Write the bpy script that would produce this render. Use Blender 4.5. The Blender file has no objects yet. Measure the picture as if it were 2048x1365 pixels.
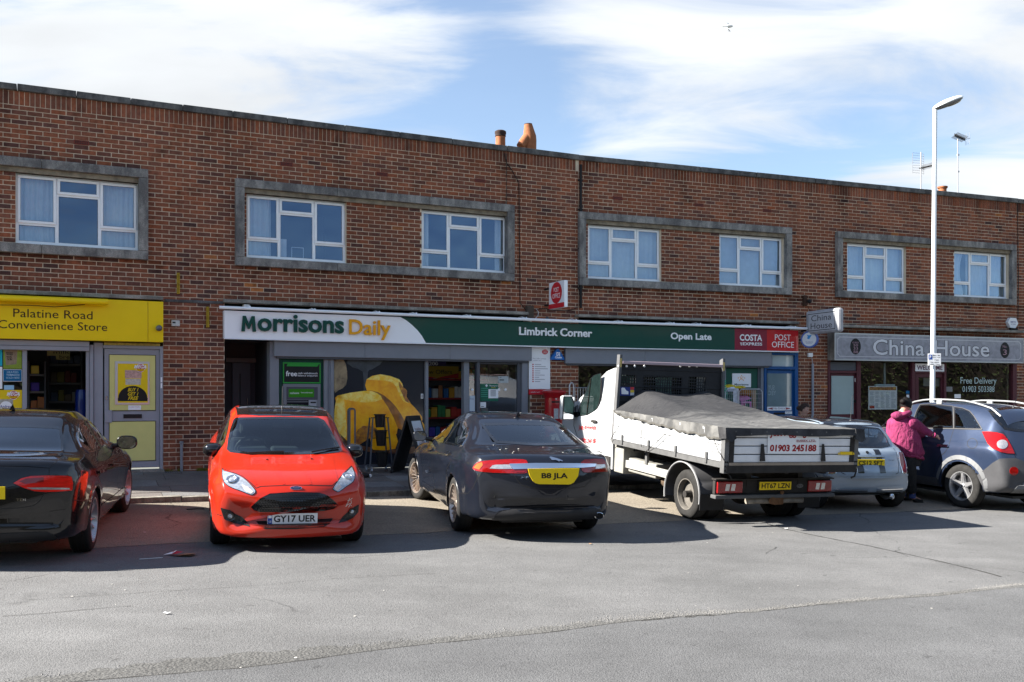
import bpy,bmesh,math,random
from mathutils import Vector,Matrix
from mathutils.bvhtree import BVHTree
random.seed(7)
R=math.radians
sc=bpy.context.scene
COL=sc.collection
# ---------------------------------------------------------------- camera
ZC,FPX=1.70,1930.0
cam=bpy.data.cameras.new('camera');camo=bpy.data.objects.new('camera',cam);COL.objects.link(camo)
camo.location=(0,0,ZC);camo.rotation_euler=(R(90),0,0)
cam.sensor_width=36;cam.lens=36*FPX/2048;cam.shift_y=0.0539;cam.clip_start=0.1;cam.clip_end=3000
sc.camera=camo
# ---------------------------------------------------------------- colour management, world, sun
sc.view_settings.view_transform='Standard';sc.view_settings.look='None'
sc.view_settings.gamma=1.0;sc.view_settings.use_curve_mapping=False
sc.view_settings.exposure=1.98
SAZ=Vector((.99,.12,0)).normalized();ELEV=R(35)
sun=bpy.data.lights.new('sun','SUN');suno=bpy.data.objects.new('sun',sun);COL.objects.link(suno)
sun.energy=5.0;sun.angle=R(0.55);sun.color=(1,.95,.87)
ldir=SAZ*math.cos(ELEV)+Vector((0,0,-math.sin(ELEV)))
suno.rotation_euler=ldir.to_track_quat('-Z','Y').to_euler();suno.location=(-20,-4,20)
W=bpy.data.worlds.new('World');sc.world=W;W.use_nodes=True
def build_world():
 nt=W.node_tree;N=nt.nodes;L=nt.links;N.clear()
 def nd(t,**k):
  n=N.new(t)
  for a,b in k.items():setattr(n,a,b)
  return n
 def mth(op,a,b=None,clamp=False):
  n=nd('ShaderNodeMath',operation=op,use_clamp=clamp)
  for i,v in enumerate((a,b)):
   if v is None:continue
   if isinstance(v,(int,float)):n.inputs[i].default_value=v
   else:L.new(v,n.inputs[i])
  return n.outputs[0]
 sky=nd('ShaderNodeTexSky',sky_type='NISHITA');sky.sun_disc=False
 sky.sun_elevation=ELEV;sky.sun_rotation=math.atan2(-SAZ.x,-SAZ.y)
 sky.air_density=1.0;sky.dust_density=.25;sky.ozone_density=2.2
 bg=nd('ShaderNodeBackground');L.new(sky.outputs[0],bg.inputs[0]);bg.inputs[1].default_value=.056
 tc=nd('ShaderNodeTexCoord');sep=nd('ShaderNodeSeparateXYZ');L.new(tc.outputs['Generated'],sep.inputs[0])
 x,y,z=sep.outputs
 zz=mth('ADD',mth('MAXIMUM',z,0.0),.22)
 cmb=nd('ShaderNodeCombineXYZ');L.new(mth('DIVIDE',x,zz),cmb.inputs[0]);L.new(mth('DIVIDE',y,zz),cmb.inputs[1])
 mp=nd('ShaderNodeMapping');L.new(cmb.outputs[0],mp.inputs[0]);mp.inputs['Scale'].default_value=(.62,1.15,1)
 mp.inputs['Rotation'].default_value=(0,0,R(-18));mp.inputs['Location'].default_value=(1.3,.4,0)
 n1=nd('ShaderNodeTexNoise');L.new(mp.outputs[0],n1.inputs['Vector']);n1.inputs['Scale'].default_value=2.6
 n1.inputs['Detail'].default_value=11;n1.inputs['Roughness'].default_value=.58;n1.inputs['Distortion'].default_value=.9
 # slow large-scale cover: thick on the left, a blue gap in the middle, thick again to the right
 ax=mth('DIVIDE',x,mth('ADD',mth('ABSOLUTE',y),.35));ez=mth('DIVIDE',z,mth('ADD',mth('ABSOLUTE',y),.35))
 def blob(cx,cz,sx,sz,amp,tilt=0):
  dx=mth('SUBTRACT',ax,cx);dz=mth('SUBTRACT',ez,cz)
  u=mth('DIVIDE',mth('ADD',dx,mth('MULTIPLY',dz,tilt)),sx);v=mth('DIVIDE',mth('SUBTRACT',dz,mth('MULTIPLY',dx,tilt)),sz)
  r2=mth('ADD',mth('MULTIPLY',u,u),mth('MULTIPLY',v,v))
  return mth('MULTIPLY',mth('POWER',2.718,mth('MULTIPLY',r2,-1)),amp)
 k=1/1.35
 s=blob(-.36*k,.33*k,.22,.12,.28)
 for b in[(-.01*k,.33*k,.05,.16,-.30,.25),(-.12*k,.28*k,.09,.02,-.16,.3),(.06*k,.21*k,.12,.04,-.20,0),
              (.34*k,.27*k,.13,.045,-.20,.1),(.2*k,.33*k,.11,.08,.16,0),(.5*k,.3*k,.09,.12,.26,0),(-.1*k,.21*k,.14,.03,.12,0),
              (.3*k,.17*k,.14,.03,-.1,0)]:
  s=mth('ADD',s,blob(*b))
 s=mth('ADD',s,mth('MULTIPLY',mth('MINIMUM',mth('ADD',y,.1),0),.34))  # clearer sky on the sunny side, as the upstairs windows mirror it
 s=mth('ADD',s,mth('MULTIPLY',mth('MAXIMUM',mth('SUBTRACT',z,.38),0),-.45))
 cov=mth('ADD',n1.outputs['Fac'],s)
 mr=nd('ShaderNodeMapRange');mr.interpolation_type='SMOOTHSTEP';L.new(cov,mr.inputs[0])
 mr.inputs[1].default_value=.36;mr.inputs[2].default_value=.76;mr.inputs[3].default_value=.12;mr.inputs[4].default_value=1.0
 n2=nd('ShaderNodeTexNoise');L.new(mp.outputs[0],n2.inputs['Vector']);n2.inputs['Scale'].default_value=2.6;n2.inputs['Detail'].default_value=6
 cr=nd('ShaderNodeMapRange');L.new(n2.outputs['Fac'],cr.inputs[0]);cr.inputs[1].default_value=.3;cr.inputs[2].default_value=.7
 cr.inputs[3].default_value=.225;cr.inputs[4].default_value=.285
 cb=nd('ShaderNodeBackground');cb.inputs[0].default_value=(.93,.965,1.0,1);L.new(cr.outputs[0],cb.inputs[1])
 mx=nd('ShaderNodeMixShader');L.new(mr.outputs[0],mx.inputs[0]);L.new(bg.outputs[0],mx.inputs[1]);L.new(cb.outputs[0],mx.inputs[2])
 o=nd('ShaderNodeOutputWorld');L.new(mx.outputs[0],o.inputs[0])
build_world()
# ---------------------------------------------------------------- scene-graph helpers
def tag(o,label=None,cat=None,group=None,kind=None):
 if label:o['label']=label
 if cat:o['category']=cat
 if group:o['group']=group
 if kind:o['kind']=kind
 return o
def thing(name,label,cat,M=None,group=None):
 o=bpy.data.objects.new(name,None);o.empty_display_size=.2;COL.objects.link(o)
 if M is not None:o.matrix_world=M
 return tag(o,label,cat,group)
def copy_tree(o,parent=None):
 c=o.copy();COL.objects.link(c)
 if parent is not None:c.parent=parent;c.matrix_parent_inverse=Matrix()
 for ch in list(o.children):copy_tree(ch,c)
 return c
class MB:
 """mesh builder, coordinates local to the owning thing; M is a current transform"""
 def __init__(s,M=None):s.v=[];s.f=[];s.m=[];s.t=[];s.M=M;s.mi=0;s.tone=0.5
 def add(s,vs,fs):
  b=len(s.v)
  for p in vs:
   p=Vector(p)
   s.v.append(tuple(s.M@p)if s.M is not None else tuple(p))
  for f in fs:s.f.append([b+i for i in f]);s.m.append(s.mi);s.t.append(s.tone)
  return s
 def box(s,x0,x1,y0,y1,z0,z1,skip=()):
  v=[(x0,y0,z0),(x1,y0,z0),(x1,y1,z0),(x0,y1,z0),(x0,y0,z1),(x1,y0,z1),(x1,y1,z1),(x0,y1,z1)]
  f={'b':(3,2,1,0),'t':(4,5,6,7),'f':(0,1,5,4),'r':(1,2,6,5),'k':(2,3,7,6),'l':(3,0,4,7)}
  return s.add(v,[q for k,q in f.items()if k not in skip])
 def rbox(s,x0,x1,y0,y1,z0,z1,r=.01):
  """box with chamfered edges"""
  r=min(r,(x1-x0)*.45,(y1-y0)*.45,(z1-z0)*.45)
  bm=bmesh.new();bmesh.ops.create_cube(bm,size=1)
  for v in bm.verts:v.co=Vector(((x0+x1)/2+v.co.x*(x1-x0),(y0+y1)/2+v.co.y*(y1-y0),(z0+z1)/2+v.co.z*(z1-z0)))
  bmesh.ops.bevel(bm,geom=bm.edges[:],offset=r,segments=2,affect='EDGES',profile=.5)
  s.bm(bm);bm.free();return s
 def bm(s,bm):
  bm.verts.ensure_lookup_table();bm.verts.index_update()
  s.add([v.co.copy()for v in bm.verts],[[v.index for v in f.verts]for f in bm.faces]);return s
 def quad(s,a,b,c,d):return s.add([a,b,c,d],[(0,1,2,3)])
 def rect(s,x0,x1,z0,z1,y):return s.quad((x0,y,z0),(x1,y,z0),(x1,y,z1),(x0,y,z1))
 def poly(s,pts,y=0.0,th=0.0):
  """polygon in x-z plane at y, thickness going +y"""
  n=len(pts);a=[(p[0],y,p[1])for p in pts]
  if th==0:return s.add(a,[tuple(range(n))])
  b=[(p[0],y+th,p[1])for p in pts]
  return s.add(a+b,[tuple(range(n)),tuple(reversed(range(n,2*n)))]+[(i,i+n,(i+1)%n+n,(i+1)%n)for i in range(n)])
 def disc(s,cx,cz,rx,rz,y,n=24,th=0.0):return s.poly([(cx+rx*math.cos(2*math.pi*i/n),cz+rz*math.sin(2*math.pi*i/n))for i in range(n)],y,th)
 def tube(s,pts,r,n=8,closed=False,cap=True):
  pts=[Vector(p)for p in pts];k=len(pts);rs=r if isinstance(r,(list,tuple))else[r]*k
  rings=[];up=None
  for i,p in enumerate(pts):
   if closed:d=(pts[(i+1)%k]-pts[i-1])
   else:d=pts[min(i+1,k-1)]-pts[max(i-1,0)]
   d.normalize()
   if up is None:
    up=d.orthogonal().normalized()
   up=(up-d*up.dot(d));
   if up.length<1e-5:up=d.orthogonal()
   up.normalize();sd=d.cross(up)
   rings.append([p+rs[i]*(up*math.cos(2*math.pi*j/n)+sd*math.sin(2*math.pi*j/n))for j in range(n)])
  vs=[q for rg in rings for q in rg];fs=[]
  for i in range(k if closed else k-1):
   a=i*n;b=((i+1)%k)*n
   for j in range(n):fs.append((a+j,a+(j+1)%n,b+(j+1)%n,b+j))
  if cap and not closed:fs.append(tuple(reversed(range(n))));fs.append(tuple(range((k-1)*n,k*n)))
  return s.add(vs,fs)
 def lathe(s,prof,n=24,axis='z',c=(0,0,0),a0=0,a1=2*math.pi,caps=True):
  """prof: list of (r, h)"""
  full=abs(a1-a0-2*math.pi)<1e-6;m=n if full else n+1;vs=[]
  for(r,h)in prof:
   for j in range(m):
    a=a0+(a1-a0)*j/n;p=(r*math.cos(a),r*math.sin(a),h)
    if axis=='y':p=(p[0],p[2],p[1])
    elif axis=='x':p=(p[2],p[0],p[1])
    vs.append((p[0]+c[0],p[1]+c[1],p[2]+c[2]))
  fs=[]
  for i in range(len(prof)-1):
   for j in range(n):
    jj=(j+1)%m;fs.append((i*m+j,i*m+jj,(i+1)*m+jj,(i+1)*m+j))
  if full and caps:
   if prof[0][0]>1e-6:fs.append(tuple(reversed(range(m))))
   if prof[-1][0]>1e-6:fs.append(tuple(range((len(prof)-1)*m,len(prof)*m)))
  return s.add(vs,fs)
 def ball(s,c,r,n=12,m=8):
  rr=r if isinstance(r,(tuple,list))else(r,r,r);vs=[];fs=[]
  for i in range(m+1):
   t=math.pi*i/m
   for j in range(n):a=2*math.pi*j/n;vs.append((c[0]+rr[0]*math.sin(t)*math.cos(a),c[1]+rr[1]*math.sin(t)*math.sin(a),c[2]+rr[2]*math.cos(t)))
  for i in range(m):
   for j in range(n):fs.append((i*n+j,(i+1)*n+j,(i+1)*n+(j+1)%n,i*n+(j+1)%n))
  return s.add(vs,fs)
 def mesh(s,name,mats,smooth=False):
  me=bpy.data.meshes.new(name);me.from_pydata(s.v,[],s.f)
  for m in mats:me.materials.append(m)
  if len(mats)>1:me.polygons.foreach_set('material_index',s.m)
  if len(set(s.t))>1 or(s.t and s.t[0]!=.5):
   at=me.attributes.new('tone','FLOAT','FACE');at.data.foreach_set('value',s.t)
  if smooth:me.polygons.foreach_set('use_smooth',[True]*len(me.polygons))
  me.update();return me
def obj(name,mb,mat,parent=None,label=None,smooth=False,cat=None,group=None,kind=None,loc=None,rot=None,M=None,angle=40):
 mats=mat if isinstance(mat,(list,tuple))else[mat]
 me=mb if isinstance(mb,bpy.types.Mesh)else mb.mesh(name,mats,smooth)
 if smooth and not isinstance(mb,bpy.types.Mesh):
  bm=bmesh.new();bm.from_mesh(me);bmesh.ops.remove_doubles(bm,verts=bm.verts,dist=1e-5)
  for e in bm.edges:
   if len(e.link_faces)==2 and e.calc_face_angle(0)>R(angle):e.smooth=False
  bm.to_mesh(me);bm.free()
 o=bpy.data.objects.new(name,me);COL.objects.link(o)
 if parent is not None:o.parent=parent
 if loc is not None:o.location=loc
 if rot is not None:o.rotation_euler=rot
 if M is not None:o.matrix_world=M
 return tag(o,label,cat,group,kind)
_txt={}
def text_geo(txt,bold=0.0,shear=0.0,spacing=1.0):
 key=(txt,bold,shear,spacing)
 if key not in _txt:
  cu=bpy.data.curves.new('lettering','FONT');cu.body=txt;cu.size=1;cu.offset=bold;cu.shear=shear;cu.space_character=spacing
  cu.resolution_u=3;cu.align_x='LEFT'
  ob=bpy.data.objects.new('lettering',cu);COL.objects.link(ob)
  dg=bpy.context.evaluated_depsgraph_get();me=bpy.data.meshes.new_from_object(ob.evaluated_get(dg))
  vs=[tuple(v.co)for v in me.vertices];fs=[tuple(p.vertices)for p in me.polygons]
  bpy.data.objects.remove(ob);bpy.data.curves.remove(cu);bpy.data.meshes.remove(me)
  x0=min(v[0]for v in vs);x1=max(v[0]for v in vs);y0=min(v[1]for v in vs);y1=max(v[1]for v in vs)
  _txt[key]=([((v[0]-x0)/(x1-x0),(v[1]-y0)/(y1-y0))for v in vs],fs)
 return _txt[key]
def put_text(mb,txt,x0,x1,z0,z1,y,bold=0.0,shear=0.0,spacing=1.0,th=0.0,mirror=False):
 """lettering filling the rectangle x0..x1, z0..z1 of the plane at y (front faces -y)"""
 vs,fs=text_geo(txt,bold,shear,spacing)
 P=[((x0+(x1-x0)*((1-a)if mirror else a)),y,z0+(z1-z0)*b)for a,b in vs]
 mb.add(P,fs)
 if th:
  n=len(P);P2=[(p[0],p[1]+th,p[2])for p in P];ec={}
  for f in fs:
   for i in range(len(f)):
    e=(f[i],f[(i+1)%len(f)]);ec[e]=1
  side=[(a,a+n,b+n,b)for(a,b)in ec if(b,a)not in ec]
  mb.add(P+P2,side)
 return mb
# ---------------------------------------------------------------- materials
MATS={}
def srgb(r,g,b):
 f=lambda c:(c/255/12.92 if c/255<=.04045 else((c/255+.055)/1.055)**2.4)
 return(f(r),f(g),f(b),1)
def pm(name,base,rough=.5,metal=0.0,var=0.0,vs=3.0,bump=0.0,bs=60.0,coat=0.0,emit=0.0,spec=.22,dark=None,det=4,aniso=None,trans=0.0,streak=None):
 if name in MATS:return MATS[name]
 m=bpy.data.materials.new(name);m.use_nodes=True;nt=m.node_tree;N=nt.nodes;L=nt.links
 b=N['Principled BSDF'];base=tuple(base)[:3]+(1,)
 b.inputs['Base Color'].default_value=base;b.inputs['Roughness'].default_value=rough;b.inputs['Metallic'].default_value=metal
 b.inputs['Coat Weight'].default_value=coat;b.inputs['Coat Roughness'].default_value=.03;b.inputs['Specular IOR Level'].default_value=spec
 if emit:b.inputs['Emission Color'].default_value=base;b.inputs['Emission Strength'].default_value=emit
 tc=N.new('ShaderNodeTexCoord')
 if var:
  mp=N.new('ShaderNodeMapping');L.new(tc.outputs['Object'],mp.inputs[0])
  if streak:mp.inputs['Scale'].default_value=streak
  n=N.new('ShaderNodeTexNoise');n.inputs['Scale'].default_value=vs;n.inputs['Detail'].default_value=det;n.inputs['Roughness'].default_value=.65
  L.new(mp.outputs[0],n.inputs['Vector'])
  mr=N.new('ShaderNodeMapRange');L.new(n.outputs['Fac'],mr.inputs[0]);mr.inputs[1].default_value=.3;mr.inputs[2].default_value=.7
  mx=N.new('ShaderNodeMix');mx.data_type='RGBA';L.new(mr.outputs[0],mx.inputs[0])
  dk=dark if dark else tuple(c*(1-var)for c in base[:3])
  mx.inputs[6].default_value=tuple(dk)[:3]+(1,);mx.inputs[7].default_value=base
  L.new(mx.outputs[2],b.inputs['Base Color'])
  mr2=N.new('ShaderNodeMapRange');L.new(n.outputs['Fac'],mr2.inputs[0]);mr2.inputs[3].default_value=min(1,rough*1.25);mr2.inputs[4].default_value=rough*.85
  L.new(mr2.outputs[0],b.inputs['Roughness'])
 if bump:
  n=N.new('ShaderNodeTexNoise');n.inputs['Scale'].default_value=bs;n.inputs['Detail'].default_value=3;L.new(tc.outputs['Object'],n.inputs['Vector'])
  bp=N.new('ShaderNodeBump');bp.inputs['Strength'].default_value=bump;bp.inputs['Distance'].default_value=.01
  L.new(n.outputs['Fac'],bp.inputs['Height']);L.new(bp.outputs[0],b.inputs['Normal'])
 MATS[name]=m;return m
def glass(name,tint=(.55,.6,.6),refl=1.0,op=.0,rough=0.0,wav=0.0,rc=(.95,.97,1)):
 """thin pane: fresnel reflection over tinted see-through"""
 if name in MATS:return MATS[name]
 m=bpy.data.materials.new(name);m.use_nodes=True;nt=m.node_tree;N=nt.nodes;L=nt.links;N.clear()
 tr=N.new('ShaderNodeBsdfTransparent');tr.inputs[0].default_value=tuple(tint)+(1,)
 gl=N.new('ShaderNodeBsdfGlossy');gl.inputs['Roughness'].default_value=rough;gl.inputs[0].default_value=tuple(rc)+(1,)
 fr=N.new('ShaderNodeFresnel');fr.inputs[0].default_value=1.52
 geo=N.new('ShaderNodeNewGeometry')
 mul=N.new('ShaderNodeMath');mul.operation='MULTIPLY';mul.use_clamp=True;mul.inputs[1].default_value=1.9*refl
 L.new(fr.outputs[0],mul.inputs[0])
 mx=N.new('ShaderNodeMixShader');L.new(mul.outputs[0],mx.inputs[0]);L.new(tr.outputs[0],mx.inputs[1]);L.new(gl.outputs[0],mx.inputs[2])
 # keep fresnel sane from the back of a one-sided pane
 vm=N.new('ShaderNodeMix');vm.data_type='FLOAT'
 L.new(geo.outputs['Backfacing'],vm.inputs[0]);vm.inputs[2].default_value=1.52;vm.inputs[3].default_value=1/1.52
 L.new(vm.outputs[0],fr.inputs[0])
 if wav:
  tc=N.new('ShaderNodeTexCoord');n=N.new('ShaderNodeTexNoise');n.inputs['Scale'].default_value=1.6;n.inputs['Detail'].default_value=1;L.new(tc.outputs['Object'],n.inputs['Vector'])
  bp=N.new('ShaderNodeBump');bp.inputs['Strength'].default_value=wav;bp.inputs['Distance'].default_value=.05;L.new(n.outputs['Fac'],bp.inputs['Height']);L.new(bp.outputs[0],gl.inputs['Normal'])
 o=N.new('ShaderNodeOutputMaterial');L.new(mx.outputs[0],o.inputs[0])
 MATS[name]=m;return m
# ================================================================ setting geometry: the street plan
PL0=Vector((-8.04,15.15,0));PJ=Vector((1.36,19.74,0));PR1=Vector((12.85,24.21,0))
def frame(o,d):
 d=d.normalized();n=Vector((-d.y,d.x,0))
 return Matrix(((d.x,n.x,0,o.x),(d.y,n.y,0,o.y),(0,0,1,0),(0,0,0,1)))
FL=frame(PL0,PJ-PL0);FR=frame(PJ,PR1-PJ)
ULJ=(PJ-PL0).length
ZT=6.63  # parapet height
def wp(F,px,py,y=0.0):
 """where the sight line of a photo pixel meets the wall plane (offset y into the wall): (u, z)"""
 Fi=F.inverted();c=Fi@Vector((0,0,ZC));r=Fi.to_3x3()@Vector(((px-1024)/FPX,1,-(py-793)/FPX))
 t=(y-c.y)/r.y;p=c+r*t
 return p.x,p.z
def fr(px):return FL if px<1157 else FR
def fu(F,px,y=0.0):return wp(F,px,793,y)[0]
def prof(v):  # height of the ground above the carriageway plane
 P=[(-.2,.316),(0,.316),(2.72,.158),(2.745,.150),(2.76,.085),(6.05,.0),(6.3,-.004),(9.5,.0),(60,.0)]
 if v<=P[0][0]:return P[0][1]
 for(a,b),(c,d)in zip(P,P[1:]):
  if v<=c:return b+(d-b)*(v-a)/(c-a)
 return 0
def wall_v(x,y):
 p=Vector((x,y,0));return min(-(FL.inverted()@p).y,-(FR.inverted()@p).y)
def gz(x,y):return.01-.02*max(-14,min(14,x))+prof(wall_v(x,y))
class Site:
 """a thing standing in a wall frame; its builders all work in frame coordinates (u, into wall, z)"""
 def __init__(s,name,label,cat,F,base,group=None):
  s.F=F;s.b=Vector(base);s.o=thing(name,label,cat,F@Matrix.Translation(s.b),group)
 def mb(s,F=None):
  M=Matrix.Translation(-s.b)
  if F is not None and F is not s.F:M=M@s.F.inverted()@F
  return MB(M)
 def part(s,name,mb,mat,parent=None,**k):return obj(name,mb,mat,parent or s.o,**k)
def px_text(mb,F,txt,p0,p1,y0,y1,y,**k):
 pm_=(p0+p1)/2
 return put_text(mb,txt,fu(F,p0,y),fu(F,p1,y),wp(F,pm_,y1,y)[1],wp(F,pm_,y0,y)[1],y,**k)
# ---------------------------------------------------------------- materials of the setting
def asphalt(name,base,lo,coarse=1.0,crack=True,seam=None,warm=(1,1,1),shw=.85):
 m=bpy.data.materials.new(name);m.use_nodes=True;nt=m.node_tree;N=nt.nodes;L=nt.links;b=N['Principled BSDF']
 b.inputs['Roughness'].default_value=shw;b.inputs['Specular IOR Level'].default_value=.15
 geo=N.new('ShaderNodeNewGeometry');P=geo.outputs['Position']
 def noise(s,d=3,r=.6,vec=P):
  n=N.new('ShaderNodeTexNoise');n.inputs['Scale'].default_value=s;n.inputs['Detail'].default_value=d;n.inputs['Roughness'].default_value=r;L.new(vec,n.inputs['Vector']);return n.outputs['Fac']
 def mr(v,a,c,d,e,clamp=True):
  n=N.new('ShaderNodeMapRange');n.clamp=clamp;L.new(v,n.inputs[0])
  for i,q in enumerate((a,c,d,e)):n.inputs[i+1].default_value=q
  return n.outputs[0]
 def mul(a,c,op='MULTIPLY'):
  n=N.new('ShaderNodeMath');n.operation=op
  for i,q in enumerate((a,c)):
   if isinstance(q,(int,float)):n.inputs[i].default_value=q
   else:L.new(q,n.inputs[i])
  return n.outputs[0]
 vo=N.new('ShaderNodeTexVoronoi');vo.inputs['Scale'].default_value=95/coarse;L.new(P,vo.inputs['Vector'])
 sp=N.new('ShaderNodeSeparateColor');L.new(vo.outputs['Color'],sp.inputs[0])
 stone=mr(sp.outputs[0],0,1,.88,1.12)
 gap=mr(vo.outputs['Distance'],.35,.75,1.0,.75)
 big=mr(noise(.35,5),.32,.68,.80,1.12);mid=mr(noise(2.2,5),.3,.7,.92,1.07);fine=mr(noise(26,4),.3,.7,.94,1.06)
 st=N.new('ShaderNodeMapping');L.new(P,st.inputs[0]);st.inputs['Rotation'].default_value=(0,0,R(-25));st.inputs['Scale'].default_value=(.25,2.6,1)
 lane=mr(noise(.8,3,.5,st.outputs[0]),.3,.7,.93,1.06)
 f=mul(mul(mul(stone,gap),mul(big,mid)),mul(fine,lane))
 if crack:
  wn=N.new('ShaderNodeTexNoise');wn.inputs['Scale'].default_value=1.6;wn.inputs['Detail'].default_value=5;L.new(P,wn.inputs['Vector'])
  va=N.new('ShaderNodeVectorMath');va.operation='MULTIPLY_ADD';va.inputs[1].default_value=(.5,.5,.5);L.new(wn.outputs['Color'],va.inputs[0]);L.new(P,va.inputs[2])
  vc=N.new('ShaderNodeTexVoronoi');vc.feature='DISTANCE_TO_EDGE';vc.inputs['Scale'].default_value=.16;L.new(va.outputs[0],vc.inputs['Vector'])
  cm=mr(vc.outputs['Distance'],.0005,.0022,.45,1.0);gate=mr(noise(.5,2),.5,.6,0,1)
  mixc=N.new('ShaderNodeMix');mixc.data_type='FLOAT';L.new(gate,mixc.inputs[0]);mixc.inputs[2].default_value=1.0;L.new(cm,mixc.inputs[3])
  f=mul(f,mixc.outputs[0])
 spot=mul(mr(noise(7,2,.5),.70,.76,1,.72),mr(noise(1.1,4,.6),.66,.74,1,.70));f=mul(f,spot)
 c=N.new('ShaderNodeVectorMath');c.operation='SCALE';c.inputs[0].default_value=tuple(base[i]*warm[i]for i in range(3));L.new(f,c.inputs['Scale'])
 L.new(c.outputs[0],b.inputs['Base Color'])
 bp=N.new('ShaderNodeBump');bp.inputs['Strength'].default_value=.45;bp.inputs['Distance'].default_value=.006*coarse
 hh=mul(mr(vo.outputs['Distance'],0,.8,1,0),mul(noise(60,2),1.2),'ADD');L.new(hh,bp.inputs['Height']);L.new(bp.outputs[0],b.inputs['Normal'])
 MATS[name]=m;return m
M_ROAD=asphalt('worn_asphalt',(.148,.147,.146),0)
M_ROAD2=asphalt('near_asphalt',(.122,.1225,.124),0,crack=False)
M_FRAY=asphalt('fretted_asphalt',(.118,.116,.111),0,coarse=1.9,crack=False)
M_BAY=asphalt('bay_chippings',(.25,.218,.175),0,coarse=1.6,crack=True)
M_PATCH=asphalt('dark_patch',(.07,.07,.072),0,crack=False)
def brick_mat():
 m=bpy.data.materials.new('brick');m.use_nodes=True;nt=m.node_tree;N=nt.nodes;L=nt.links;b=N['Principled BSDF']
 at=N.new('ShaderNodeAttribute');at.attribute_name='tone'
 cr=N.new('ShaderNodeValToRGB');L.new(at.outputs['Fac'],cr.inputs[0]);e=cr.color_ramp;e.interpolation='LINEAR'
 pts=[(0,(.050,.030,.028)),(.1,(.080,.042,.036)),(.22,(.135,.058,.044)),(.36,(.170,.070,.046)),(.5,(.205,.078,.048)),(.68,(.230,.084,.048)),(.82,(.260,.088,.046)),(.93,(.27,.078,.036)),(.965,(.32,.12,.05)),(1,(.44,.16,.05))]
 while len(e.elements)<len(pts):e.elements.new(.5)
 for el,(p,c)in zip(e.elements,pts):el.position=p;el.color=c+(1,)
 geo=N.new('ShaderNodeNewGeometry');P=geo.outputs['Position']
 n=N.new('ShaderNodeTexNoise');n.inputs['Scale'].default_value=18;n.inputs['Detail'].default_value=5;L.new(P,n.inputs['Vector'])
 mr=N.new('ShaderNodeMapRange');L.new(n.outputs['Fac'],mr.inputs[0]);mr.inputs[1].default_value=.3;mr.inputs[2].default_value=.7;mr.inputs[3].default_value=.74;mr.inputs[4].default_value=1.2
 n2=N.new('ShaderNodeTexNoise');n2.inputs['Scale'].default_value=.7;n2.inputs['Detail'].default_value=4;L.new(P,n2.inputs['Vector'])
 mr2=N.new('ShaderNodeMapRange');L.new(n2.outputs['Fac'],mr2.inputs[0]);mr2.inputs[1].default_value=.35;mr2.inputs[2].default_value=.65;mr2.inputs[3].default_value=.86;mr2.inputs[4].default_value=1.10
 # soot streaks that run down from the coping joints
 st=N.new('ShaderNodeMapping');L.new(P,st.inputs[0]);st.inputs['Scale'].default_value=(2.2,2.2,.22)
 n3=N.new('ShaderNodeTexNoise');n3.inputs['Scale'].default_value=1.3;n3.inputs['Detail'].default_value=5;L.new(st.outputs[0],n3.inputs['Vector'])
 sx=N.new('ShaderNodeSeparateXYZ');L.new(P,sx.inputs[0])
 zr=N.new('ShaderNodeMapRange');L.new(sx.outputs[2],zr.inputs[0]);zr.inputs[1].default_value=5.3;zr.inputs[2].default_value=6.6;zr.inputs[3].default_value=.0;zr.inputs[4].default_value=.22
 ad=N.new('ShaderNodeMath');ad.operation='ADD';L.new(n3.outputs['Fac'],ad.inputs[0]);L.new(zr.outputs[0],ad.inputs[1])
 sr=N.new('ShaderNodeMapRange');L.new(ad.outputs[0],sr.inputs[0]);sr.inputs[1].default_value=.64;sr.inputs[2].default_value=.92;sr.inputs[3].default_value=1;sr.inputs[4].default_value=.42
 z2=N.new('ShaderNodeMapRange');L.new(sx.outputs[2],z2.inputs[0]);z2.inputs[1].default_value=3.62;z2.inputs[2].default_value=3.94;z2.inputs[3].default_value=0;z2.inputs[4].default_value=.20
 lt_=N.new('ShaderNodeMath');lt_.operation='LESS_THAN';L.new(sx.outputs[2],lt_.inputs[0]);lt_.inputs[1].default_value=3.97;ml=N.new('ShaderNodeMath');ml.operation='MULTIPLY';L.new(z2.outputs[0],ml.inputs[0]);L.new(lt_.outputs[0],ml.inputs[1])
 n5=N.new('ShaderNodeTexNoise');n5.inputs['Scale'].default_value=2.6;n5.inputs['Detail'].default_value=6;L.new(P,n5.inputs['Vector']);a5=N.new('ShaderNodeMath');a5.operation='ADD';L.new(n5.outputs['Fac'],a5.inputs[0]);L.new(ml.outputs[0],a5.inputs[1])
 s5=N.new('ShaderNodeMapRange');L.new(a5.outputs[0],s5.inputs[0]);s5.inputs[1].default_value=.60;s5.inputs[2].default_value=.74;s5.inputs[3].default_value=1;s5.inputs[4].default_value=.50
 pr=None
 for v in(mr,mr2,sr,s5):
  if pr is None:pr=v.outputs[0];continue
  k=N.new('ShaderNodeMath');k.operation='MULTIPLY';L.new(pr,k.inputs[0]);L.new(v.outputs[0],k.inputs[1]);pr=k.outputs[0]
 sc_=N.new('ShaderNodeVectorMath');sc_.operation='SCALE';L.new(cr.outputs[0],sc_.inputs[0]);L.new(pr,sc_.inputs['Scale']);L.new(sc_.outputs[0],b.inputs['Base Color'])
 b.inputs['Roughness'].default_value=.85;b.inputs['Specular IOR Level'].default_value=.08
 bp=N.new('ShaderNodeBump');bp.inputs['Strength'].default_value=.5;bp.inputs['Distance'].default_value=.004
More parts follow.
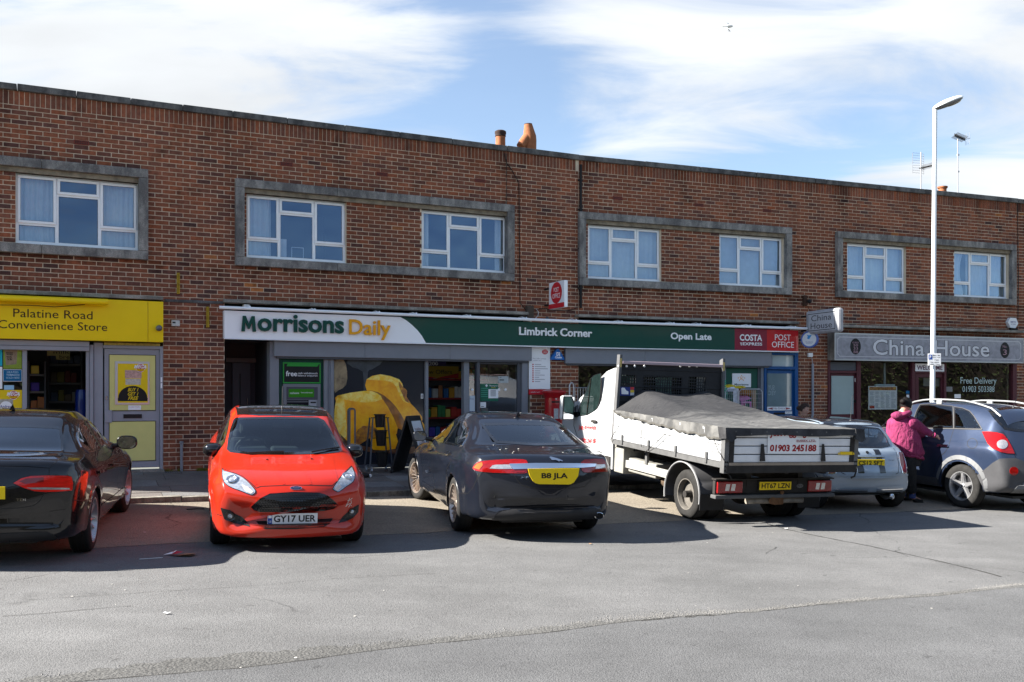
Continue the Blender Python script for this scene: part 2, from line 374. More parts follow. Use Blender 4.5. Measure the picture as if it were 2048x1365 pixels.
 n4=N.new('ShaderNodeTexNoise');n4.inputs['Scale'].default_value=90;n4.inputs['Detail'].default_value=4;L.new(P,n4.inputs['Vector']);L.new(n4.outputs['Fac'],bp.inputs['Height']);L.new(bp.outputs[0],b.inputs['Normal'])
 return m
M_BRICK=brick_mat()
def concrete(name,base,dark,scale=2.4,thr=(.42,.62),grain=120):
 m=bpy.data.materials.new(name);m.use_nodes=True;nt=m.node_tree;N=nt.nodes;L=nt.links;b=N['Principled BSDF']
 geo=N.new('ShaderNodeNewGeometry');P=geo.outputs['Position']
 mp=N.new('ShaderNodeMapping');L.new(P,mp.inputs[0]);mp.inputs['Scale'].default_value=(1.5,1.5,.7)
 n=N.new('ShaderNodeTexNoise');n.inputs['Scale'].default_value=scale;n.inputs['Detail'].default_value=8;n.inputs['Roughness'].default_value=.7;L.new(mp.outputs[0],n.inputs['Vector'])
 mr=N.new('ShaderNodeMapRange');L.new(n.outputs['Fac'],mr.inputs[0]);mr.inputs[1].default_value=thr[0];mr.inputs[2].default_value=thr[1]
 g=N.new('ShaderNodeTexNoise');g.inputs['Scale'].default_value=grain;g.inputs['Detail'].default_value=2;L.new(P,g.inputs['Vector'])
 gr=N.new('ShaderNodeMapRange');L.new(g.outputs['Fac'],gr.inputs[0]);gr.inputs[1].default_value=.35;gr.inputs[2].default_value=.65;gr.inputs[3].default_value=.62;gr.inputs[4].default_value=1.25
 mx=N.new('ShaderNodeMix');mx.data_type='RGBA';L.new(mr.outputs[0],mx.inputs[0]);mx.inputs[6].default_value=tuple(dark)+(1,);mx.inputs[7].default_value=tuple(base)+(1,)
 s=N.new('ShaderNodeVectorMath');s.operation='SCALE';L.new(mx.outputs[2],s.inputs[0]);L.new(gr.outputs[0],s.inputs['Scale']);L.new(s.outputs[0],b.inputs['Base Color'])
 b.inputs['Roughness'].default_value=.9;bp=N.new('ShaderNodeBump');bp.inputs['Strength'].default_value=.6;bp.inputs['Distance'].default_value=.006;L.new(g.outputs['Fac'],bp.inputs['Height']);L.new(bp.outputs[0],b.inputs['Normal'])
 MATS[name]=m;return m
M_COPE=concrete('sooty_coping',(.155,.15,.14),(.055,.053,.052),3.0)
M_SURR=concrete('surround_concrete',(.30,.285,.26),(.115,.11,.105),2.6)
M_LEDGE=concrete('ledge_concrete',(.33,.31,.27),(.16,.15,.13),2.2)
M_SOFF=pm('flaking_cream',(.30,.25,.18),.8,var=.6,vs=7)
M_MORT=pm('mortar',(.74,.61,.45),.95,var=.26,vs=2.5,bump=.3,bs=80)
M_SLAB=concrete('paving_slab',(.135,.118,.108),(.095,.085,.08),1.1,(.4,.6),70)
M_SLAB2=concrete('paving_slab_grey',(.16,.158,.155),(.115,.113,.112),1.3,(.4,.6),70)
M_KERB=concrete('kerb_concrete',(.26,.245,.21),(.12,.11,.09),5)
M_UPVC=pm('white_upvc',(.84,.85,.86),.32,var=.07,vs=5,coat=.2)
M_UPVC2=pm('white_gasket',(.10,.10,.11),.5)
M_DARK=pm('dark_interior',(.022,.021,.02),.9)
M_ROOMW=pm('room_wall',(.10,.10,.105),.9)
M_PANE=glass('window_pane',(.66,.72,.74),2.0,wav=.3,rc=(.42,.60,.92))  # blue of the mirrored sky is put into the reflection colour
M_SHOPG=glass('shop_glass',(.75,.79,.79),1.3,wav=.04)
M_CURT=pm('net_curtain',(.84,.84,.84),.9,var=.12,vs=9)
M_CURT2=pm('white_curtain',(.86,.85,.82),.9,var=.1,vs=9)
M_GREYP=pm('grey_powder_coat',(.215,.225,.25),.42,var=.10,vs=3)
M_GREYD=pm('dark_grey_frame',(.085,.09,.105),.4,var=.1)
M_LGREY=pm('pale_grey_paint',(.30,.31,.345),.45,var=.13,vs=3)
M_BLACK=pm('black_plastic',(.018,.018,.019),.45,var=.2)
M_CABLE=pm('black_cable',(.015,.014,.014),.6)
M_TERRA=pm('terracotta',(.36,.135,.06),.75,var=.35,vs=9,bump=.3,bs=30)
M_AIRB=pm('terracotta_vent',(.20,.045,.03),.8,var=.2)
M_WHITE=pm('white_paint',(.84,.85,.86),.35,var=.05)
M_YEL=pm('yellow_fascia',(.86,.60,.002),.38,var=.07,vs=2,coat=.2)
M_LYEL=pm('pale_yellow_board',(.66,.62,.22),.5,var=.07,vs=4)
M_GREEN=pm('dark_green_panel',(.006,.060,.043),.32,coat=.3)
M_PINEG=pm('bottle_green_letters',(.007,.062,.044),.35)
M_ORNG=pm('amber_letters',(.80,.36,.008),.35)
M_COSTA=pm('crimson_panel',(.225,.012,.035),.35,coat=.3)
M_PORED=pm('post_red_panel',(.52,.012,.018),.35,coat=.3)
M_BLUED=pm('blue_door_paint',(.007,.075,.235),.4,var=.15,vs=5)
M_BURG=pm('burgundy_paint',(.095,.022,.03),.45,var=.15,vs=5)
# ================================================================ ground
def strip(name,v0,v1,mat,s0=-14,s1=34,ds=1.0,vs=None,lift=0.0,kind='structure',edge=None):
 """ground strip that follows the bend of the building line"""
 mb=MB();vs=vs or[v0,v1];S=[]
 s=s0
 while s<s1+1e-6:S.append(s);s+=ds
 bis=(FL.to_3x3()@Vector((0,-1,0))+FR.to_3x3()@Vector((0,-1,0))).normalized()
 def pt(s,v):
  a=s-ULJ
  k=math.cos((R(26.0)-R(21.26))/2)
  if abs(a)<1e-6:p=PJ+bis*v/k
  elif a<0:p=PJ+bis*v/k+FL.to_3x3()@Vector((a,0,0))
  else:p=PJ+bis*v/k+FR.to_3x3()@Vector((a,0,0))
  return p
 S=sorted(set([round(q,4)for q in S]+[round(ULJ,4)]));P=[]
 for s in S:
  s=ULJ if abs(s-ULJ)<1e-3 else s
  for j,v in enumerate(vs):
   vv=v+(edge(s,v)if edge else 0)
   p=pt(s,vv);P.append((p.x,p.y,gz(p.x,p.y)+lift))
 n=len(vs)
 mb.add(P,[(i*n+j+1,(i+1)*n+j+1,(i+1)*n+j,i*n+j)for i in range(len(S)-1)for j in range(n-1)])
 return obj(name,mb,mat,kind=kind)
gm=MB()
g=1500
gm.quad((-g,-g,-1.2),(g,-g,-1.2),(g,g,-1.2),(-g,g,-1.2))
obj('ground',gm,pm('far_ground',(.16,.16,.14),.9,var=.3,vs=.02),kind='structure')
# seam between the two road surfaces: measured line of the joint
def seam_v(s):return 11.05+.06*math.sin(s*.9)+.03*math.sin(s*3.1+1)
EDG=lambda s,v:(seam_v(s)-11.05)if abs(v-11.05)<1e-3 else 0
strip('road',6.02,11.05,M_ROAD,-14,40,.5,vs=[6.02,6.3,7.2,8.2,9.5,11.05],edge=EDG)
strip('road_near_lane',11.05,30,M_ROAD2,-20,46,.5,vs=[11.05,11.5,12.5,15,18.05],edge=EDG,lift=.003)
strip('parking_bay',2.755,6.03,M_BAY,-14,40,.5,vs=[2.76,3.5,4.4,5.3,6.04],lift=.004,edge=lambda s,v:.05*math.sin(s*1.7)+.03*math.sin(s*5+2)if v>6 else 0)
fr_=MB();rnd=random.Random(3)
# the far footway behind the camera and the verge under the trees, for what the windows mirror
strip('far_pavement',18,21,M_SLAB2,-20,46,2,lift=.10)
strip('verge',21,60,pm('verge_grass',(.055,.075,.025),.95,var=.5,vs=1.5),-40,66,4,vs=[21,30,60],lift=.06)
# fretted edge of the old surface along the joint: thousands of loose chippings, one mass
ch=MB();rnd=random.Random(11)
def street_pt(s,v):
 a=s-ULJ;bis=(FL.to_3x3()@Vector((0,-1,0))+FR.to_3x3()@Vector((0,-1,0))).normalized()
 F=FL if a<0 else FR
 return PJ+bis*v/math.cos(R(2.37))+F.to_3x3()@Vector((a,0,0))
def chips(n,s0,s1,vfun,size,lift=0):
 for i in range(n):
  s=rnd.uniform(s0,s1);v=vfun(s);p=street_pt(s,v);z=gz(p.x,p.y)+lift;r=size*rnd.uniform(.5,1.3)
  a=rnd.uniform(0,6.28);q=[]
  for k in range(4):q.append((p.x+r*math.cos(a+k*1.57)*rnd.uniform(.7,1.2),p.y+r*math.sin(a+k*1.57)*rnd.uniform(.7,1.2),z-.001))
  t=(p.x+rnd.uniform(-.3,.3)*r,p.y+rnd.uniform(-.3,.3)*r,z+r*rnd.uniform(.35,.8))
  ch.add(q+[t],[(0,1,4),(1,2,4),(2,3,4),(3,0,4)])
chips(12000,-1,9.5,lambda s:seam_v(s)-abs(rnd.gauss(0,.09))*(1 if s<6 else.5),.0085)
chips(2600,-3,22,lambda s:6.04+rnd.gauss(0,.05),.007)
chips(1500,-1,22,lambda s:rnd.uniform(6.1,9.5),.006)
obj('loose_chippings',ch,asphalt('chip_stone',(.175,.17,.163),0,crack=False),kind='stuff')
tar=MB();
def ribbon(pts,w,lift=.0035):
 vs=[];fs=[]
 for i,(s,v)in enumerate(pts):
  p=street_pt(s,v);q=street_pt(*(pts[min(i+1,len(pts)-1)]));o=street_pt(*(pts[max(i-1,0)]));d=(q-o).normalized();nrm=Vector((-d.y,d.x,0))
  ww=w*rnd.uniform(.5,1.3)
  for sg in(-1,1):k=p+nrm*ww*sg;vs.append((k.x,k.y,gz(k.x,k.y)+lift))
 for i in range(len(pts)-1):fs.append((2*i,2*i+2,2*i+3,2*i+1))
 tar.add(vs,fs)
ribbon([(q*.12-1,seam_v(q*.12-1)+rnd.uniform(-.008,.008))for q in range(165)],.0075)
def gpt(px,py):
 z=0
 for _ in range(6):t=(ZC-z)/((py-793)/FPX);x,y=(px-1024)/FPX*t,t;z=gz(x,y)
 return Vector((x,y,z))
def wander(x0,y0,x1,y1,n,amp):
 """crack given by two ground points in world metres"""
 out=[]
 for i in range(n+1):
  t=i/n;x=x0+(x1-x0)*t;y=y0+(y1-y0)*t
  out.append((x+rnd.uniform(-amp,amp),y+rnd.uniform(-amp,amp)))
 return out
def crack(pts,w,lift=.004):
 vs=[];fs=[]
 for i,(x,y)in enumerate(pts):
  a=pts[min(i+1,len(pts)-1)];o=pts[max(i-1,0)];d=Vector((a[0]-o[0],a[1]-o[1],0)).normalized();ww=w*rnd.uniform(.3,1.4)
  for sg in(-1,1):kx=x-d.y*ww*sg;ky=y+d.x*ww*sg;vs.append((kx,ky,gz(kx,ky)+lift))
 for i in range(len(pts)-1):fs.append((2*i,2*i+2,2*i+3,2*i+1))
 tar.add(vs,fs)
def traced(P,w,amp=.01):
 pts=[];Q=[gpt(*p)for p in P]
 for a,b in zip(Q,Q[1:]):n=max(2,int((b-a).length/.12));pts+=[((a.x+(b.x-a.x)*k/n+rnd.uniform(-amp,amp)),(a.y+(b.y-a.y)*k/n+rnd.uniform(-amp,amp)))for k in range(n)]
 crack(pts,w)
traced([(1395,1012),(1500,1038),(1574,1060),(1640,1074),(1724,1090),(1849,1117),(1949,1140),(2024,1160)],.010,.012);traced([(0,1234),(100,1227),(190,1218),(300,1210)],.004);traced([(60,1201),(230,1190),(530,1171),(640,1160),(900,1146)],.0025);traced([(1530,1108),(1560,1092)],.004)
obj('tar_seam',tar,pm('dark_bitumen',(.045,.043,.04),.8,var=.3),kind='stuff')
strip('fretted_band',10.86,11.04,M_FRAY,0,7,.06,vs=[10.86,10.95,11.045],edge=lambda s_,v:(seam_v(s_)-11.05)if v>11 else((.05*math.sin(s_*2.3)+.05*rnd.uniform(-1,1)+.18*max(0,s_-3)/4)*(1 if v<10.9 else.5)),lift=.004,kind='structure')
lt=MB();rnd=random.Random(5)
for i in range(110):  # trodden gum and paper specks
 s=rnd.uniform(-1,20);v=rnd.uniform(1,13);p=street_pt(s,v);r=rnd.uniform(.005,.012);z=gz(p.x,p.y)+.006;a0=rnd.uniform(0,3)
 lt.add([(p.x+r*math.cos(a0+k*1.05)*rnd.uniform(.6,1.3),p.y+r*math.sin(a0+k*1.05),z)for k in range(6)],[tuple(range(6))])
obj('gum_spots',lt,pm('trodden_gum',(.5,.48,.44),.8),kind='stuff')
# ---- footway: slabs near enough to pick apart, one object each
base=strip('pavement',0,2.64,M_MORT,-14,36,.5,vs=[-.3,0,1.2,2.62],lift=-.035)
base.data.materials.clear();base.data.materials.append(pm('joint_sand',(.05,.047,.042),.95))
rnd=random.Random(9)
def slab(s0,s1,v0,v1,mat,name='paving_slab',th=.03):
 q=[street_pt(s,v)for s,v in((s0,v1),(s1,v1),(s1,v0),(s0,v0))]
 c=sum(q,Vector())/4;zc=gz(c.x,c.y)+rnd.uniform(-.002,.003);tl=rnd.uniform(-.002,.002)
 mb=MB();top=[(p.x-c.x,p.y-c.y,gz(p.x,p.y)-zc+(tl if i<2 else-tl))for i,p in enumerate(q)];bot=[(a,b,cc-th)for a,b,cc in top]
 mb.add(top+bot,[(0,1,2,3),(0,4,5,1),(1,5,6,2),(2,6,7,3),(3,7,4,0)])
 obj(name,mb,mat,base,loc=(c.x,c.y,zc))
rows=[(0.02,.40),(.41,1.02),(1.03,1.64),(1.65,2.26),(2.27,2.60)]
for ri,(v0,v1)in enumerate(rows):
 s=-1.5+(.3 if ri%2 else 0)
 while s<23:
  L_=.9 if ri%2 else.75
  if ri==0:L_=.6
  dark=3.15<s<4.6 and ri>=1
  slab(s+.004,s+L_-.004,v0+.004,v1-.004,M_PATCH if dark and ri>1 else(M_SLAB2 if rnd.random()<.3 else M_SLAB));s+=L_
kb=strip('kerb',2.6,2.76,M_MORT,-14,36,.5,vs=[2.60,2.70],lift=-.05)
s=-3.0;k=0
while s<24:
 q=[street_pt(a,b)for a,b in((s+.004,2.745),(s+.906,2.745),(s+.906,2.605),(s+.004,2.605))];c=sum(q,Vector())/4;zc=gz(c.x,c.y)+.012
 mb=MB();
 t=[(p.x-c.x,p.y-c.y,gz(street_pt(s,2.70).x,street_pt(s,2.70).y)-zc+.002)for p in q]
 t[0]=(t[0][0],t[0][1],t[0][2]-.004);t[1]=(t[1][0],t[1][1],t[1][2]-.004)
 mb.add(t+[(a,b,cc-.16)for a,b,cc in t],[(0,1,2,3),(0,4,5,1),(1,5,6,2),(2,6,7,3),(3,7,4,0)])
 obj('kerb_stone',mb,M_KERB,kb,loc=(c.x,c.y,zc));s+=.915
# ================================================================ the building
B=Site('shop_building','two storey red brick parade of shops with flats above and a flat parapet','building',FL,(0,0,.3))
BO=B.o
UL0,URE=-1.6,13.4
Z0=.05
# openings (frame, u0, u1, z0, z1)
def uz(F,px0,px1,y=0.0):return fu(F,px0,y),fu(F,px1,y)
SUR=[(FL,UL0-1,fu(FL,297,-.1)),(FL,fu(FL,471.8,-.1),fu(FL,1030,-.1)),(FR,fu(FR,1159.5,-.1),fu(FR,1585,-.1)),(FR,fu(FR,1676,-.1),fu(FR,2034,-.1))]
SZ0,SZ1=3.965,5.465
WZ0,WZ1=4.115,5.24
WIN=[(FL,31.5,276),(FL,491,690),(FL,839.6,1010.7),(FR,1171.7,1318),(FR,1434,1562),(FR,1688.6,1806.3),(FR,1902,2011)]
SHOPTOP=3.33
OPEN={id(FL):[],id(FR):[]}
for F,a,b in WIN:OPEN[id(F)].append((fu(F,a,.10),fu(F,b,.10),WZ0,WZ1))
SHOPS=[(FL,UL0-1,fu(FL,326.5),SHOPTOP),(FL,fu(FL,449),fu(FL,1060),SHOPTOP),(FR,fu(FR,1140),fu(FR,1597),SHOPTOP),(FR,fu(FR,1661),fu(FR,2034),2.95)]
for F,a,b,z in SHOPS:OPEN[id(F)].append((a,b,Z0,z))
BAND=[]  # rectangles where no brick shows (surround frames, ledges)
for F,a,b in SUR:BAND+=[(F,a,b,SZ1-.145,SZ1),(F,a,b,SZ0,SZ0+.145),(F,a,a+.15,SZ0,SZ1),(F,b-.15,b,SZ0,SZ1)]
def wall_cells(F,u0,u1,z0,z1):
 hs=OPEN[id(F)];us=sorted({u0,u1}|{min(max(h[i],u0),u1)for h in hs for i in(0,1)});zs=sorted({z0,z1}|{min(max(h[i],z0),z1)for h in hs for i in(2,3)})
 for a,b in zip(us,us[1:]):
  for c,d in zip(zs,zs[1:]):
   m=((a+b)/2,(c+d)/2)
   if b-a>1e-4 and d-c>1e-4 and not any(h[0]<m[0]<h[1]and h[2]<m[1]<h[3]for h in hs):yield a,b,c,d
wb=B.mb()
for F,u0,u1 in((FL,UL0-2.5,ULJ),(FR,0,URE+3)):
 wb.M=B.mb(F).M
 for a,b,c,d in wall_cells(F,u0,u1,Z0,ZT-.10):wb.rect(a,b,c,d,.006)
 for h in OPEN[id(F)]:  # reveals
  a,b,c,d=h;wb.quad((b,.012,c),(b,.30,c),(b,.30,d),(b,.012,d));wb.quad((a,.30,c),(a,.012,c),(a,.012,d),(a,.30,d))
  wb.quad((a,.012,d),(b,.012,d),(b,.30,d),(a,.30,d));wb.quad((a,.30,c),(b,.30,c),(b,.012,c),(a,.012,c))
obj('wall',wb,M_MORT,BO)
sh=B.mb()  # body of the block: roof deck, back and end walls
for F,u0,u1 in((FL,UL0-2.5,ULJ+.2),(FR,0,URE+3)):
 sh.M=B.mb(F).M;sh.box(u0,u1,.32,8.5,ZT-.55,ZT-.35);sh.box(u0,u1,8.3,8.6,0,ZT);sh.box(u0,u1,.31,8.5,3.45,3.6)
 for a in((u0,)if F is FL else(u1-.3,)):sh.box(a,a+.3,.33,8.5,0,ZT)
obj('roof',sh,M_DARK,BO)
# bricks
def in_rect(F,u,z,extra=0.0):
 for h in OPEN[id(F)]:
  if h[0]-extra<u<h[1]+extra and h[2]-.02<z<h[3]+.02:return True
 return False
bricks=[]
rnd=random.Random(21)
def tone():
 r=rnd.random()
 if r<.04:return rnd.uniform(.08,.2)
 if r<.28:return rnd.uniform(.2,.42)
 if r<.987:return rnd.uniform(.42,.86)
 if r<.996:return rnd.uniform(.86,.95)
 return rnd.uniform(.965,1)
ZSB=ZT-.10-.222  # underside of the soldier course
def cuts(F,z):
 out=[(h[0],h[1])for h in OPEN[id(F)]if h[2]-.03<z<h[3]+.01]
 out+=[(r[1],r[2])for r in BAND if r[0]is F and r[3]-.02<z<r[4]+.02]
 return out
for F,U0,U1 in((FL,UL0-.6,ULJ-.006),(FR,.006,URE+.6)):
 ci=0;z=ZSB-.075
 while z>Z0-.05:
  off=.1125 if ci%2 else 0;cs=sorted(cuts(F,z+.0325));u=U0-off
  while u<U1:
   a,b=max(u,U0),min(u+.213,U1)
   segs=[(a,b)]
   for c0,c1 in cs:
    ns=[]
    for s0,s1 in segs:
     if c1<=s0 or c0>=s1:ns.append((s0,s1));continue
     if c0-s0>.03:ns.append((s0,c0-.002))
     if s1-c1>.03:ns.append((c1+.002,s1))
    segs=ns
   for s0,s1 in segs:
    if s1-s0>.03:bricks.append((F,s0,s1,z,z+.064,ci))
   u+=.225
  z-=.075;ci+=1
soldiers=[]
for F,U0,U1 in((FL,UL0-.6,ULJ-.01),(FR,.01,URE+.6)):
 u=U0
 while u<U1-.07:soldiers.append((F,u,u+.065,ZSB,ZSB+.215));u+=.075
def bkey(b):
 p=b[0]@Vector(((b[1]+b[2])/2,0,(b[3]+b[4])/2));X=p.x/p.y*FPX+1024
 return 1e9 if X<0 or X>2060 or p.z>ZC+793/FPX*p.y else(p-Vector((0,0,ZC))).length
VAR={}
def brick_mesh(w,h,tn,k):
 key=(round(w,4),round(h,3),k)
 if key not in VAR:
  m=MB();m.tone=tn;m.box(-w/2,w/2,0,.02,0,h,skip='k');VAR[key]=m.mesh('brick',[M_BRICK])
 return VAR[key]
def lay(lst,nm,limit):
 full=[b for b in lst if nm!='brick' or abs(b[2]-b[1]-.213)<.001]
 full.sort(key=bkey);single=set(id(b)for b in full[:limit])
 mass=B.mb();tn=[min(.86,tone())for _ in range(24)]
 for b in lst:
  F,a,c,z0,z1=b[:5];pr=rnd.uniform(-.0025,.002)
  if id(b)in single:
   k=rnd.randrange(24);me=brick_mesh(c-a,z1-z0,tn[k],k)
   o=bpy.data.objects.new(nm,me);COL.objects.link(o);o.parent=BO
   o.matrix_local=B.mb(F).M@Matrix.Translation(((a+c)/2,-pr,z0))if F is not FL else Matrix.Translation(-B.b)@Matrix.Translation(((a+c)/2,-pr,z0))
  else:
   mass.M=B.mb(F).M;mass.tone=tone()+1e-4;j=lambda:rnd.uniform(-.0015,.0015)
   mass.box(a+j(),c+j(),-pr,.02,z0+j(),z1+j(),skip='k')
 obj('brickwork' if nm=='brick' else 'soldier_course',mass,M_BRICK,BO,kind='stuff')
lay(bricks,'brick',300);lay(soldiers,'soldier_brick',300)
# coping stones
joints=[34,153,262,366,466,575,690,800,905,1015,1157,1290,1402,1513,1631,1652,1760,1850,1932,2037]
us=[UL0-2]+[fu(FL,p,-.05)for p in joints if p<=1016]+[ULJ]
rnd=random.Random(2)
def cope(F,a,b):
 m=B.mb(F);m.rbox(a+.004,b-.004,-.055+rnd.uniform(-.003,.003),.30,ZT-.105+rnd.uniform(-.002,.002),ZT+rnd.uniform(-.004,.004),.008);obj('coping_stone',m,M_COPE,BO,smooth=False)
for a,b in zip(us,us[1:]):cope(FL,a,b)
us=[0]+[fu(FR,p,-.05)for p in joints if p>1160]+[URE+1,URE+3]
for a,b in zip(us,us[1:]):cope(FR,a,b)
# surrounds: precast members with joints
rnd=random.Random(4)
for k,(F,a,b)in enumerate(SUR):
 def member(u0,u1,z0,z1):
  m=B.mb(F);m.rbox(u0,u1,-.10,.10,z0,z1,.007);obj('surround_member',m,M_SURR,BO)
 nseg=2 if k==3 else 3;e=[a+.0+(b-a)*i/nseg for i in range(nseg+1)]
 for i in range(nseg):
  member(e[i]+.003,e[i+1]-.003,SZ1-.145,SZ1);member(e[i]+.003,e[i+1]-.003,SZ0,SZ0+.145)
 if k:member(a+.001,a+.150,SZ0+.148,SZ1-.148)
 member(b-.150,b-.001,SZ0+.148,SZ1-.148)
 so=B.mb(F);so.box(a+.15,b-.15,-.035,.10,SZ1-.225,SZ1-.148);obj('soffit_strip',so,M_SOFF,BO)
# windows
def window(F,a,b,style):
 z0,z1=WZ0,WZ1;y=.085;W_=b-a;H=z1-z0
 m=B.mb(F);t=.045
 x1,x2=a+W_*.325,a+W_*.675;zl=z0+H*.30;zt=z0+H*.745
 m.box(a,b,y-.02,y+.05,z0,z0+.035);m.box(a-.01,b+.01,y-.06,y+.02,z0-.03,z0-.001)
 m.box(a,b,y,y+.05,z0+.036,z0+.036+t*.6);m.box(a,b,y,y+.05,z1-t,z1)
 zb=z0+.036+t*.6;
 for xx in(a+t/2,b-t/2):m.box(xx-t/2,xx+t/2,y,y+.05,zb,z1-t)
 for xx in(x1,x2):m.box(xx-.026,xx+.026,y,y+.05,zb,z1-t)
 m.box(a+t,x1-.026,y,y+.05,zl-.025,zl+.025);m.box(x2+.026,b-t,y,y+.05,zl-.025,zl+.025);m.box(x1+.026,x2-.026,y,y+.05,zt-.025,zt+.025)
 w=obj('window',m,M_UPVC,BO)
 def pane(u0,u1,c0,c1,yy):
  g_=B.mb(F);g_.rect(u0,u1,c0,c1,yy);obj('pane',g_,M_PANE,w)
  q=B.mb(F);e=.006
  q.box(u0,u1,yy-.004,yy-.001,c0,c0+e);q.box(u0,u1,yy-.004,yy-.001,c1-e,c1);q.box(u0,u0+e,yy-.004,yy-.001,c0+e,c1-e);q.box(u1-e,u1,yy-.004,yy-.001,c0+e,c1-e)
  obj('gasket',q,M_UPVC2,w)
 def casement(u0,u1,c0,c1):
  q=B.mb(F);s=.042;yy=y-.022
  q.rbox(u0,u1,yy,y-.001,c0,c0+s,.006);q.rbox(u0,u1,yy,y-.001,c1-s,c1,.006);q.rbox(u0,u0+s,yy,y-.001,c0+s,c1-s,.006);q.rbox(u1-s,u1,yy,y-.001,c0+s,c1-s,.006)
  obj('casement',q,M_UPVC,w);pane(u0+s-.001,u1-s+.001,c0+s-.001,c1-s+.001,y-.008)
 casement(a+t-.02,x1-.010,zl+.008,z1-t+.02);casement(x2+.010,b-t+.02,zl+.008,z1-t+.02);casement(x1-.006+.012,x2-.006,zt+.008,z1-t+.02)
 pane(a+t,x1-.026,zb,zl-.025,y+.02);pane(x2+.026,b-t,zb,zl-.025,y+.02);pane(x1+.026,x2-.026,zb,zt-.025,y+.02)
 rm=B.mb(F);rm.quad((a,1.6,z0),(b,1.6,z0),(b,1.6,z1),(a,1.6,z1));rm.quad((a-.3,.14,z1),(b+.3,.14,z1),(b+.3,1.6,z1),(a-.3,1.6,z1));rm.quad((a-.3,.14,z0),(b+.3,.14,z0),(b+.3,1.6,z0),(a-.3,1.6,z0))
 rm.quad((a-.02,.13,z0),(a-.02,1.6,z0),(a-.02,1.6,z1),(a-.02,.13,z1));rm.quad((b+.02,.13,z0),(b+.02,1.6,z0),(b+.02,1.6,z1),(b+.02,.13,z1));obj('room_lining',rm,M_ROOMW,w)
 def drape(u0,u1,c0,c1,n=60,amp=.02,yy=.2,mat=M_CURT,name='curtain',gather=0):
  q=B.mb(F);cols=n;rows_=8;vs=[]
  for j in range(rows_+1):
   tt=j/rows_
   for i in range(cols+1):
    s_=i/cols;sq=1-gather*math.sin(math.pi*min(1,tt*1.2))*.5
    u_=u0+(u1-u0)*s_*sq;vs.append((u_,yy+amp*math.sin(s_*n*1.1+math.sin(tt*3)*.5)+amp*.5*math.sin(s_*n*.43+1),c1+(c0-c1)*tt))
  q.add(vs,[(j*(cols+1)+i,(j+1)*(cols+1)+i,(j+1)*(cols+1)+i+1,j*(cols+1)+i+1)for j in range(rows_)for i in range(cols)]);obj(name,q,mat,w,smooth=True,angle=80)
 if style==0:
  drape(a,x1-.02,z0,z1,40);drape(x2-.02,b,z0,z1,44,.012,mat=M_CURT2)
 elif style==1:drape(a+.02,a+W_*.26,z0,z1,30,.015,mat=M_CURT2);drape(x1+.05,x1+.16,z0,z0+.4,8,.004)
 elif style==2:drape(a+.03,a+W_*.12,z0,z1,14,.02,mat=M_CURT2);drape(b-W_*.10,b-.02,z0,z1,12,.02,mat=M_CURT2)
 elif style==3:drape(a,b,z0,z1,90,.010,mat=M_CURT2)
 elif style==4:
  q=B.mb(F);nb=15
  for i in range(nb):
   u_=a+.03+(W_-.06)*i/nb;q.quad((u_,.21,z0),(u_+W_/nb*.97,.165,z0),(u_+W_/nb*.97,.165,z1),(u_,.21,z1))
  obj('vertical_blind',q,M_CURT,w)
 elif style==5:drape(a,a+W_*.62,z0,z1,50,.02,mat=M_CURT2);drape(a+W_*.5,b,z0,z1,30,.02)
 else:drape(a+.02,a+W_*.27,z0,z1,20,.02,gather=.5);drape(x1,b,z0,z1,60,.012,mat=M_CURT2)
 if style==1:  # little ornament and a frame on the sill
  q=B.mb(F);q.tube([(a+.30,.16,z0+.07),(a+.34,.16,z0+.10),(a+.38,.16,z0+.17),(a+.36,.16,z0+.23),(a+.33,.16,z0+.17),(a+.38,.16,z0+.10),(a+.42,.16,z0+.07)],.012,6);q.box(a+.27,a+.45,.14,.18,z0+.035,z0+.07);obj('ornament',q,M_WHITE,w)
  q=B.mb(F);c=x1+.35;q.box(c-.11,c-.10,.16,.17,z0+.03,z0+.26);q.box(c+.1,c+.11,.16,.17,z0+.03,z0+.26);q.box(c-.11,c+.11,.16,.17,z0+.255,z0+.265);obj('photo_frame',q,M_WHITE,w)
for i,(F,a,b)in enumerate(WIN):window(F,fu(F,a,.10),fu(F,b,.10),i)
# air bricks
for px,py in((163,284),(573,327),(764,347),(960,366),(1235,394.5),(1398,410.5),(1534,423)):
 F=fr(px);u,z=wp(F,px,py);ci=round((ZSB-.075-z+.0325)/.075);z=ZSB-.075-ci*.075
 m=B.mb(F);m.box(u-.112,u+.112,-.006,.01,z-.004,z+.069);vb=obj('air_brick',m,M_AIRB,BO)
 m=B.mb(F)
 for i in range(8):
  for j in range(2):m.box(u-.095+i*.025,u-.081+i*.025,-.009,-.0065,z+.010+j*.028,z+.028+j*.028)
 obj('vent_hole',m,M_BLACK,vb)
# concrete ledges over the shops
def ledge(F,p0,p1,zt_,h=.055,d=.20):
 a,b=fu(F,p0,-d),fu(F,p1,-d);n=max(1,round((b-a)/1.3))
 for i in range(n):
  m=B.mb(F);m.rbox(a+(b-a)*i/n+.002,a+(b-a)*(i+1)/n-.002,-d,.01,zt_-h,zt_,.005);obj('ledge',m,M_LEDGE,BO)
ledge(FL,-60,327,3.355);ledge(FL,449,1058,3.36);ledge(FR,1157,1599,3.36,.05);ledge(FR,1676,2052,3.33,.06,.22)
m=B.mb(FL);m.rbox(fu(FL,329),fu(FL,448),-.012,.01,3.285,3.335,.01);obj('ledge',m,M_COPE,BO)
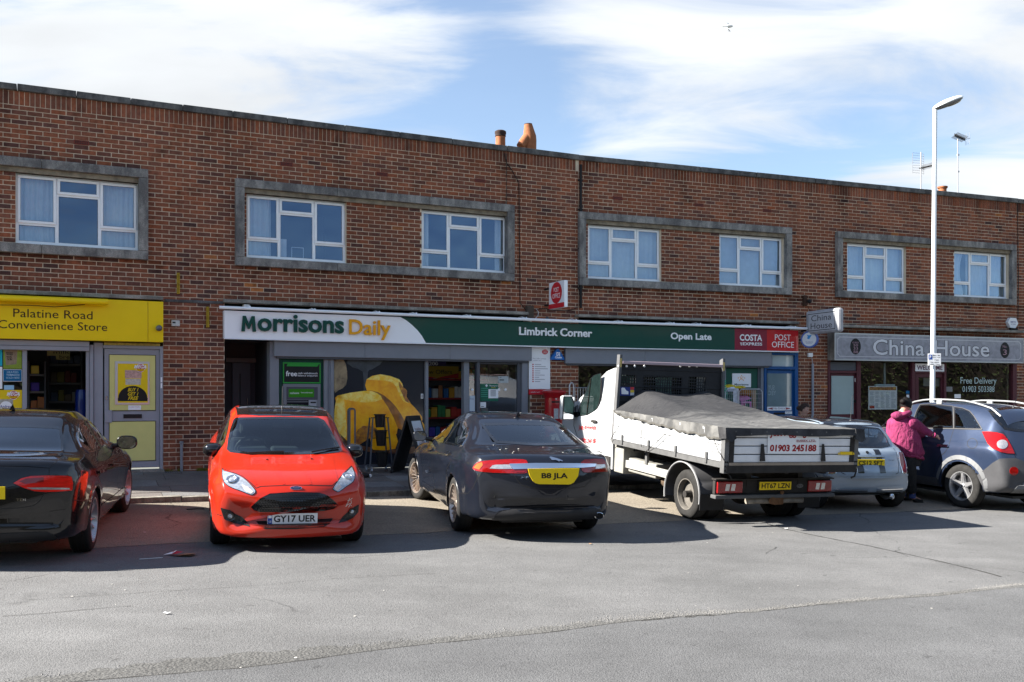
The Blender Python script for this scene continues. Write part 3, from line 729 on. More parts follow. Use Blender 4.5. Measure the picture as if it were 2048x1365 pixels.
# ================================================================ shopfronts
def bx(mb,F,p0,p1,q0,q1,y0,y1,r=0.0):
 """box whose front face (plane y0) fills photo columns p0..p1 and rows q0..q1 (rows read at the middle)"""
 a,b=fu(F,p0,y0),fu(F,p1,y0);m=(p0+p1)/2;z1,z0=wp(F,m,q0,y0)[1],wp(F,m,q1,y0)[1]
 (mb.rbox(a,b,y0,y1,z0,z1,r)if r else mb.box(a,b,y0,y1,z0,z1));return a,b,z0,z1
def rc(mb,F,p0,p1,q0,q1,y):
 a,b=fu(F,p0,y),fu(F,p1,y);m=(p0+p1)/2;z1,z0=wp(F,m,q0,y)[1],wp(F,m,q1,y)[1];mb.rect(a,b,z0,z1,y);return a,b,z0,z1
def pl(mb,F,pts,y):mb.poly([wp(F,a,b,y)for a,b in reversed(pts)],y)
def gw(F,px,y=0.0):  # ground height at the foot of the wall
 u=fu(F,px,y);p=F@Vector((u,y,0));return gz(p.x,p.y)
# shop rooms -------------------------------------------------------------
rndS=random.Random(31)
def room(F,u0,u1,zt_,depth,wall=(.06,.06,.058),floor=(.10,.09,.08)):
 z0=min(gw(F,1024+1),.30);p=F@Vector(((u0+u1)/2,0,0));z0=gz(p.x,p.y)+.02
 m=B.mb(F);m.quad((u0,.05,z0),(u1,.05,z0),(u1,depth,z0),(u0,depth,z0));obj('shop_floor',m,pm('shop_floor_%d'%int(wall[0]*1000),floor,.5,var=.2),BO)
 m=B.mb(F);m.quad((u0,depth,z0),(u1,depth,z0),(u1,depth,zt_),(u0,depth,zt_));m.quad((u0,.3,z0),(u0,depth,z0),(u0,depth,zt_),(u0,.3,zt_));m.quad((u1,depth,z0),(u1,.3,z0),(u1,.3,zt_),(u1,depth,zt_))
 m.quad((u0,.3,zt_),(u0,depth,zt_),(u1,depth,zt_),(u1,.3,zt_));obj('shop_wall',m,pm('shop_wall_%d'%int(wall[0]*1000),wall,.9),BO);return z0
PACK=[pm('packet_%d'%i,c,.5)for i,c in enumerate([(.55,.04,.03),(.65,.3,.02),(.05,.25,.08),(.08,.05,.35),(.6,.55,.5),(.4,.15,.05),(.03,.12,.3),(.7,.6,.1)])]
def shelf_rack(name,label,F,u0,u1,y0,z0,levels,h,seed,mats=None,board=(.18,.17,.16),ph=(.12,.24),group=None):
 s=Site(name,label,'shelf',F,((u0+u1)/2,y0+.2,z0),group);r=random.Random(seed)
 m=s.mb();m.box(u0,u0+.03,y0,y0+.45,z0,z0+h*levels);m.box(u1-.03,u1,y0,y0+.45,z0,z0+h*levels);m.box(u0+.03,u1-.03,y0+.43,y0+.45,z0,z0+h*levels);s.part('upright',m,M_GREYD)
 for k in range(levels):
  z=z0+h*k+.08;m=s.mb();m.box(u0+.031,u1-.031,y0+.01,y0+.425,z-.035,z);b=s.part('shelf_board',m,pm('shelf_board_%d'%int(board[0]*99),board,.5))
  u=u0+.05;q={}
  while u<u1-.12:
   w=r.uniform(.08,.15);hh=r.uniform(*ph);mt=r.choice(mats or PACK);m=q.setdefault(mt.name,(s.mb(),mt))[0];m.rbox(u,u+w*.94,y0+r.uniform(.0,.05),y0+.3,z+.002,z+hh,.012);u+=w
  for m,mt in q.values():obj('packet',m,mt,b,kind='stuff')
 return s
# ---------------------------------------------------------------- yellow shop, far left
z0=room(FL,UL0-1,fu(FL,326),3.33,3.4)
s=Site('shop_sign','yellow fascia board reading Palatine Road Convenience Store over the left shop','shop sign',FL,(fu(FL,150),-.18,2.6))
ya,yb=fu(FL,326.7,-.18),2.60
zf1,zf0=wp(FL,326.7,604,-.18)[1],wp(FL,326.7,685,-.18)[1]
cutu=fu(FL,296,-.18)
m=s.mb();m.rbox(UL0-1,cutu-.003,-.18,.0,zf0,zf1,.004);s.part('fascia_board',m,M_YEL)
m=s.mb();m.rbox(cutu+.003,ya,-.18,.0,zf0,zf1,.004);s.part('fascia_board',m,M_YEL)
M_BRTX=pm('dark_brown_letters',(.035,.012,.008),.5)
m=s.mb();px_text(m,FL,'Palatine Road',26.4,185.2,620.5,637,-.183);s.part('lettering',m,M_BRTX)
m=s.mb();px_text(m,FL,'Convenience Store',-4,214.5,643.5,660,-.183);s.part('lettering',m,M_BRTX)
m=s.mb();u0=UL0-1;u1=fu(FL,216,-.34);zt_=wp(FL,216,605,-.34)[1];m.tube([(u0,-.34,zt_),(u1,-.34,zt_)],.045,14);m.box(u0,u1,-.345,-.19,zt_+.02,zt_+.05);s.part('light_trough',m,M_YEL,smooth=True)
m=s.mb();m.tube([(fu(FL,0,-.3),-.25,zt_-.1),(fu(FL,60,-.3),-.27,zt_-.09),(fu(FL,110,-.3),-.25,zt_-.10),(fu(FL,170,-.3),-.2,zt_-.04)],.006,5);s.part('cable',m,M_CABLE)
# shutter box, frames and door are parts of the building
m=B.mb(FL);m.rbox(UL0-1,fu(FL,179,-.08),-.08,.12,wp(FL,90,701,-.08)[1],zf0-.01,.01);sb=obj('shutter_box',m,M_LGREY,BO)
m=B.mb(FL);zz=wp(FL,90,693,-.08)[1];m.box(UL0-1,fu(FL,178,-.082),-.084,-.0805,zz,zz+.008);obj('seam',m,M_GREYD,sb)
zd=wp(FL,90,701,.03)[1]
def post(F,p0,p1,zt_,y0=.02,y1=.12,mat=M_LGREY,z0=None,nm='shopfront_post'):
 m=B.mb(F);a,b=fu(F,p0,y0),fu(F,p1,y0);zz=gw(F,p0)+.0 if z0 is None else z0;m.rbox(a,b,y0,y1,zz,zt_,.006);return obj(nm,m,mat,BO)
post(FL,44.5,54,zd+.02);post(FL,172,179,zd+.02,.0);post(FL,179.5,187,zd+.1,-.02);post(FL,187.5,206,zf0-.02,.01);post(FL,320,326,zf0-.06,.0)
m=B.mb(FL);bx(m,FL,208,320,686.5,691.5,-.01,.1);obj('transom',m,pm('flaked_yellow',(.5,.42,.1),.7,var=.6,vs=12),BO)
m=B.mb(FL);bx(m,FL,206.5,320,692,698,.0,.12);obj('transom',m,M_LGREY,BO)
m=B.mb(FL);a,b,c,d=bx(m,FL,208.5,319.5,698.5,936,.03,.075,.006);dr=obj('door',m,M_LGREY,BO)
m=B.mb(FL);bx(m,FL,219,310.6,711,821,.022,.03);obj('door_panel',m,M_LYEL,dr)
m=B.mb(FL);bx(m,FL,219,310.6,843.7,922,.022,.03);obj('door_panel',m,M_LYEL,dr)
for q in((218,311.6,710,711),(218,311.6,821,822.3),(218,219,711,821),(310.6,311.6,711,821),(218,311.6,842.5,843.7),(218,311.6,922,923),(218,219,843.7,922),(310.6,311.6,843.7,922)):
 m=B.mb(FL);bx(m,FL,*q,.019,.03);obj('panel_bead',m,M_BLACK,dr)
m=B.mb(FL);bx(m,FL,247,284,829,837,.015,.03,.004);obj('letter_plate',m,M_BLACK,dr)
m=B.mb(FL);bx(m,FL,209.5,224,821,846,.005,.03,.004);obj('lock_plate',m,M_LGREY,dr)
m=B.mb(FL);bx(m,FL,211.5,215,792,800,.015,.03,.003);obj('lock_cylinder',m,pm('worn_chrome',(.5,.5,.5),.25,metal=1),dr)
m=B.mb(FL);m.box(fu(FL,206),fu(FL,327),-.12,.12,Z0,gw(FL,260)+.025);obj('door_step',m,M_LEDGE,BO)
g_=B.mb(FL);g_.rect(UL0-1,fu(FL,44.5,.06),gw(FL,20)+.1,zd,.06);sw=obj('shop_window',g_,M_SHOPG,BO)
m=B.mb(FL);m.box(UL0-1,fu(FL,44.4,.02),.02,.12,gw(FL,20),gw(FL,20)+.35);obj('stall_riser',m,M_LGREY,BO)
shelf_rack('display_shelf','dim grey shelf rack of groceries inside the left shop doorway',FL,fu(FL,95,2.2),fu(FL,165,2.2),2.2,z0,6,.34,5,mats=[pm('dim_pack_%d'%i,c,.6)for i,c in enumerate([(.16,.12,.08),(.25,.2,.05),(.08,.1,.14),(.2,.06,.05),(.3,.28,.24)])])
shelf_rack('counter_display','dim rack with yellow tickets at the left of the left shop doorway',FL,fu(FL,55,1.6),fu(FL,92,1.6),1.6,z0,6,.30,15,ph=(.08,.22))
def poster(name,label,cat,F,p0,p1,q0,q1,y,mat,th=.006,group=None):
 s=Site(name,label,cat,F,(fu(F,(p0+p1)/2,y),y,wp(F,(p0+p1)/2,q1,y)[1]),group);m=s.mb();bx(m,F,p0,p1,q0,q1,y,y+th);s.part('sheet',m,mat);return s
M_W=pm('white_print',(.84,.84,.84),.6);M_K=pm('black_print',(.012,.012,.012),.5);M_RP=pm('red_print',(.45,.02,.02),.5);M_YP=pm('yellow_print',(.78,.55,.01),.5)
def mega(s,F,cx,cy,k,y):
 m=s.mb();pl(m,F,[(cx+9.5*k*math.cos(t*.3142),cy+8.5*k*math.sin(t*.3142))for t in range(20)],y);s.part('badge',m,M_W)
 m=s.mb();pl(m,F,[(cx+8.6*k*math.cos(t*.3142),cy+7.7*k*math.sin(t*.3142))for t in range(20)],y-.001);s.part('badge',m,M_RP)
 m=s.mb();px_text(m,F,'MEGA',cx-13*k,cx+12*k,cy-6*k,cy+1*k,y-.003,bold=.03,shear=.3);s.part('lettering',m,M_W)
 m=s.mb();px_text(m,F,'deals',cx-8.5*k,cx+8*k,cy+.5*k,cy+6*k,y-.003,bold=.02,shear=.1);s.part('lettering',m,M_YP)
s=poster('poster','framed yellow and black BUY 1 GET 1 FREE poster on the pale yellow door','poster',FL,230,299,723.5,809.7,.012,pm('clip_frame',(.62,.62,.62),.3,metal=.6))
m=s.mb();rc(m,FL,235.5,295.5,728,806,.0105);s.part('print',m,M_YP)
m=s.mb();pl(m,FL,[(236,803)]+[(265.5-30*math.cos(t*math.pi/14),797-25*math.sin(t*math.pi/14))for t in range(15)]+[(295,803)],.0095);s.part('print',m,M_K)
m=s.mb()
for t in range(14):
 a,b=[(265.5-30*math.cos(q*math.pi/14),796-25.5*math.sin(q*math.pi/14))for q in(t,t+1)];a2,b2=[(265.5-29.2*math.cos(q*math.pi/14),796.6-24.2*math.sin(q*math.pi/14))for q in(t,t+1)]
 pl(m,FL,[a,b,b2,a2],.0088)
s.part('print',m,M_YP)
for t,q0,q1,p0,p1 in(('BUY 1',776.5,783.5,255.5,277),('GET 1',785,792,255.5,277),('FREE',793.5,800.5,256,277)):
 m=s.mb();px_text(m,FL,t,p0,p1,q0,q1,.0085,bold=.02,shear=.35);s.part('lettering',m,M_YP)
m=s.mb();rc(m,FL,250,283,741,757,.0095);s.part('print',m,pm('pink_tub',(.68,.42,.36),.5,var=.5,vs=25))
m=s.mb();rc(m,FL,251,281.5,758,770,.0095);s.part('print',m,pm('cream_tub',(.66,.60,.50),.5,var=.45,vs=30))
mega(s,FL,281,736.5,1.0,.008)
s=poster('notice','small white paper notice under the framed poster on the yellow door','notice',FL,256.5,282,811.5,820.5,.018,M_W,.002)
m=s.mb();px_text(m,FL,'LLOYDS',259,279,813,816,.0175);s.part('lettering',m,pm('pink_print',(.6,.3,.35),.6))
m=Site('door_number_plate','narrow white strip of plates on the right door frame of the left shop','plate',FL,(fu(FL,323),0,wp(FL,323,777)[1]));q=m.mb();bx(q,FL,321.3,324.5,755,765,-.006,0);bx(q,FL,321.3,324.5,767,777,-.006,0);m.part('plate',q,M_W)
y=.045
s=poster('poster','green and lime poster of a brown paper bag in the left shop window','poster',FL,6.5,43.5,699.5,738,y,pm('lime_print',(.28,.38,.05),.5,var=.4,vs=8))
m=s.mb();pl(m,FL,[(9,700.5),(35,700.5),(34,716),(33,729),(12,731),(10,716)],y-.0015);s.part('print',m,pm('kraft_bag',(.33,.25,.17),.8,var=.4,vs=20))
m=s.mb();px_text(m,FL,'TOO GOOD',12,26,705,711,y-.003,bold=.03,shear=-.4);px_text(m,FL,'TO GO',13,24,713,721,y-.003,bold=.03,shear=-.4);s.part('lettering',m,M_K)
s=poster('poster','bright turquoise poster cut by the left edge of the left shop window','poster',FL,-24,4.5,699.5,732,y,pm('turquoise_print',(.01,.38,.52),.5))
s=poster('poster','blank white sheet below the turquoise poster in the left shop window','poster',FL,-24,4.5,734,778,y,M_W)
s=poster('sign','blue HEATED TOBACCO SOLD HERE panel in the left shop window','sign',FL,6,43.5,739.5,763.5,y,M_W)
m=s.mb();rc(m,FL,6.8,42.8,740.3,762.7,y-.0015);s.part('print',m,pm('petrol_blue',(.004,.12,.27),.4))
m=s.mb();px_text(m,FL,'HEATED',14,36.5,743,746.8,y-.003);px_text(m,FL,'TOBACCO',12.5,39,748.5,752.3,y-.003,bold=.02);px_text(m,FL,'SOLD HERE',12.5,39,754.3,758,y-.003);s.part('lettering',m,pm('pale_blue_print',(.45,.62,.70),.5))
s=poster('card','small light blue card behind the glass above the Andrex poster','card',FL,8,28,771,780,y,pm('sky_blue_print',(.30,.52,.70),.5))
s=poster('poster','yellow Mega Deals poster with a white Andrex roundel in the left shop window','poster',FL,-24,44,780.5,827,y,M_YP)
mega(s,FL,27,791,1.05,y-.002)
m=s.mb();rc(m,FL,-24,26,799,827,y-.0015);s.part('print',m,pm('cream_print',(.55,.5,.42),.5,var=.5,vs=20))
m=s.mb();rc(m,FL,-24,26,818,827,y-.0022);s.part('print',m,pm('violet_print',(.07,.03,.22),.5))
m=s.mb();pl(m,FL,[(12+12.5*math.cos(t*.3142),814+11*math.sin(t*.3142))for t in range(20)],y-.0030);s.part('print',m,M_W)
m=s.mb();px_text(m,FL,'Andrex',0,22.5,810.5,816.5,y-.004,bold=.01);s.part('lettering',m,pm('navy_print',(.02,.02,.2),.5))
s=poster('hanging_sign','pale yellow milk and bread sign hanging inside the dark doorway','sign',FL,94,140,701,712,1.0,pm('cream_sign',(.30,.28,.10),.6),.01)
m=s.mb();rc(m,FL,112,140,712,720,1.0);s.part('sheet',m,MATS['cream_sign']);m=s.mb();px_text(m,FL,'milk',107,139,701.5,708,.995);s.part('lettering',m,M_K);m=s.mb();px_text(m,FL,'bre',119,139,711,718,.995);s.part('lettering',m,M_K)
s=Site('drinks_display','rounded dark blue drinks display standing inside the left shop doorway','display',FL,(fu(FL,165,.5),.5,z0));uc=fu(FL,165,.5)
for zz in(0.0,.66):m=s.mb();m.lathe([(.0,z0+zz),(.10,z0+zz),(.115,z0+zz+.05),(.115,z0+zz+.58),(.10,z0+zz+.64),(0,z0+zz+.65)],20,c=(uc,.5,0));s.part('drum',m,pm('deep_blue_gloss',(.006,.02,.14),.25,coat=.5),smooth=True)
# brackets, dome camera, junction box on the pier
for i,(p,q0,q1)in enumerate(((357,546,588),(416,614,655))):
 s=Site('sign_bracket',('upper' if i==0 else 'lower')+' yellow projecting bracket left on the brick '+('above the fascias' if i==0 else 'pier beside the white fascia'),'bracket',FL,(fu(FL,p),0,wp(FL,p,q1)[1]),'yellow brackets on the brickwork')
 for d in(-2.6,.4):m=s.mb();bx(m,FL,p+d,p+d+2.2,q0,q1,-.07,0);s.part('bracket_plate',m,pm('rusty_yellow',(.55,.36,.03),.6,var=.6,vs=9))
s=Site('junction_box','small white box on the brick pier beside the yellow fascia','box',FL,(fu(FL,351),0,wp(FL,351,653)[1]));m=s.mb();bx(m,FL,343,360,641,653,-.06,0,.008);s.part('case',m,pm('aged_white',(.6,.6,.56),.5,var=.3,vs=20));m=s.mb();bx(m,FL,345,351,644,647,-.062,-.06);s.part('cover',m,M_K)
s=Site('security_camera','grey dome camera at the right end of the yellow fascia','camera',FL,(fu(FL,318,-.2),-.18,wp(FL,318,657,-.2)[1]));zc_=wp(FL,318,657,-.2)[1];uc=fu(FL,318,-.22)
m=s.mb();m.ball((uc,-.235,zc_),.052,16,10);s.part('dome',m,pm('smoked_dome',(.09,.09,.10),.15,coat=1),smooth=True);m=s.mb();m.lathe([(.05,-.181),(.05,-.215)],16,'y',(uc,0,zc_));s.part('collar',m,M_GREYD,smooth=True)
s=Site('vent_pipe','short grey pipe standing against the foot of the brick pier','pipe',FL,(fu(FL,363,-.05),-.05,gw(FL,363)));uc=fu(FL,363,-.05);m=s.mb();zt_=wp(FL,363,888,-.05)[1];m.tube([(uc,-.05,gw(FL,363)-.02),(uc,-.05,zt_)],.024,10);s.part('pipe',m,M_GREYP,smooth=True);m=s.mb();m.lathe([(.03,zt_),(.034,zt_+.01),(.034,zt_+.04),(0,zt_+.045)],12,c=(uc,-.05,0));s.part('cap',m,M_GREYP)
# ---------------------------------------------------------------- the long white and green fascia
ca,cb=fu(FL,449,-.17),fu(FR,1596.7,-.17)
gt=wp(FL,449,622,-.17)[1];gb=wp(FL,449,675,-.17)[1];gb2=wp(FR,1597,704.2,-.17)[1];gt2=wp(FR,1597,661,-.17)[1]
gt=(gt+gt2)/2;gb=(gb+gb2)/2
s=Site('shop_sign','long white and green fascia board reading Morrisons Daily, Limbrick Corner and Open Late','shop sign',FL,((ca+ULJ)/2,-.17,gb))
m=s.mb(FL);
fj=ULJ+.17*math.tan(R(2.35));
m.box(ca,ULJ-.0,-.165,-.002,gb,gt);s.part('backing_box',m,M_WHITE);m=s.mb(FR);m.box(.0,cb,-.165,-.002,gb,gt);s.part('backing_box',m,M_WHITE)
wcurve=[(800.5,632.7),(812,639),(824,649),(835,660),(844,672),(851.8,686.5)]
cv=[wp(FL,a,b,-.169)for a,b in wcurve];z_a,z_b=cv[0][1],cv[-1][1]
cv=[(u,gb+(gt-gb)*(z-z_b)/(z_a-z_b))for u,z in cv]
m=s.mb(FL);m.poly([(ca,gt),(ca,gb)]+[c for c in reversed(cv)],-.169);s.part('white_panel',m,pm('lightbox_white',(.90,.90,.91),.35))
m=s.mb(FL);m.poly([cv[i]for i in range(len(cv))]+[(ULJ-.007,gb),(ULJ-.007,gt)],-.169);s.part('green_panel',m,M_GREEN)
uc_,up_=fu(FR,1469.5,-.17),fu(FR,1534,-.17)
m=s.mb(FR);m.rect(.007,uc_,gb,gt,-.169);s.part('green_panel',m,M_GREEN)
m=s.mb(FR);m.rect(uc_,up_,gb,gt,-.169);s.part('crimson_panel',m,M_COSTA);m=s.mb(FR);m.rect(up_,cb,gb,gt,-.169);s.part('red_panel',m,M_PORED)
for F,a,b in((FL,ca-.01,ULJ),(FR,0,cb+.01)):m=s.mb(F);m.box(a,b,-.185,-.166,gb-.022,gb-.002);s.part('trim',m,M_WHITE if F is FL else M_WHITE)
m=s.mb();u0_,zb_=wp(FL,483,663,-.21);u1_,zt_=wp(FL,512.5,633,-.21);w_=u1_-u0_;h_=zt_-zb_
m.poly([(u0_+w_*a,zb_+h_*b)for a,b in((0,0),(.24,0),(.27,.58),(.44,.17),(.56,.17),(.73,.58),(.76,0),(1,0),(.90,1),(.70,1),(.5,.50),(.30,1),(.10,1))],-.21,.035);s.part('lettering',m,M_PINEG)
m=s.mb();px_text(m,FL,'orrisons',515.5,688.3,630.5,665.6,-.21,bold=.026,th=.035);s.part('lettering',m,M_PINEG)
m=s.mb();px_text(m,FL,'Daily',698.8,781.5,640.5,680,-.21,bold=.012,th=.035);s.part('lettering',m,M_ORNG)
m=s.mb();px_text(m,FL,'Limbrick Corner',1038.8,1153.5+31,656.5,672.8,-.198,bold=.02,th=.026);s.part('lettering',m,M_W)
m=s.mb(FR);px_text(m,FR,'Open Late',1341.2,1423.2,666.5,684,-.172,bold=.03);s.part('lettering',m,M_W)
m=s.mb(FR);px_text(m,FR,'COSTA',1479.5,1524.3,669.5,682.5,-.172,bold=.03);s.part('lettering',m,M_W);m=s.mb(FR);px_text(m,FR,'EXPRESS',1485.5,1524.3,685.6,691.5,-.172,bold=.02);
for k in range(3):rc(m,FR,1480+k*.8,1484,685.8+k*2.1,687+k*2.1,-.172)
s.part('lettering',m,M_W)
m=s.mb(FR);px_text(m,FR,'POST',1549.8,1581.5,669.5,681.3,-.172);px_text(m,FR,'OFFICE',1543.8,1588,683.8,695.8,-.172);s.part('lettering',m,M_W)
# lamp tube on brackets
s=Site('sign_light','long slim white lamp tube along the top of the green and white fascia','light',FL,((ca+ULJ)/2,-.32,gt+.06))
zt_=gt+.035
tl=ULJ+.32*math.tan(R(2.35))
m=s.mb(FL);pL=(fu(FL,438.6,-.32),-.32,zt_);
cn=FL.inverted()@(FR@Vector((-.32*math.tan(R(2.35)),-.32,zt_)))
pe=FL.inverted()@(FR@Vector((fu(FR,1614,-.32),-.32,zt_)));m.tube([pL,tuple(cn),tuple(pe)],.028,12);s.part('tube',m,M_WHITE,smooth=True)
for p in(499,629,758,832,940,1052,1152,1243,1347,1400,1500,1590):
 F=fr(p);m=s.mb(F);u=fu(F,p,-.3);m.tube([(u,-.30,zt_+.02),(u-.02,-.18,zt_+.055),(u-.02,-.002,zt_+.055)],.011,6);m.ball((u,-.315,zt_+.03),.02,8,6);s.part('bracket',m,M_WHITE,smooth=True)
m=s.mb(FL);bx(m,FL,488,499,609.5,617,-.15,-.01);s.part('driver_box',m,M_WHITE)
# shutter housings
def housing(F,p0,p1,qa,qb,pr,joins=()):
 a,b=fu(F,p0,-.10),fu(F,p1,-.10);z0_=wp(F,pr,qb,-.10)[1];es=[a]+[fu(F,j,-.10)for j in joins]+[b]
 for e0,e1 in zip(es,es[1:]):m=B.mb(F);m.rbox(e0+.001,e1-.001,-.10,.20,z0_,gb-.024,.006);obj('shutter_housing',m,M_GREYP,BO)
 m=B.mb(F);m.box(a+.05,b-.05,-.06,.16,z0_-.035,z0_-.001);obj('shutter_slot',m,M_GREYD,BO);return z0_
HZ=housing(FL,548.5,1064,680,713,548.5,(730,900));HZ2=housing(FR,1131,1544,700,733,1544,(1290,))
post(FL,540,558,gb-.03,-.02,.25,M_GREYP);post(FL,648,656,HZ-.036,.0,.2,M_GREYP);post(FL,656.6,660,HZ-.036,.01,.2,M_GREYP);post(FL,660.6,668,HZ-.036,.0,.2,M_GREYP)
post(FL,851,857,HZ-.036,.02,.14,M_GREYP);post(FL,928,938.5,HZ-.036,.02,.16,M_GREYP);post(FL,954,960,HZ-.036,-.01,.10,M_GREYD);post(FL,1035,1044,HZ-.036,.02,.14,M_GREYD);post(FL,1044.5,1056,HZ-.036,-.02,.16,M_GREYP)
# recessed entrance
z0=gw(FL,500);ru0,ru1=fu(FL,449),fu(FL,540)
m=B.mb(FL);m.box(ru0,ru1+.1,1.3,1.4,z0,gb);m.box(ru1,ru1+.08,.26,1.3,z0,gb);m.quad((ru0,.3,gb-.02),(ru0,1.3,gb-.02),(ru1,1.3,gb-.02),(ru1,.3,gb-.02));m.box(ru0-.02,ru0,.3,1.3,z0,gb);obj('porch_lining',m,pm('porch_dark',(.05,.052,.058),.7),BO)
m=B.mb(FL);m.quad((ru0,.0,z0-.01),(ru1,.0,z0-.01),(ru1,1.4,z0),(ru0,1.4,z0));obj('porch_floor',m,M_PATCH,BO)
m=B.mb(FL);a,b=fu(FL,452,1.2),fu(FL,512,1.2);zz=wp(FL,480,721,1.2)[1];m.rbox(a,b,1.2,1.29,zz-.04,zz+.04,.004);obj('transom',m,pm('dull_brown_grey',(.16,.14,.13),.6),BO)
m=B.mb(FL);m.rbox(a+.12,b-.1,1.22,1.27,z0,zz-.05,.004);dr=obj('door',m,M_GREYD,BO);g_=B.mb(FL);g_.rbox(a+.25,b-.28,1.21,1.222,z0+.9,zz-.25,.003);obj('pane',g_,pm('dark_glass',(.02,.022,.026),.08),dr)
m=B.mb(FL);m.tube([(b-.16,1.17,z0+.8),(b-.16,1.17,z0+1.25)],.012,8);obj('handle',m,MATS['worn_chrome'],dr)
# shop room behind
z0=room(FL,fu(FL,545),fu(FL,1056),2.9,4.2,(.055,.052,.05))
# ---- cash machine
s=Site('cash_machine','cash machine in a dark green surround under a free cash withdrawals light box','cash machine',FL,(fu(FL,603),.05,gw(FL,603)))
m=s.mb();a,b=fu(FL,558.5,.05),fu(FL,647.5,.05);m.box(a,b,.05,.09,gw(FL,603),HZ-.036);s.part('surround',m,M_GREEN)
BG=pm('bright_green',(.03,.30,.045),.3,coat=.3)
m=s.mb();bx(m,FL,566,641.5,725.5,767.5,.02,.05,.004);s.part('light_box',m,BG)
m=s.mb();rc(m,FL,568.3,639,728.3,764.8,.0185);s.part('light_box_face',m,M_K)
m=s.mb();pl(m,FL,[(576,727),(638,728.5),(634.5,733.8),(573,733)],.0175);s.part('stripe',m,BG)
m=s.mb();px_text(m,FL,'free',572,594,742.5,753,.017,bold=.01);px_text(m,FL,'cash withdrawals',595.5,635,745,749,.017);px_text(m,FL,'balance enquiries',595.5,635,750,754.5,.017);s.part('lettering',m,M_W)
m=s.mb();bx(m,FL,566.5,641,768.5,880,.015,.05,.004);s.part('fascia',m,pm('atm_grey',(.20,.205,.225),.35,metal=.3))
m=s.mb();bx(m,FL,573,635.5,774.5,800,.012,.016);s.part('recess',m,pm('atm_dark',(.075,.075,.09),.4))
m=s.mb();bx(m,FL,577.5,628,778.5,795,.006,.012);s.part('screen_header',m,pm('atm_green',(.04,.22,.01),.3));m=s.mb();px_text(m,FL,'cashzone',580,598,784.5,788.5,.0055);px_text(m,FL,'free withdrawals',602,625,784.5,787,.0055);s.part('lettering',m,M_W)
m=s.mb();bx(m,FL,573.5,617,801,812,.012,.014);bx(m,FL,573.5,617,815,845,.012,.014);s.part('screen',m,pm('atm_screen',(.01,.01,.015),.1));m=s.mb();bx(m,FL,573,617,803.5,805,.004,.012);s.part('lip',m,MATS['atm_grey'])
m=s.mb();bx(m,FL,618,633,801,822,-.02,.012,.005);s.part('card_reader',m,pm('atm_pale',(.33,.34,.37),.35));m=s.mb();bx(m,FL,621,632,804,807,-.022,-.02);s.part('card_slot',m,M_K);m=s.mb();m.lathe([(.03,-.032),(.03,-.02)],16,'y',(fu(FL,626,0),0,wp(FL,626,816)[1]));s.part('contactless_pad',m,BG)
def smoothpoly(P,k=3):
 """rounded outline through the corner points"""
 out=[];n=len(P)
 for i in range(n):
  p=[Vector(P[(i+j-1)%n])for j in range(4)]
  for t in range(k):
   t/=k;out.append(tuple(.5*((2*p[1])+(-p[0]+p[2])*t+(2*p[0]-5*p[1]+4*p[2]-p[3])*t*t+(-p[0]+3*p[1]-3*p[2]+p[3])*t**3)))
 return out
# ---- cheese window: flat print on a frosted board in the window bay
s=Site('window_poster','big window print of orange cheese blocks on a black ground','poster',FL,(fu(FL,760),.08,gw(FL,760)))
CX=lambda x:380+x*.29304;CY=lambda y_:580+y_*.29304
def fl_(pts,y_,mt,nm='print'):
 m=s.mb();P_=[(max(668.2,min(850.8,a)),max(719.2,min(930.8,b)))for a,b in smoothpoly([(CX(a),CY(b))for a,b in pts],2)];pl(m,FL,P_,y_);s.part(nm,m,mt)
def softmat(name,c1,c2,sc_=4,rough=.3,thr=(.35,.65),c3=None):
 m=bpy.data.materials.new(name);m.use_nodes=True;nt=m.node_tree;N=nt.nodes;L=nt.links;b=N['Principled BSDF']
 tc=N.new('ShaderNodeTexCoord');n=N.new('ShaderNodeTexNoise');n.inputs['Scale'].default_value=sc_;n.inputs['Detail'].default_value=6;n.inputs['Roughness'].default_value=.6;n.inputs['Distortion'].default_value=.6;L.new(tc.outputs['Object'],n.inputs['Vector'])
 cr=N.new('ShaderNodeValToRGB');L.new(n.outputs['Fac'],cr.inputs[0]);e=cr.color_ramp.elements;e[0].position=thr[0];e[1].position=thr[1];e[0].color=tuple(c1)+(1,);e[1].color=tuple(c2)+(1,)
 if c3:q=cr.color_ramp.elements.new((thr[0]+thr[1])/2);q.color=tuple(c3)+(1,)
 L.new(cr.outputs[0],b.inputs['Base Color']);b.inputs['Roughness'].default_value=rough;b.inputs['Coat Weight'].default_value=.35;b.inputs['Coat Roughness'].default_value=.05
 return m
DKG=pm('poster_black',(.016,.019,.028),.25,coat=.4)
m=s.mb();a,b,c,d=rc(m,FL,668,851,719,931,.08);s.part('sheet',m,DKG)
am=softmat('cheese_amber',(.85,.30,.0),(1.0,.50,.01),5);al=softmat('cheese_light',(.95,.55,.02),(1.0,.78,.20),9,thr=(.4,.6));ad_=softmat('cheese_shade',(.10,.035,.02),(.45,.15,.012),3.5,thr=(.3,.6));ar=softmat('cheese_rind',(.22,.07,.03),(.62,.26,.02),12)
fl_([(984,480),(1050,480),(1072,560),(1065,650),(1010,688),(984,690)],.0785,softmat('blurred_cream',(.14,.10,.06),(.42,.32,.18),4))
fl_([(1075,480),(1320,480),(1240,545),(1215,560),(1205,690),(1185,690),(1180,560),(1110,530)],.0785,softmat('blurred_glass',(.022,.027,.036),(.05,.06,.075),7))
fl_([(984,930),(1140,1060),(1420,1085),(1608,1060),(1608,1112),(1250,1112),(984,1035)],.0775,softmat('board_brown',(.06,.022,.012),(.20,.085,.04),9))
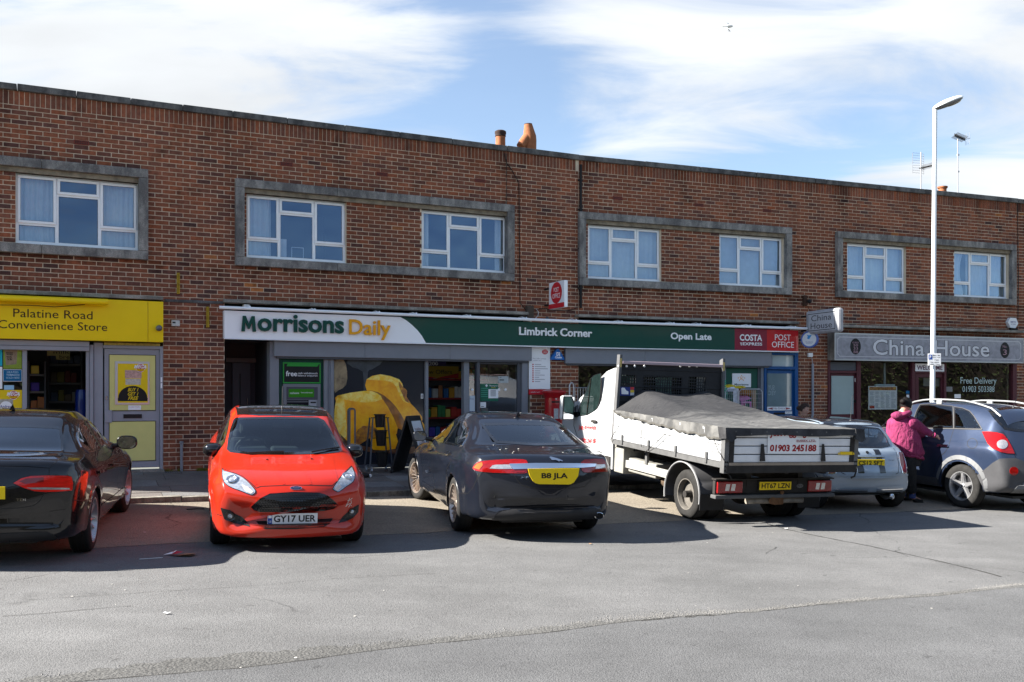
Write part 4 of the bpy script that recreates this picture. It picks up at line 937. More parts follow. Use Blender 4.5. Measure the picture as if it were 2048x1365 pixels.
fl_([(1205,612),(1300,577),(1428,612),(1455,665),(1482,690),(1478,730),(1502,772),(1530,800),(1584,868),(1582,900),(1604,925),(1606,978),(1530,975),(1418,945),(1370,850),(1285,715),(1207,690)],.0770,am)
fl_([(1300,577),(1428,612),(1455,665),(1482,690),(1478,730),(1502,772),(1455,760),(1420,690),(1390,640),(1330,620),(1205,612)],.0762,al)
fl_([(1425,625),(1455,665),(1482,690),(1478,730),(1505,772),(1470,760),(1450,715),(1430,670)],.0755,ar)
fl_([(1207,690),(1285,700),(1370,760),(1440,850),(1480,945),(1418,945),(1370,850),(1300,745)],.0755,ad_)
fl_([(1008,722),(1190,690),(1275,705),(1350,800),(1418,945),(1385,1000),(1300,990),(1228,1012),(1180,1028),(1128,1066),(1062,1022),(984,928),(984,840),(995,760)],.0748,am)
fl_([(1008,722),(1050,748),(1064,880),(1066,1020),(1000,950),(984,925),(984,840)],.0741,al)
fl_([(1008,722),(1190,690),(1275,705),(1310,748),(1200,770),(1050,748)],.0741,al)
fl_([(1128,985),(1180,930),(1260,940),(1300,990),(1228,1012),(1200,1030),(1128,1066)],.0741,ar)
fl_([(1230,1012),(1300,985),(1405,985),(1402,1085),(1250,1092),(1245,1060)],.0741,am)
m=s.mb();rc(m,FL,CX(1576),CX(1592),CY(710),CY(743),.073);s.part('sticker',m,M_W);m=s.mb();rc(m,FL,CX(1581),CX(1587),CY(715),CY(738),.072);s.part('sticker',m,M_K)
m=B.mb(FL);m.box(fu(FL,668),fu(FL,851),.082,.16,gw(FL,760),HZ);obj('window_board',m,M_GREYD,BO)
m=B.mb(FL);m.box(fu(FL,668,.03),fu(FL,851,.03),.03,.081,gw(FL,760),gw(FL,760)+.06);obj('sill',m,M_GREYD,BO)
# ---- open doorway and sliding doors
a,b=fu(FL,850,1.5),fu(FL,940,1.5)
shelf_rack('snack_shelf','rack of crisp packets under a New Offers banner inside the open shop doorway',FL,a-.2,b+.45,1.5,z0,5,.40,8,board=(.30,.02,.02),ph=(.16,.27))
s=poster('banner','yellow New Offers banner above the snack rack in the doorway','banner',FL,840,917,733,757,1.42,pm('banner_yellow',(.42,.27,.01),.5),.01)
m=s.mb();pl(m,FL,[(840,751),(874,756.5),(917,747),(917,757),(840,757)],1.417);s.part('print',m,M_RP);m=s.mb();px_text(m,FL,'New Offers',842,904,740,748.5,1.414);s.part('lettering',m,M_K)
s=poster('banner','violet 200 banner at the top of the open shop doorway','banner',FL,840,892,722,732,1.42,pm('deep_violet',(.03,.01,.10),.4),.01);m=s.mb();px_text(m,FL,'200',858,876,724,731.5,1.415,bold=.02);s.part('lettering',m,M_W)
m=B.mb(FL);g1=m.rect(fu(FL,938.5,.06),fu(FL,954,.06),gw(FL,945)+.05,HZ-.03,.06);obj('sidelight',m,M_SHOPG,BO)
m=B.mb(FL);m.rect(fu(FL,960,.05),fu(FL,1035,.05),gw(FL,1000)+.06,HZ-.08,.05);dg_=obj('sliding_door',m,M_SHOPG,BO)
m=B.mb(FL);bx(m,FL,960,1035,726.2,729,.03,.07);obj('door_rail',m,M_GREYD,dg_);m=B.mb(FL);m.box(fu(FL,960),fu(FL,1035),.03,.07,gw(FL,1000),gw(FL,1000)+.1);obj('door_rail',m,M_GREYD,dg_)
y=.044
s=poster('notice','green opening hours notice with a white leaf emblem on the sliding door','notice',FL,960.5,996.5,768,803,y,pm('notice_green',(.01,.12,.07),.4),.002)
m=s.mb();px_text(m,FL,'Morrisons',979,995,770.5,773.5,y-.002);pl(m,FL,[(970.5,771.8),(973,768.8),(975.8,771.8),(973,775)],y-.001);s.part('lettering',m,M_W)
m=s.mb();px_text(m,FL,'Daily',983,991,774.5,777.5,y-.002);s.part('lettering',m,M_YP)
m=s.mb()
for k in range(5):rc(m,FL,962,976,777+k*4,777.6+k*4,y-.002)
s.part('ruled_lines',m,pm('mint_print',(.1,.5,.35),.5))
s=poster('notice','white opening times sheet stuck beside the green notice on the sliding door','notice',FL,977,996.5,779,797,y-.004,M_W,.001);m=s.mb()
for k in range(6):rc(m,FL,981,992,781+k*2.2,781.8+k*2.2,y-.006)
s.part('small_print',m,M_K)
s=poster('notice','grey white sheet high on the glass sliding door','notice',FL,996.5,1017,753,766.5,y,pm('grey_sheet',(.42,.45,.44),.6),.001);m=s.mb();rc(m,FL,999,1008,759.5,761.5,y-.002);rc(m,FL,999,1003,754.5,755.5,y-.002);s.part('small_print',m,M_K)
s=poster('notice','small white sheet low at the left of the sliding door','notice',FL,960.5,972,805,816,y,M_W,.001);m=s.mb();rc(m,FL,962,968,813,814,y-.002);s.part('small_print',m,M_K)
s=poster('notice','tall pale blue and white notice in the narrow sidelight','notice',FL,939,950,792,823,.05,pm('pale_sheet',(.55,.62,.68),.6),.001);m=s.mb();px_text(m,FL,'Morrisons',940,948,797,799.5,.048);s.part('lettering',m,MATS['navy_print'])
for i,px in enumerate((944.5,998,1011)):
 s=Site('sticker',['round white dot sticker on the narrow sidelight','left round white dot on the sliding door','right round white dot on the sliding door'][i],'sticker',FL,(fu(FL,px,y),y,wp(FL,px,780,y)[1]),'white safety dots on the shop glass');m=s.mb();pl(m,FL,[(px+2.6*math.cos(t*.524),779.7+2.6*math.sin(t*.524))for t in range(12)],y-.008);s.part('dot',m,M_W)
shelf_rack('aisle_shelf','shelf rack seen dimly behind the glass sliding door',FL,fu(FL,965,2),fu(FL,1035,2),2.6,z0,5,.36,12)
# ---- post office board, alarm box
s=Site('sign_board','tall white Post Office services board with a red foot on the brick pier','sign',FL,(fu(FL,1080),-.02,wp(FL,1080,790)[1]))
m=s.mb();bx(m,FL,1058,1100.5,695,779,-.03,-.005,.006);s.part('board',m,M_W);m=s.mb();bx(m,FL,1058,1100.5,779.3,790,-.03,-.005,.006);s.part('foot_band',m,pm('post_red',(.55,.02,.03),.35))
m=s.mb();pl(m,FL,[(1090+6*math.cos(t*.3142),704.5+5*math.sin(t*.3142))for t in range(20)],-.0315);s.part('roundel',m,MATS['post_red']);m=s.mb();px_text(m,FL,'POST',1087,1093.5,701.5,704,-.033);px_text(m,FL,'OFFICE',1086,1094.5,705,707.5,-.033);s.part('lettering',m,M_W)
m=s.mb();px_text(m,FL,'Post Office services',1066,1092,716.5,719,-.032);px_text(m,FL,'available here',1066,1083,720.5,722.5,-.032)
for k in range(9):rc(m,FL,1069.5,1069.5+[13,22,26,11,11,20,9,20,11][k],729+k*4.25,730.1+k*4.25,-.032)
s.part('small_print',m,pm('grey_print',(.30,.28,.30),.6));m=s.mb()
for k in range(9):pl(m,FL,[(1066+1.5*math.cos(t*.785),729.5+k*4.25+1.5*math.sin(t*.785))for t in range(8)],-.032)
s.part('bullet',m,MATS['post_red']);m=s.mb();px_text(m,FL,'postoffice.co.uk',1062,1079,783.5,786.5,-.032);s.part('lettering',m,M_W)
s=Site('alarm_box','blue triangular Chubb alarm box on the brick pier','alarm',FL,(fu(FL,1116),0,wp(FL,1116,721)[1]));m=s.mb();pts=[wp(FL,a,b,-.09)for a,b in((1103,720),(1129.5,720.5),(1128.5,717),(1117.5,698),(1114.5,698),(1103,716.5))];m.poly(pts,-.09,.09);s.part('case',m,pm('alarm_blue',(.01,.13,.42),.3,coat=.4))
m=s.mb();rc(m,FL,1113,1120,705,712.5,-.092);s.part('emblem',m,M_W);m=s.mb();px_text(m,FL,'C',1114.2,1119,706,711.7,-.094,bold=.06);s.part('emblem',m,MATS['alarm_blue']);m=s.mb();px_text(m,FL,'Chubb',1110,1123.7,713.3,717.3,-.092,bold=.03);s.part('lettering',m,M_W)
# ---- pillar box
vz=-.42;uc=fu(FL,1108,vz);p=FL@Vector((uc,vz,0));gz0=gz(p.x,p.y)
s=Site('post_box','red cast iron pillar post box in front of the brick pier','post box',FL,(uc,vz,gz0));zt_=wp(FL,1108,779,vz)[1];PR=pm('pillar_red',(.40,.008,.012),.32,var=.12,vs=6,coat=.4)
m=s.mb();m.lathe([(.22,gz0-.02),(.22,gz0+.15),(.19,gz0+.18),(.185,zt_-.16)],32,c=(uc,vz,0));bd=s.part('body',m,PR,smooth=True)
m=s.mb();m.lathe([(.187,zt_-.17),(.20,zt_-.14),(.205,zt_-.115),(.235,zt_-.075),(.24,zt_-.045),(.235,zt_-.035),(.14,zt_-.005),(0,zt_+.004)],32,c=(uc,vz,0));s.part('cap',m,PR,smooth=True)
m=s.mb()
for k in range(40):t=k*math.tau/40;m.box(uc+.236*math.cos(t)-.006,uc+.236*math.cos(t)+.006,vz+.236*math.sin(t)-.006,vz+.236*math.sin(t)+.006,zt_-.075,zt_-.05)
s.part('beading',m,PR)
fd=Vector((-uc,0,0));th=math.atan2((FL.inverted()@Vector((0,0,0))).y-vz,(FL.inverted()@Vector((0,0,0))).x-uc)+.16
def curved(a0,a1,r,z0_,z1_,mt,nm,n=8,rr=None):
 m=s.mb();rr=rr or r;vs=[]
 for i in range(n+1):
  a_=a0+(a1-a0)*i/n
  for z_,q in((z0_,r),(z1_,rr)):vs.append((uc+q*math.cos(a_),vz+q*math.sin(a_),z_))
 m.add(vs,[(2*i,2*i+2,2*i+3,2*i+1)for i in range(n)]);s.part(nm,m,mt)
curved(th-.5,th+.45,.205,zt_-.30,zt_-.20,PR,'aperture_hood',rr=.20);curved(th-.40,th+.38,.2065,zt_-.265,zt_-.235,M_K,'aperture');curved(th-.2,th+.35,.188,zt_-.60,zt_-.36,PR,'plate_frame');curved(th-.17,th+.32,.190,zt_-.58,zt_-.38,pm('enamel_plate',(.55,.56,.54),.4,var=.4,vs=30),'collection_plate');curved(th-.02,th+.16,.189,zt_-.215,zt_-.18,MATS['enamel_plate'],'cypher_plate')
curved(th-.55,th+.6,.1865,gz0+.3,zt_-.33,pm('pillar_red_door',(.36,.007,.011),.32,coat=.4),'door',12)
# ---- right half of the same shop: glazing, green panel, blue door
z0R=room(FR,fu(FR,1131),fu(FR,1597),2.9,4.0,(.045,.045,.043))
post(FR,1140,1145,HZ2-.036,.0,.14,M_GREYP);post(FR,1410,1420,HZ2-.036,.02,.14,M_GREYD);post(FR,1446.5,1452,HZ2-.036,.02,.14,M_GREYP);post(FR,1516,1522,HZ2-.036,.03,.14,M_GREYD);post(FR,1522.5,1529,HZ2-.036,.0,.16,M_GREYP);post(FR,1240,1245,HZ2-.036,.02,.12,M_GREYP);post(FR,1330,1335,HZ2-.036,.02,.12,M_GREYP)
for a,b in((1145,1240),(1245,1330),(1335,1410),(1420,1446.5)):m=B.mb(FR);m.rect(fu(FR,a,.07),fu(FR,b,.07),gw(FR,a)+.4,HZ2-.03,.07);obj('shop_window',m,M_SHOPG,BO);m=B.mb(FR);m.box(fu(FR,a,.03),fu(FR,b,.03),.03,.12,gw(FR,a)-.05,gw(FR,a)+.4);obj('stall_riser',m,M_GREYP,BO)
s=Site('panel','dark green board with a white sunburst sign behind the wire cages','board',FR,(fu(FR,1484),.05,gw(FR,1484)));m=s.mb();m.box(fu(FR,1452,.05),fu(FR,1516,.05),.05,.1,gw(FR,1484),HZ2-.05);s.part('board',m,pm('board_green',(.008,.075,.05),.5))
m=s.mb();bx(m,FR,1465,1502,747.5,775,.035,.05);s.part('sign_plate',m,M_W);m=s.mb()
for k,(dx,dy)in enumerate(((0,-5),(-2.5,-2),(2.8,-2.3),(-6.5,-.5),(6.5,-.5),(-2,1.5),(1.5,2),(-4,4),(4,4),(0,.5))):
 pl(m,FR,[(1483+dx,757+dy-1.8),(1483+dx+1,757+dy),(1483+dx,757+dy+1.8),(1483+dx-1,757+dy)],.033)
s.part('sunburst',m,M_ORNG);m=s.mb();px_text(m,FR,'Morrisons',1469,1497,767.5,771.5,.032,bold=.02);s.part('lettering',m,M_PINEG)
bz=gw(FR,1560);
post(FR,1529.3,1533.5,HZ2+.02,-.03,.1,M_BLUED,nm='door_frame');post(FR,1590,1596.5,gb-.025,-.03,.1,M_BLUED,nm='door_frame')
m=B.mb(FR);bx(m,FR,1544.5,1590,706,711,-.03,.1);obj('door_frame',m,M_BLUED,BO);m=B.mb(FR);bx(m,FR,1533.5,1590,733.5,739.5,-.03,.1);obj('door_frame',m,M_BLUED,BO)
FROST=pm('frosted_glass',(.42,.50,.51),.25,var=.10,vs=3,coat=.5);FROSTD=pm('obscured_glass',(.165,.235,.26),.12,var=.18,vs=2.5,coat=.8)
m=B.mb(FR);bx(m,FR,1544.5,1588.5,711,733.5,.03,.05);obj('transom_light',m,FROST,BO)
m=B.mb(FR);a,b=fu(FR,1534,.02),fu(FR,1589.5,.02);zt_=wp(FR,1560,741,.02)[1];m.rbox(a,b,.02,.07,bz,zt_,.006);dr=obj('door',m,M_BLUED,BO)
m=B.mb(FR);bx(m,FR,1533.5+1,1583,747.5,814,.01,.02);obj('pane',m,FROSTD,dr);m=B.mb(FR);px_text(m,FR,'SUY',1536,1549,771,780,.008,mirror=True);px_text(m,FR,'YEC',1537,1552,782,791,.008,mirror=True);obj('etched_lettering',m,pm('etched',(.30,.37,.38),.4),dr)
m=B.mb(FR);bx(m,FR,1533.5+1,1583,814,821.5,.007,.015);obj('no_entry_strip',m,M_W,dr)
m=B.mb(FR);px_text(m,FR,'No Entry',1547,1570,815,820.5,.005);obj('lettering',m,pm('grey_red_print',(.30,.16,.17),.6),dr)
m=B.mb(FR);pl(m,FR,[(1535.5,817.7),(1545.5,815.2),(1545.5,820.2)],.005);pl(m,FR,[(1582,817.7),(1571.5,815.2),(1571.5,820.2)],.005);obj('arrow',m,pm('dull_red_print',(.34,.07,.08),.6),dr)
m=B.mb(FR);bx(m,FR,1548,1570,825.5,829.5,.008,.02);obj('letter_plate',m,M_K,dr);m=B.mb(FR);bx(m,FR,1570.5,1584,823.5,828.5,.012,.02);obj('flat_plate',m,M_W,dr);m=B.mb(FR);px_text(m,FR,'FLAT 3',1573,1582,824.8,827.3,.010);obj('lettering',m,M_K,dr)
# ---- china house
z0C=room(FR,fu(FR,1661),fu(FR,2034),2.9,3.6,(.05,.035,.03))
s=Site('shop_sign','grey crackled fascia board with outlined China House lettering','shop sign',FR,(fu(FR,1860,-.24),-.24,wp(FR,1860,724,-.24)[1]))
CR=asphalt_like=softmat('crackled_grey',(.20,.20,.23),(.30,.30,.34),7,.45)
a,b=fu(FR,1669,-.24),fu(FR,2047,-.24);zt_=wp(FR,1669,666,-.24)[1];zb=(wp(FR,1669,721,-.24)[1]+wp(FR,2047,727,-.24)[1])/2
m=s.mb();m.box(a,b,-.22,-.001,zb,zt_);s.part('case',m,M_LEDGE);m=s.mb();m.rect(a+.03,b-.03,zb+.03,zt_-.03,-.236);s.part('face',m,CR)
m=s.mb();
for q in((a,b,zb,zb+.028),(a,b,zt_-.028,zt_),(a,a+.028,zb+.028,zt_-.028),(b-.028,b,zb+.028,zt_-.028)):m.box(q[0],q[1],-.245,-.219,q[2],q[3])
s.part('frame',m,pm('alu_frame',(.42,.42,.43),.35,metal=.7))
m=s.mb();i_=.085;t=.012
for q in((a+i_+.06,b-i_-.06,zb+i_,zb+i_+t),(a+i_+.06,b-i_-.06,zt_-i_-t,zt_-i_),(a+i_,a+i_+t,zb+i_+.06,zt_-i_-.06),(b-i_-t,b-i_,zb+i_+.06,zt_-i_-.06)):m.rect(*q,-.2375)
for sx,ex in((1,a+i_),(-1,b-i_)):
 for sz,ez in((1,zb+i_),(-1,zt_-i_)):
  for k in range(6):
   t0,t1=[q*math.pi/12 for q in(k,k+1)]
   P=[(ex+sx*(.06-0)*0+sx*r_*math.sin(tt),ez+sz*r_*math.cos(tt))for tt,r_ in((t0,.06),(t1,.06),(t1,.06-t),(t0,.06-t))]
   if sx*sz<0:P.reverse()
   m.poly(P,-.2375)
s.part('border_line',m,pm('silver_line',(.55,.55,.57),.5))
def outl(txt,p0,p1,q0,q1):
 m=s.mb();px_text(m,FR,txt,p0-.8,p1+.8,q0-.7,q1+.7,-.238,bold=.035);s.part('letter_outline',m,pm('letter_dark',(.035,.035,.04),.5));m=s.mb();px_text(m,FR,txt,p0,p1,q0,q1,-.240,bold=.012);s.part('lettering',m,pm('silver_letters',(.66,.66,.68),.4,var=.1,vs=5))
outl('China',1746,1849,680,711.5);outl('House',1869,1979,682.5,713.5)
for cx_,cy_,rx_,tt in((1711,693.5,10.7,(('01903',684,687.5,1705,1717),('50',688.5,693.5,1707,1716),('33',695,700,1707,1716),('88',701.5,707,1707,1716))),(2009.7,701,9.3,(('No.',691,696,2005.5,2014),('3',699.5,710.5,2006,2013.5)))):
 m=s.mb();pl(m,FR,[(cx_+rx_*math.cos(t*.262),cy_+16*math.sin(t*.262))for t in range(24)],-.238);s.part('oval',m,M_K)
 m=s.mb()
 for t_,q0,q1,p0,p1 in tt:px_text(m,FR,t_,p0,p1,q0,q1,-.24)
 s.part('lettering',m,pm('mauve_print',(.36,.22,.26),.5))
czt=zb-.01
post(FR,1656.5,1661,czt,-.02,.12,M_BURG);post(FR,1714,1722,czt,-.03,.12,M_BURG);post(FR,1824.5,1831,czt,-.02,.12,M_BURG);post(FR,1888.5,1893,czt,-.02,.12,M_BURG);post(FR,2026,2034,czt,-.02,.12,M_BURG)
m=B.mb(FR);bx(m,FR,1661,1714,725,741.5,.0,.1);obj('transom_panel',m,M_GREYD,BO)
m=B.mb(FR);bx(m,FR,1661,1714,742,747,-.02,.1);obj('transom',m,M_BURG,BO)
m=B.mb(FR);a,b=fu(FR,1661.5,.03),fu(FR,1713.5,.03);zt_=wp(FR,1688,747.5,.03)[1];m.rbox(a,b,.03,.08,gw(FR,1688),zt_,.005);dr=obj('door',m,M_BURG,BO)
m=B.mb(FR);bx(m,FR,1663,1707,752.5,829,.02,.03);obj('pane',m,pm('milky_glass',(.36,.45,.44),.22,coat=.6,var=.12,vs=2.5),dr);m=B.mb(FR);bx(m,FR,1710,1713,757,764,.02,.03);obj('hinge',m,M_W,dr);m=B.mb(FR);bx(m,FR,1709,1712.5,800,806,.0,.03,.003);obj('lock',m,M_K,dr)
for a,b in((1722,1824.5),(1893,2026)):m=B.mb(FR);m.rect(fu(FR,a,.04),fu(FR,b,.04),gw(FR,a)+.45,czt,.04);obj('shop_window',m,M_SHOPG,BO);m=B.mb(FR);m.box(fu(FR,a,.0),fu(FR,b,.0),.0,.12,gw(FR,a)-.05,gw(FR,a)+.45);obj('stall_riser',m,M_BURG,BO)
m=B.mb(FR);bx(m,FR,1831,1888.5,743.5,746.5,-.02,.1);obj('transom',m,M_BURG,BO)
m=B.mb(FR);zt_=wp(FR,1860,747,.03)[1];a,b=fu(FR,1831.5,.03),fu(FR,1888,.03)
for q in((a,a+.09,gw(FR,1860),zt_),(b-.09,b,gw(FR,1860),zt_),(a+.09,b-.09,zt_-.1,zt_),(a+.09,b-.09,gw(FR,1860),gw(FR,1860)+.25)):m.box(q[0],q[1],.03,.08,q[2],q[3])
dr=obj('door',m,M_BURG,BO);m=B.mb(FR);m.rect(a+.09,b-.09,gw(FR,1860)+.25,zt_-.1,.05);obj('pane',m,M_SHOPG,dr);m=B.mb(FR);bx(m,FR,1847,1880,757,773,.10,.11);obj('door_card',m,pm('dim_card',(.20,.19,.17),.7),dr)
s=poster('sign','white WELCOME sign over the burgundy shop door','sign',FR,1831,1888.5,728,743.3,-.03,M_W,.03)
m=s.mb();px_text(m,FR,'WELCOME',1834,1885,731.5,740.5,-.033,bold=.02);s.part('lettering',m,pm('plum_print',(.10,.02,.06),.5))
s=poster('menu_board','big framed takeaway menu hanging in the restaurant window','menu',FR,1737,1794,773,819.5,.06,M_W,.012)
m=s.mb();rc(m,FR,1738.5,1792.5,774.5,781,.058);s.part('header',m,softmat('menu_header',(.25,.03,.02),(.62,.32,.05),16));m=s.mb();r=random.Random(3)
for c in range(5):
 for k in range(22):
  if r.random()<.9:rc(m,FR,1740+c*10.6,1740+c*10.6+r.uniform(5,9.4),784+k*1.5,784.7+k*1.5,.0585)
s.part('small_print',m,pm('menu_grey',(.38,.42,.46),.6));m=s.mb();rc(m,FR,1739,1749,812,817.5,.0580);s.part('print',m,M_RP)
s=Site('tinsel','dried garland strands hanging in the restaurant window','garland',FR,(fu(FR,1765,.15),.15,2.2),None);r=random.Random(6)
for px,q1 in((1745,775),(1786,790)):
 m=s.mb();
 for k in range(70):q=728+(q1-728)*k/70;u,z_=wp(FR,px+r.uniform(-3,3),q,.16);m.add([(u,.15+r.uniform(0,.03),z_),(u+.02*r.uniform(-1,1),.15,z_+.02),(u+.02,.16,z_-.015*r.random())],[(0,1,2)])
 s.part('strand',m,pm('dry_leaf',(.16,.07,.06),.8))
s=Site('light_tube','slim pale fluorescent tube hanging in the restaurant window','light',FR,(fu(FR,1770,.3),.3,2.0));m=s.mb();bx(m,FR,1768,1771.5,727,770,.3,.32);s.part('tube',m,pm('pale_tube',(.30,.36,.38),.3));m=s.mb();bx(m,FR,1751,1790,769,772.5,.12,.16,.004);s.part('rail',m,pm('pale_rail',(.45,.55,.6),.4))
s=Site('window_lettering','pale Free Delivery lettering on the right restaurant window','lettering',FR,(fu(FR,1957,.03),.03,wp(FR,1957,785,.03)[1]));m=s.mb();px_text(m,FR,'Free Delivery',1921,1993,755.5,772,.035);px_text(m,FR,'01903 503388',1925,1989,773,784.5,.035);s.part('lettering',m,pm('pale_mint_print',(.50,.62,.60),.6))
for i,(p0,p1,q0,q1,c)in enumerate(((1812,1819,782,788,'blue card'),(1813,1818.5,790,798,'white card'),(1890.5+2,1905,774,784,'grey card'),(1909,1921.5,789,797,'white paper slip'))):
 poster('window_card',['small blue card low beside the restaurant doorway','small white card below the blue one by the restaurant doorway','grey card at the left of the free delivery window','white paper slip low in the free delivery window'][i],'card',FR,p0,p1,q0,q1,.032,[MATS['petrol_blue'],M_W,pm('dull_card',(.2,.2,.2),.6),M_W][i],.001)
# ---- projecting signs
def proj_sign(px_l,px_r,q_tl,q_bl,depth,name,label,F,y0,thick):
 pass
s=Site('hanging_sign','white Post Office box sign with a red roundel projecting from the brickwork','sign',FL,(fu(FL,1133,-.75),-.4,wp(FL,1130,615,-.4)[1]))
# box stands edge-on: broad faces across the pavement, edge towards the street
zt_=wp(FL,1131.5,560.5,-.85)[1];zb=wp(FL,1131.5,614.5,-.85)[1];ue=fu(FL,1128.5,-.85);ue2=fu(FL,1135.8,-.85)
m=s.mb();m.rbox(ue,ue2,-.85,-.22,zb,zt_,.012);s.part('case',m,pm('sign_white',(.78,.79,.81),.3,coat=.3))
zr=zb+(zt_-zb)*.18;m=s.mb();m.quad((ue-.002,-.22,zb+.004),(ue-.002,-.85,zb+.004),(ue-.002,-.85,zr),(ue-.002,-.22,zr));s.part('red_band',m,MATS['post_red'])
def side_disc(mb,x,cy,cz,ry,rz,n=28):mb.add([(x,cy+ry*math.cos(-2*math.pi*i/n),cz+rz*math.sin(-2*math.pi*i/n))for i in range(n)],[tuple(range(n))])
m=s.mb();side_disc(m,ue-.003,-.535,zb+(zt_-zb)*.58,.225,.21);s.part('roundel',m,MATS['post_red'])
def side_text(mb,txt,x,y_a,y_b,z0_,z1_,**k):
 vs,fs=text_geo(txt,**k);mb.add([(x,y_a+(y_b-y_a)*a,z0_+(z1_-z0_)*b)for a,b in vs],fs)
zc_=zb+(zt_-zb)*.58;m=s.mb();side_text(m,'POST',ue-.005,-.43,-.64,zc_+.015,zc_+.105);side_text(m,'OFFICE',ue-.005,-.38,-.69,zc_-.105,zc_-.015);s.part('lettering',m,M_W)
m=s.mb();m.tube([(ue+.03,-.22,zt_-.1),(ue+.03,0,zt_-.1)],.02,6);m.tube([(ue+.03,-.22,zb+.1),(ue+.03,0,zb+.1)],.02,6);s.part('bracket',m,M_CABLE)
s=Site('hanging_sign','grey China House box sign projecting over the pavement','sign',FR,(fu(FR,1680,-.7),-.4,wp(FR,1680,664,-.7)[1]))
# the broad face looks up the street to the left: width 1.0 m out from the wall
Dp=1.30;ue=fu(FR,1677.5,-Dp);ue2=fu(FR,1688.5,-Dp);zt_=wp(FR,1683,615.5,-Dp)[1];zb=wp(FR,1683,664.5,-Dp)[1]
m=s.mb();m.rbox(ue,ue2,-Dp,-.2,zb,zt_,.05);s.part('case',m,pm('weathered_grey_case',(.40,.40,.42),.5,var=.35,vs=9))
m=s.mb();m.box(ue-.012,ue-.001,-Dp+.08,-.28,zb+.05,zt_-.05);s.part('face',m,pm('sign_face_grey',(.46,.47,.50),.4,var=.15,vs=6))
m=s.mb();
for q in((-Dp+.10,-.30,zb+.07,zb+.085),(-Dp+.10,-.30,zt_-.085,zt_-.07)):m.quad((ue-.014,q[1],q[2]),(ue-.014,q[0],q[2]),(ue-.014,q[0],q[3]),(ue-.014,q[1],q[3]))
for yy in(-Dp+.10,-.315):m.quad((ue-.014,yy+.015,zb+.085),(ue-.014,yy,zb+.085),(ue-.014,yy,zt_-.085),(ue-.014,yy+.015,zt_-.085))
s.part('border_line',m,MATS['letter_dark'])
zc_=(zb+zt_)/2;m=s.mb();side_text(m,'China',ue-.015,-.42,-Dp+.22,zc_+.02,zt_-.11);side_text(m,'House',ue-.015,-.40,-Dp+.20,zb+.11,zc_-.02);s.part('lettering',m,MATS['letter_dark'])
m=s.mb();m.tube([(ue+.05,-.2,zt_-.1),(ue+.05,0,zt_-.1)],.02,6);m.tube([(ue+.05,-.2,zb+.1),(ue+.05,0,zb+.1)],.02,6);s.part('bracket',m,M_CABLE)
s=Site('lottery_sign','round blue rimmed lottery sign projecting beside the red fascia end','sign',FR,(fu(FR,1620,-.35),-.35,wp(FR,1620,680,-.35)[1]));uc,zc_=wp(FR,1619.5,679.5,-.30)
for r_,th_,mt,nm in((.19,.045,pm('rim_blue',(.01,.06,.33),.3,coat=.4),'rim'),(.155,.052,pm('disc_pale',(.62,.64,.66),.4),'disc')):
 m=MB(Matrix.Translation(-s.b)@Matrix.Translation((uc,-.30,zc_))@Matrix.Rotation(R(-52),4,'Z'));m.lathe([(0,-th_),(r_*.96,-th_),(r_,-th_+.01),(r_,th_),(0,th_)],28,'y');s.part(nm,m,mt,smooth=True)
m=MB(Matrix.Translation(-s.b)@Matrix.Translation((uc,-.30,zc_))@Matrix.Rotation(R(-52),4,'Z'));put_text(m,'The National',-.08,.08,-.07,-.045,-.054);put_text(m,'Lottery',-.06,.06,-.1,-.075,-.054);s.part('lettering',m,MATS['navy_print'])
m=MB(Matrix.Translation(-s.b)@Matrix.Translation((uc,-.30,zc_))@Matrix.Rotation(R(-52),4,'Z'));m.poly([(-.05,.02),(0,0),(.03,.05),(.06,.10),(.0,.09),(-.05,.1),(-.03,.06)],-.0535);s.part('emblem',m,pm('emblem_blue',(.03,.25,.55),.4))
m=s.mb();m.box(uc-.03,uc+.03,-.28,0,zc_-.03,zc_+.03);s.part('bracket',m,MATS['rim_blue'])
# ---- boxes, pipes and cables on the brickwork
s=Site('alarm_box','white hexagonal alarm box on the brickwork at the far right','alarm',FR,(fu(FR,2026),0,wp(FR,2026,658)[1]));m=s.mb();pts=[wp(FR,a,b,-.08)for a,b in((2021,656),(2031,657),(2036.5,648),(2032.5,637),(2021,636),(2016,645))];m.poly(pts,-.08,.08);s.part('case',m,pm('alarm_white',(.68,.69,.7),.4,coat=.3));m=s.mb();rc(m,FR,2024,2036,657.3,661.5,-.07);m.M=m.M;bx(m,FR,2023,2033,656.5,661,-.07,-.0);s.part('base',m,M_K);m=s.mb();px_text(m,FR,'SMITH',2021,2032,643,646,-.082,bold=.02);px_text(m,FR,'503388',2022,2031,648,650,-.082);s.part('lettering',m,MATS['navy_print'])
s=Site('downpipe','thin black pipe down the joint between the two halves of the brick parade','pipe',FR,(.0,-.04,3.4));m=s.mb();m.tube([(.03,-.045,3.5),(.03,-.045,ZT-.2)],.028,10);s.part('pipe',m,M_CABLE,smooth=True);
for zz in(3.9,4.7,5.5,6.1):m=s.mb();m.box(-.02,.08,-.05,0,zz,zz+.03);s.part('clip',m,M_CABLE)
def cable(name,label,F,pts,y_=-.012,r_=.008,mat=None):
 P=[wp(F,a,b,y_)for a,b in pts];s=Site(name,label,'cable',F,(P[-1][0],y_,P[-1][1]));m=s.mb();m.tube([(u,y_,z_)for u,z_ in P],r_,6);s.part('run',m,mat or M_CABLE,smooth=True);return s
cable('cable','black cable dropping from the chimney pots to the brown box above the green fascia',FL,[(1008,307),(1014,328),(1022,338),(1038,366),(1039,480),(1040,560),(1040,606),(1050,618),(1056,624)])
cable('cable','thin straight black cable beside the chimney pots, ending behind the wide window surround',FL,[(1013,308),(1013,408)],r_=.005)
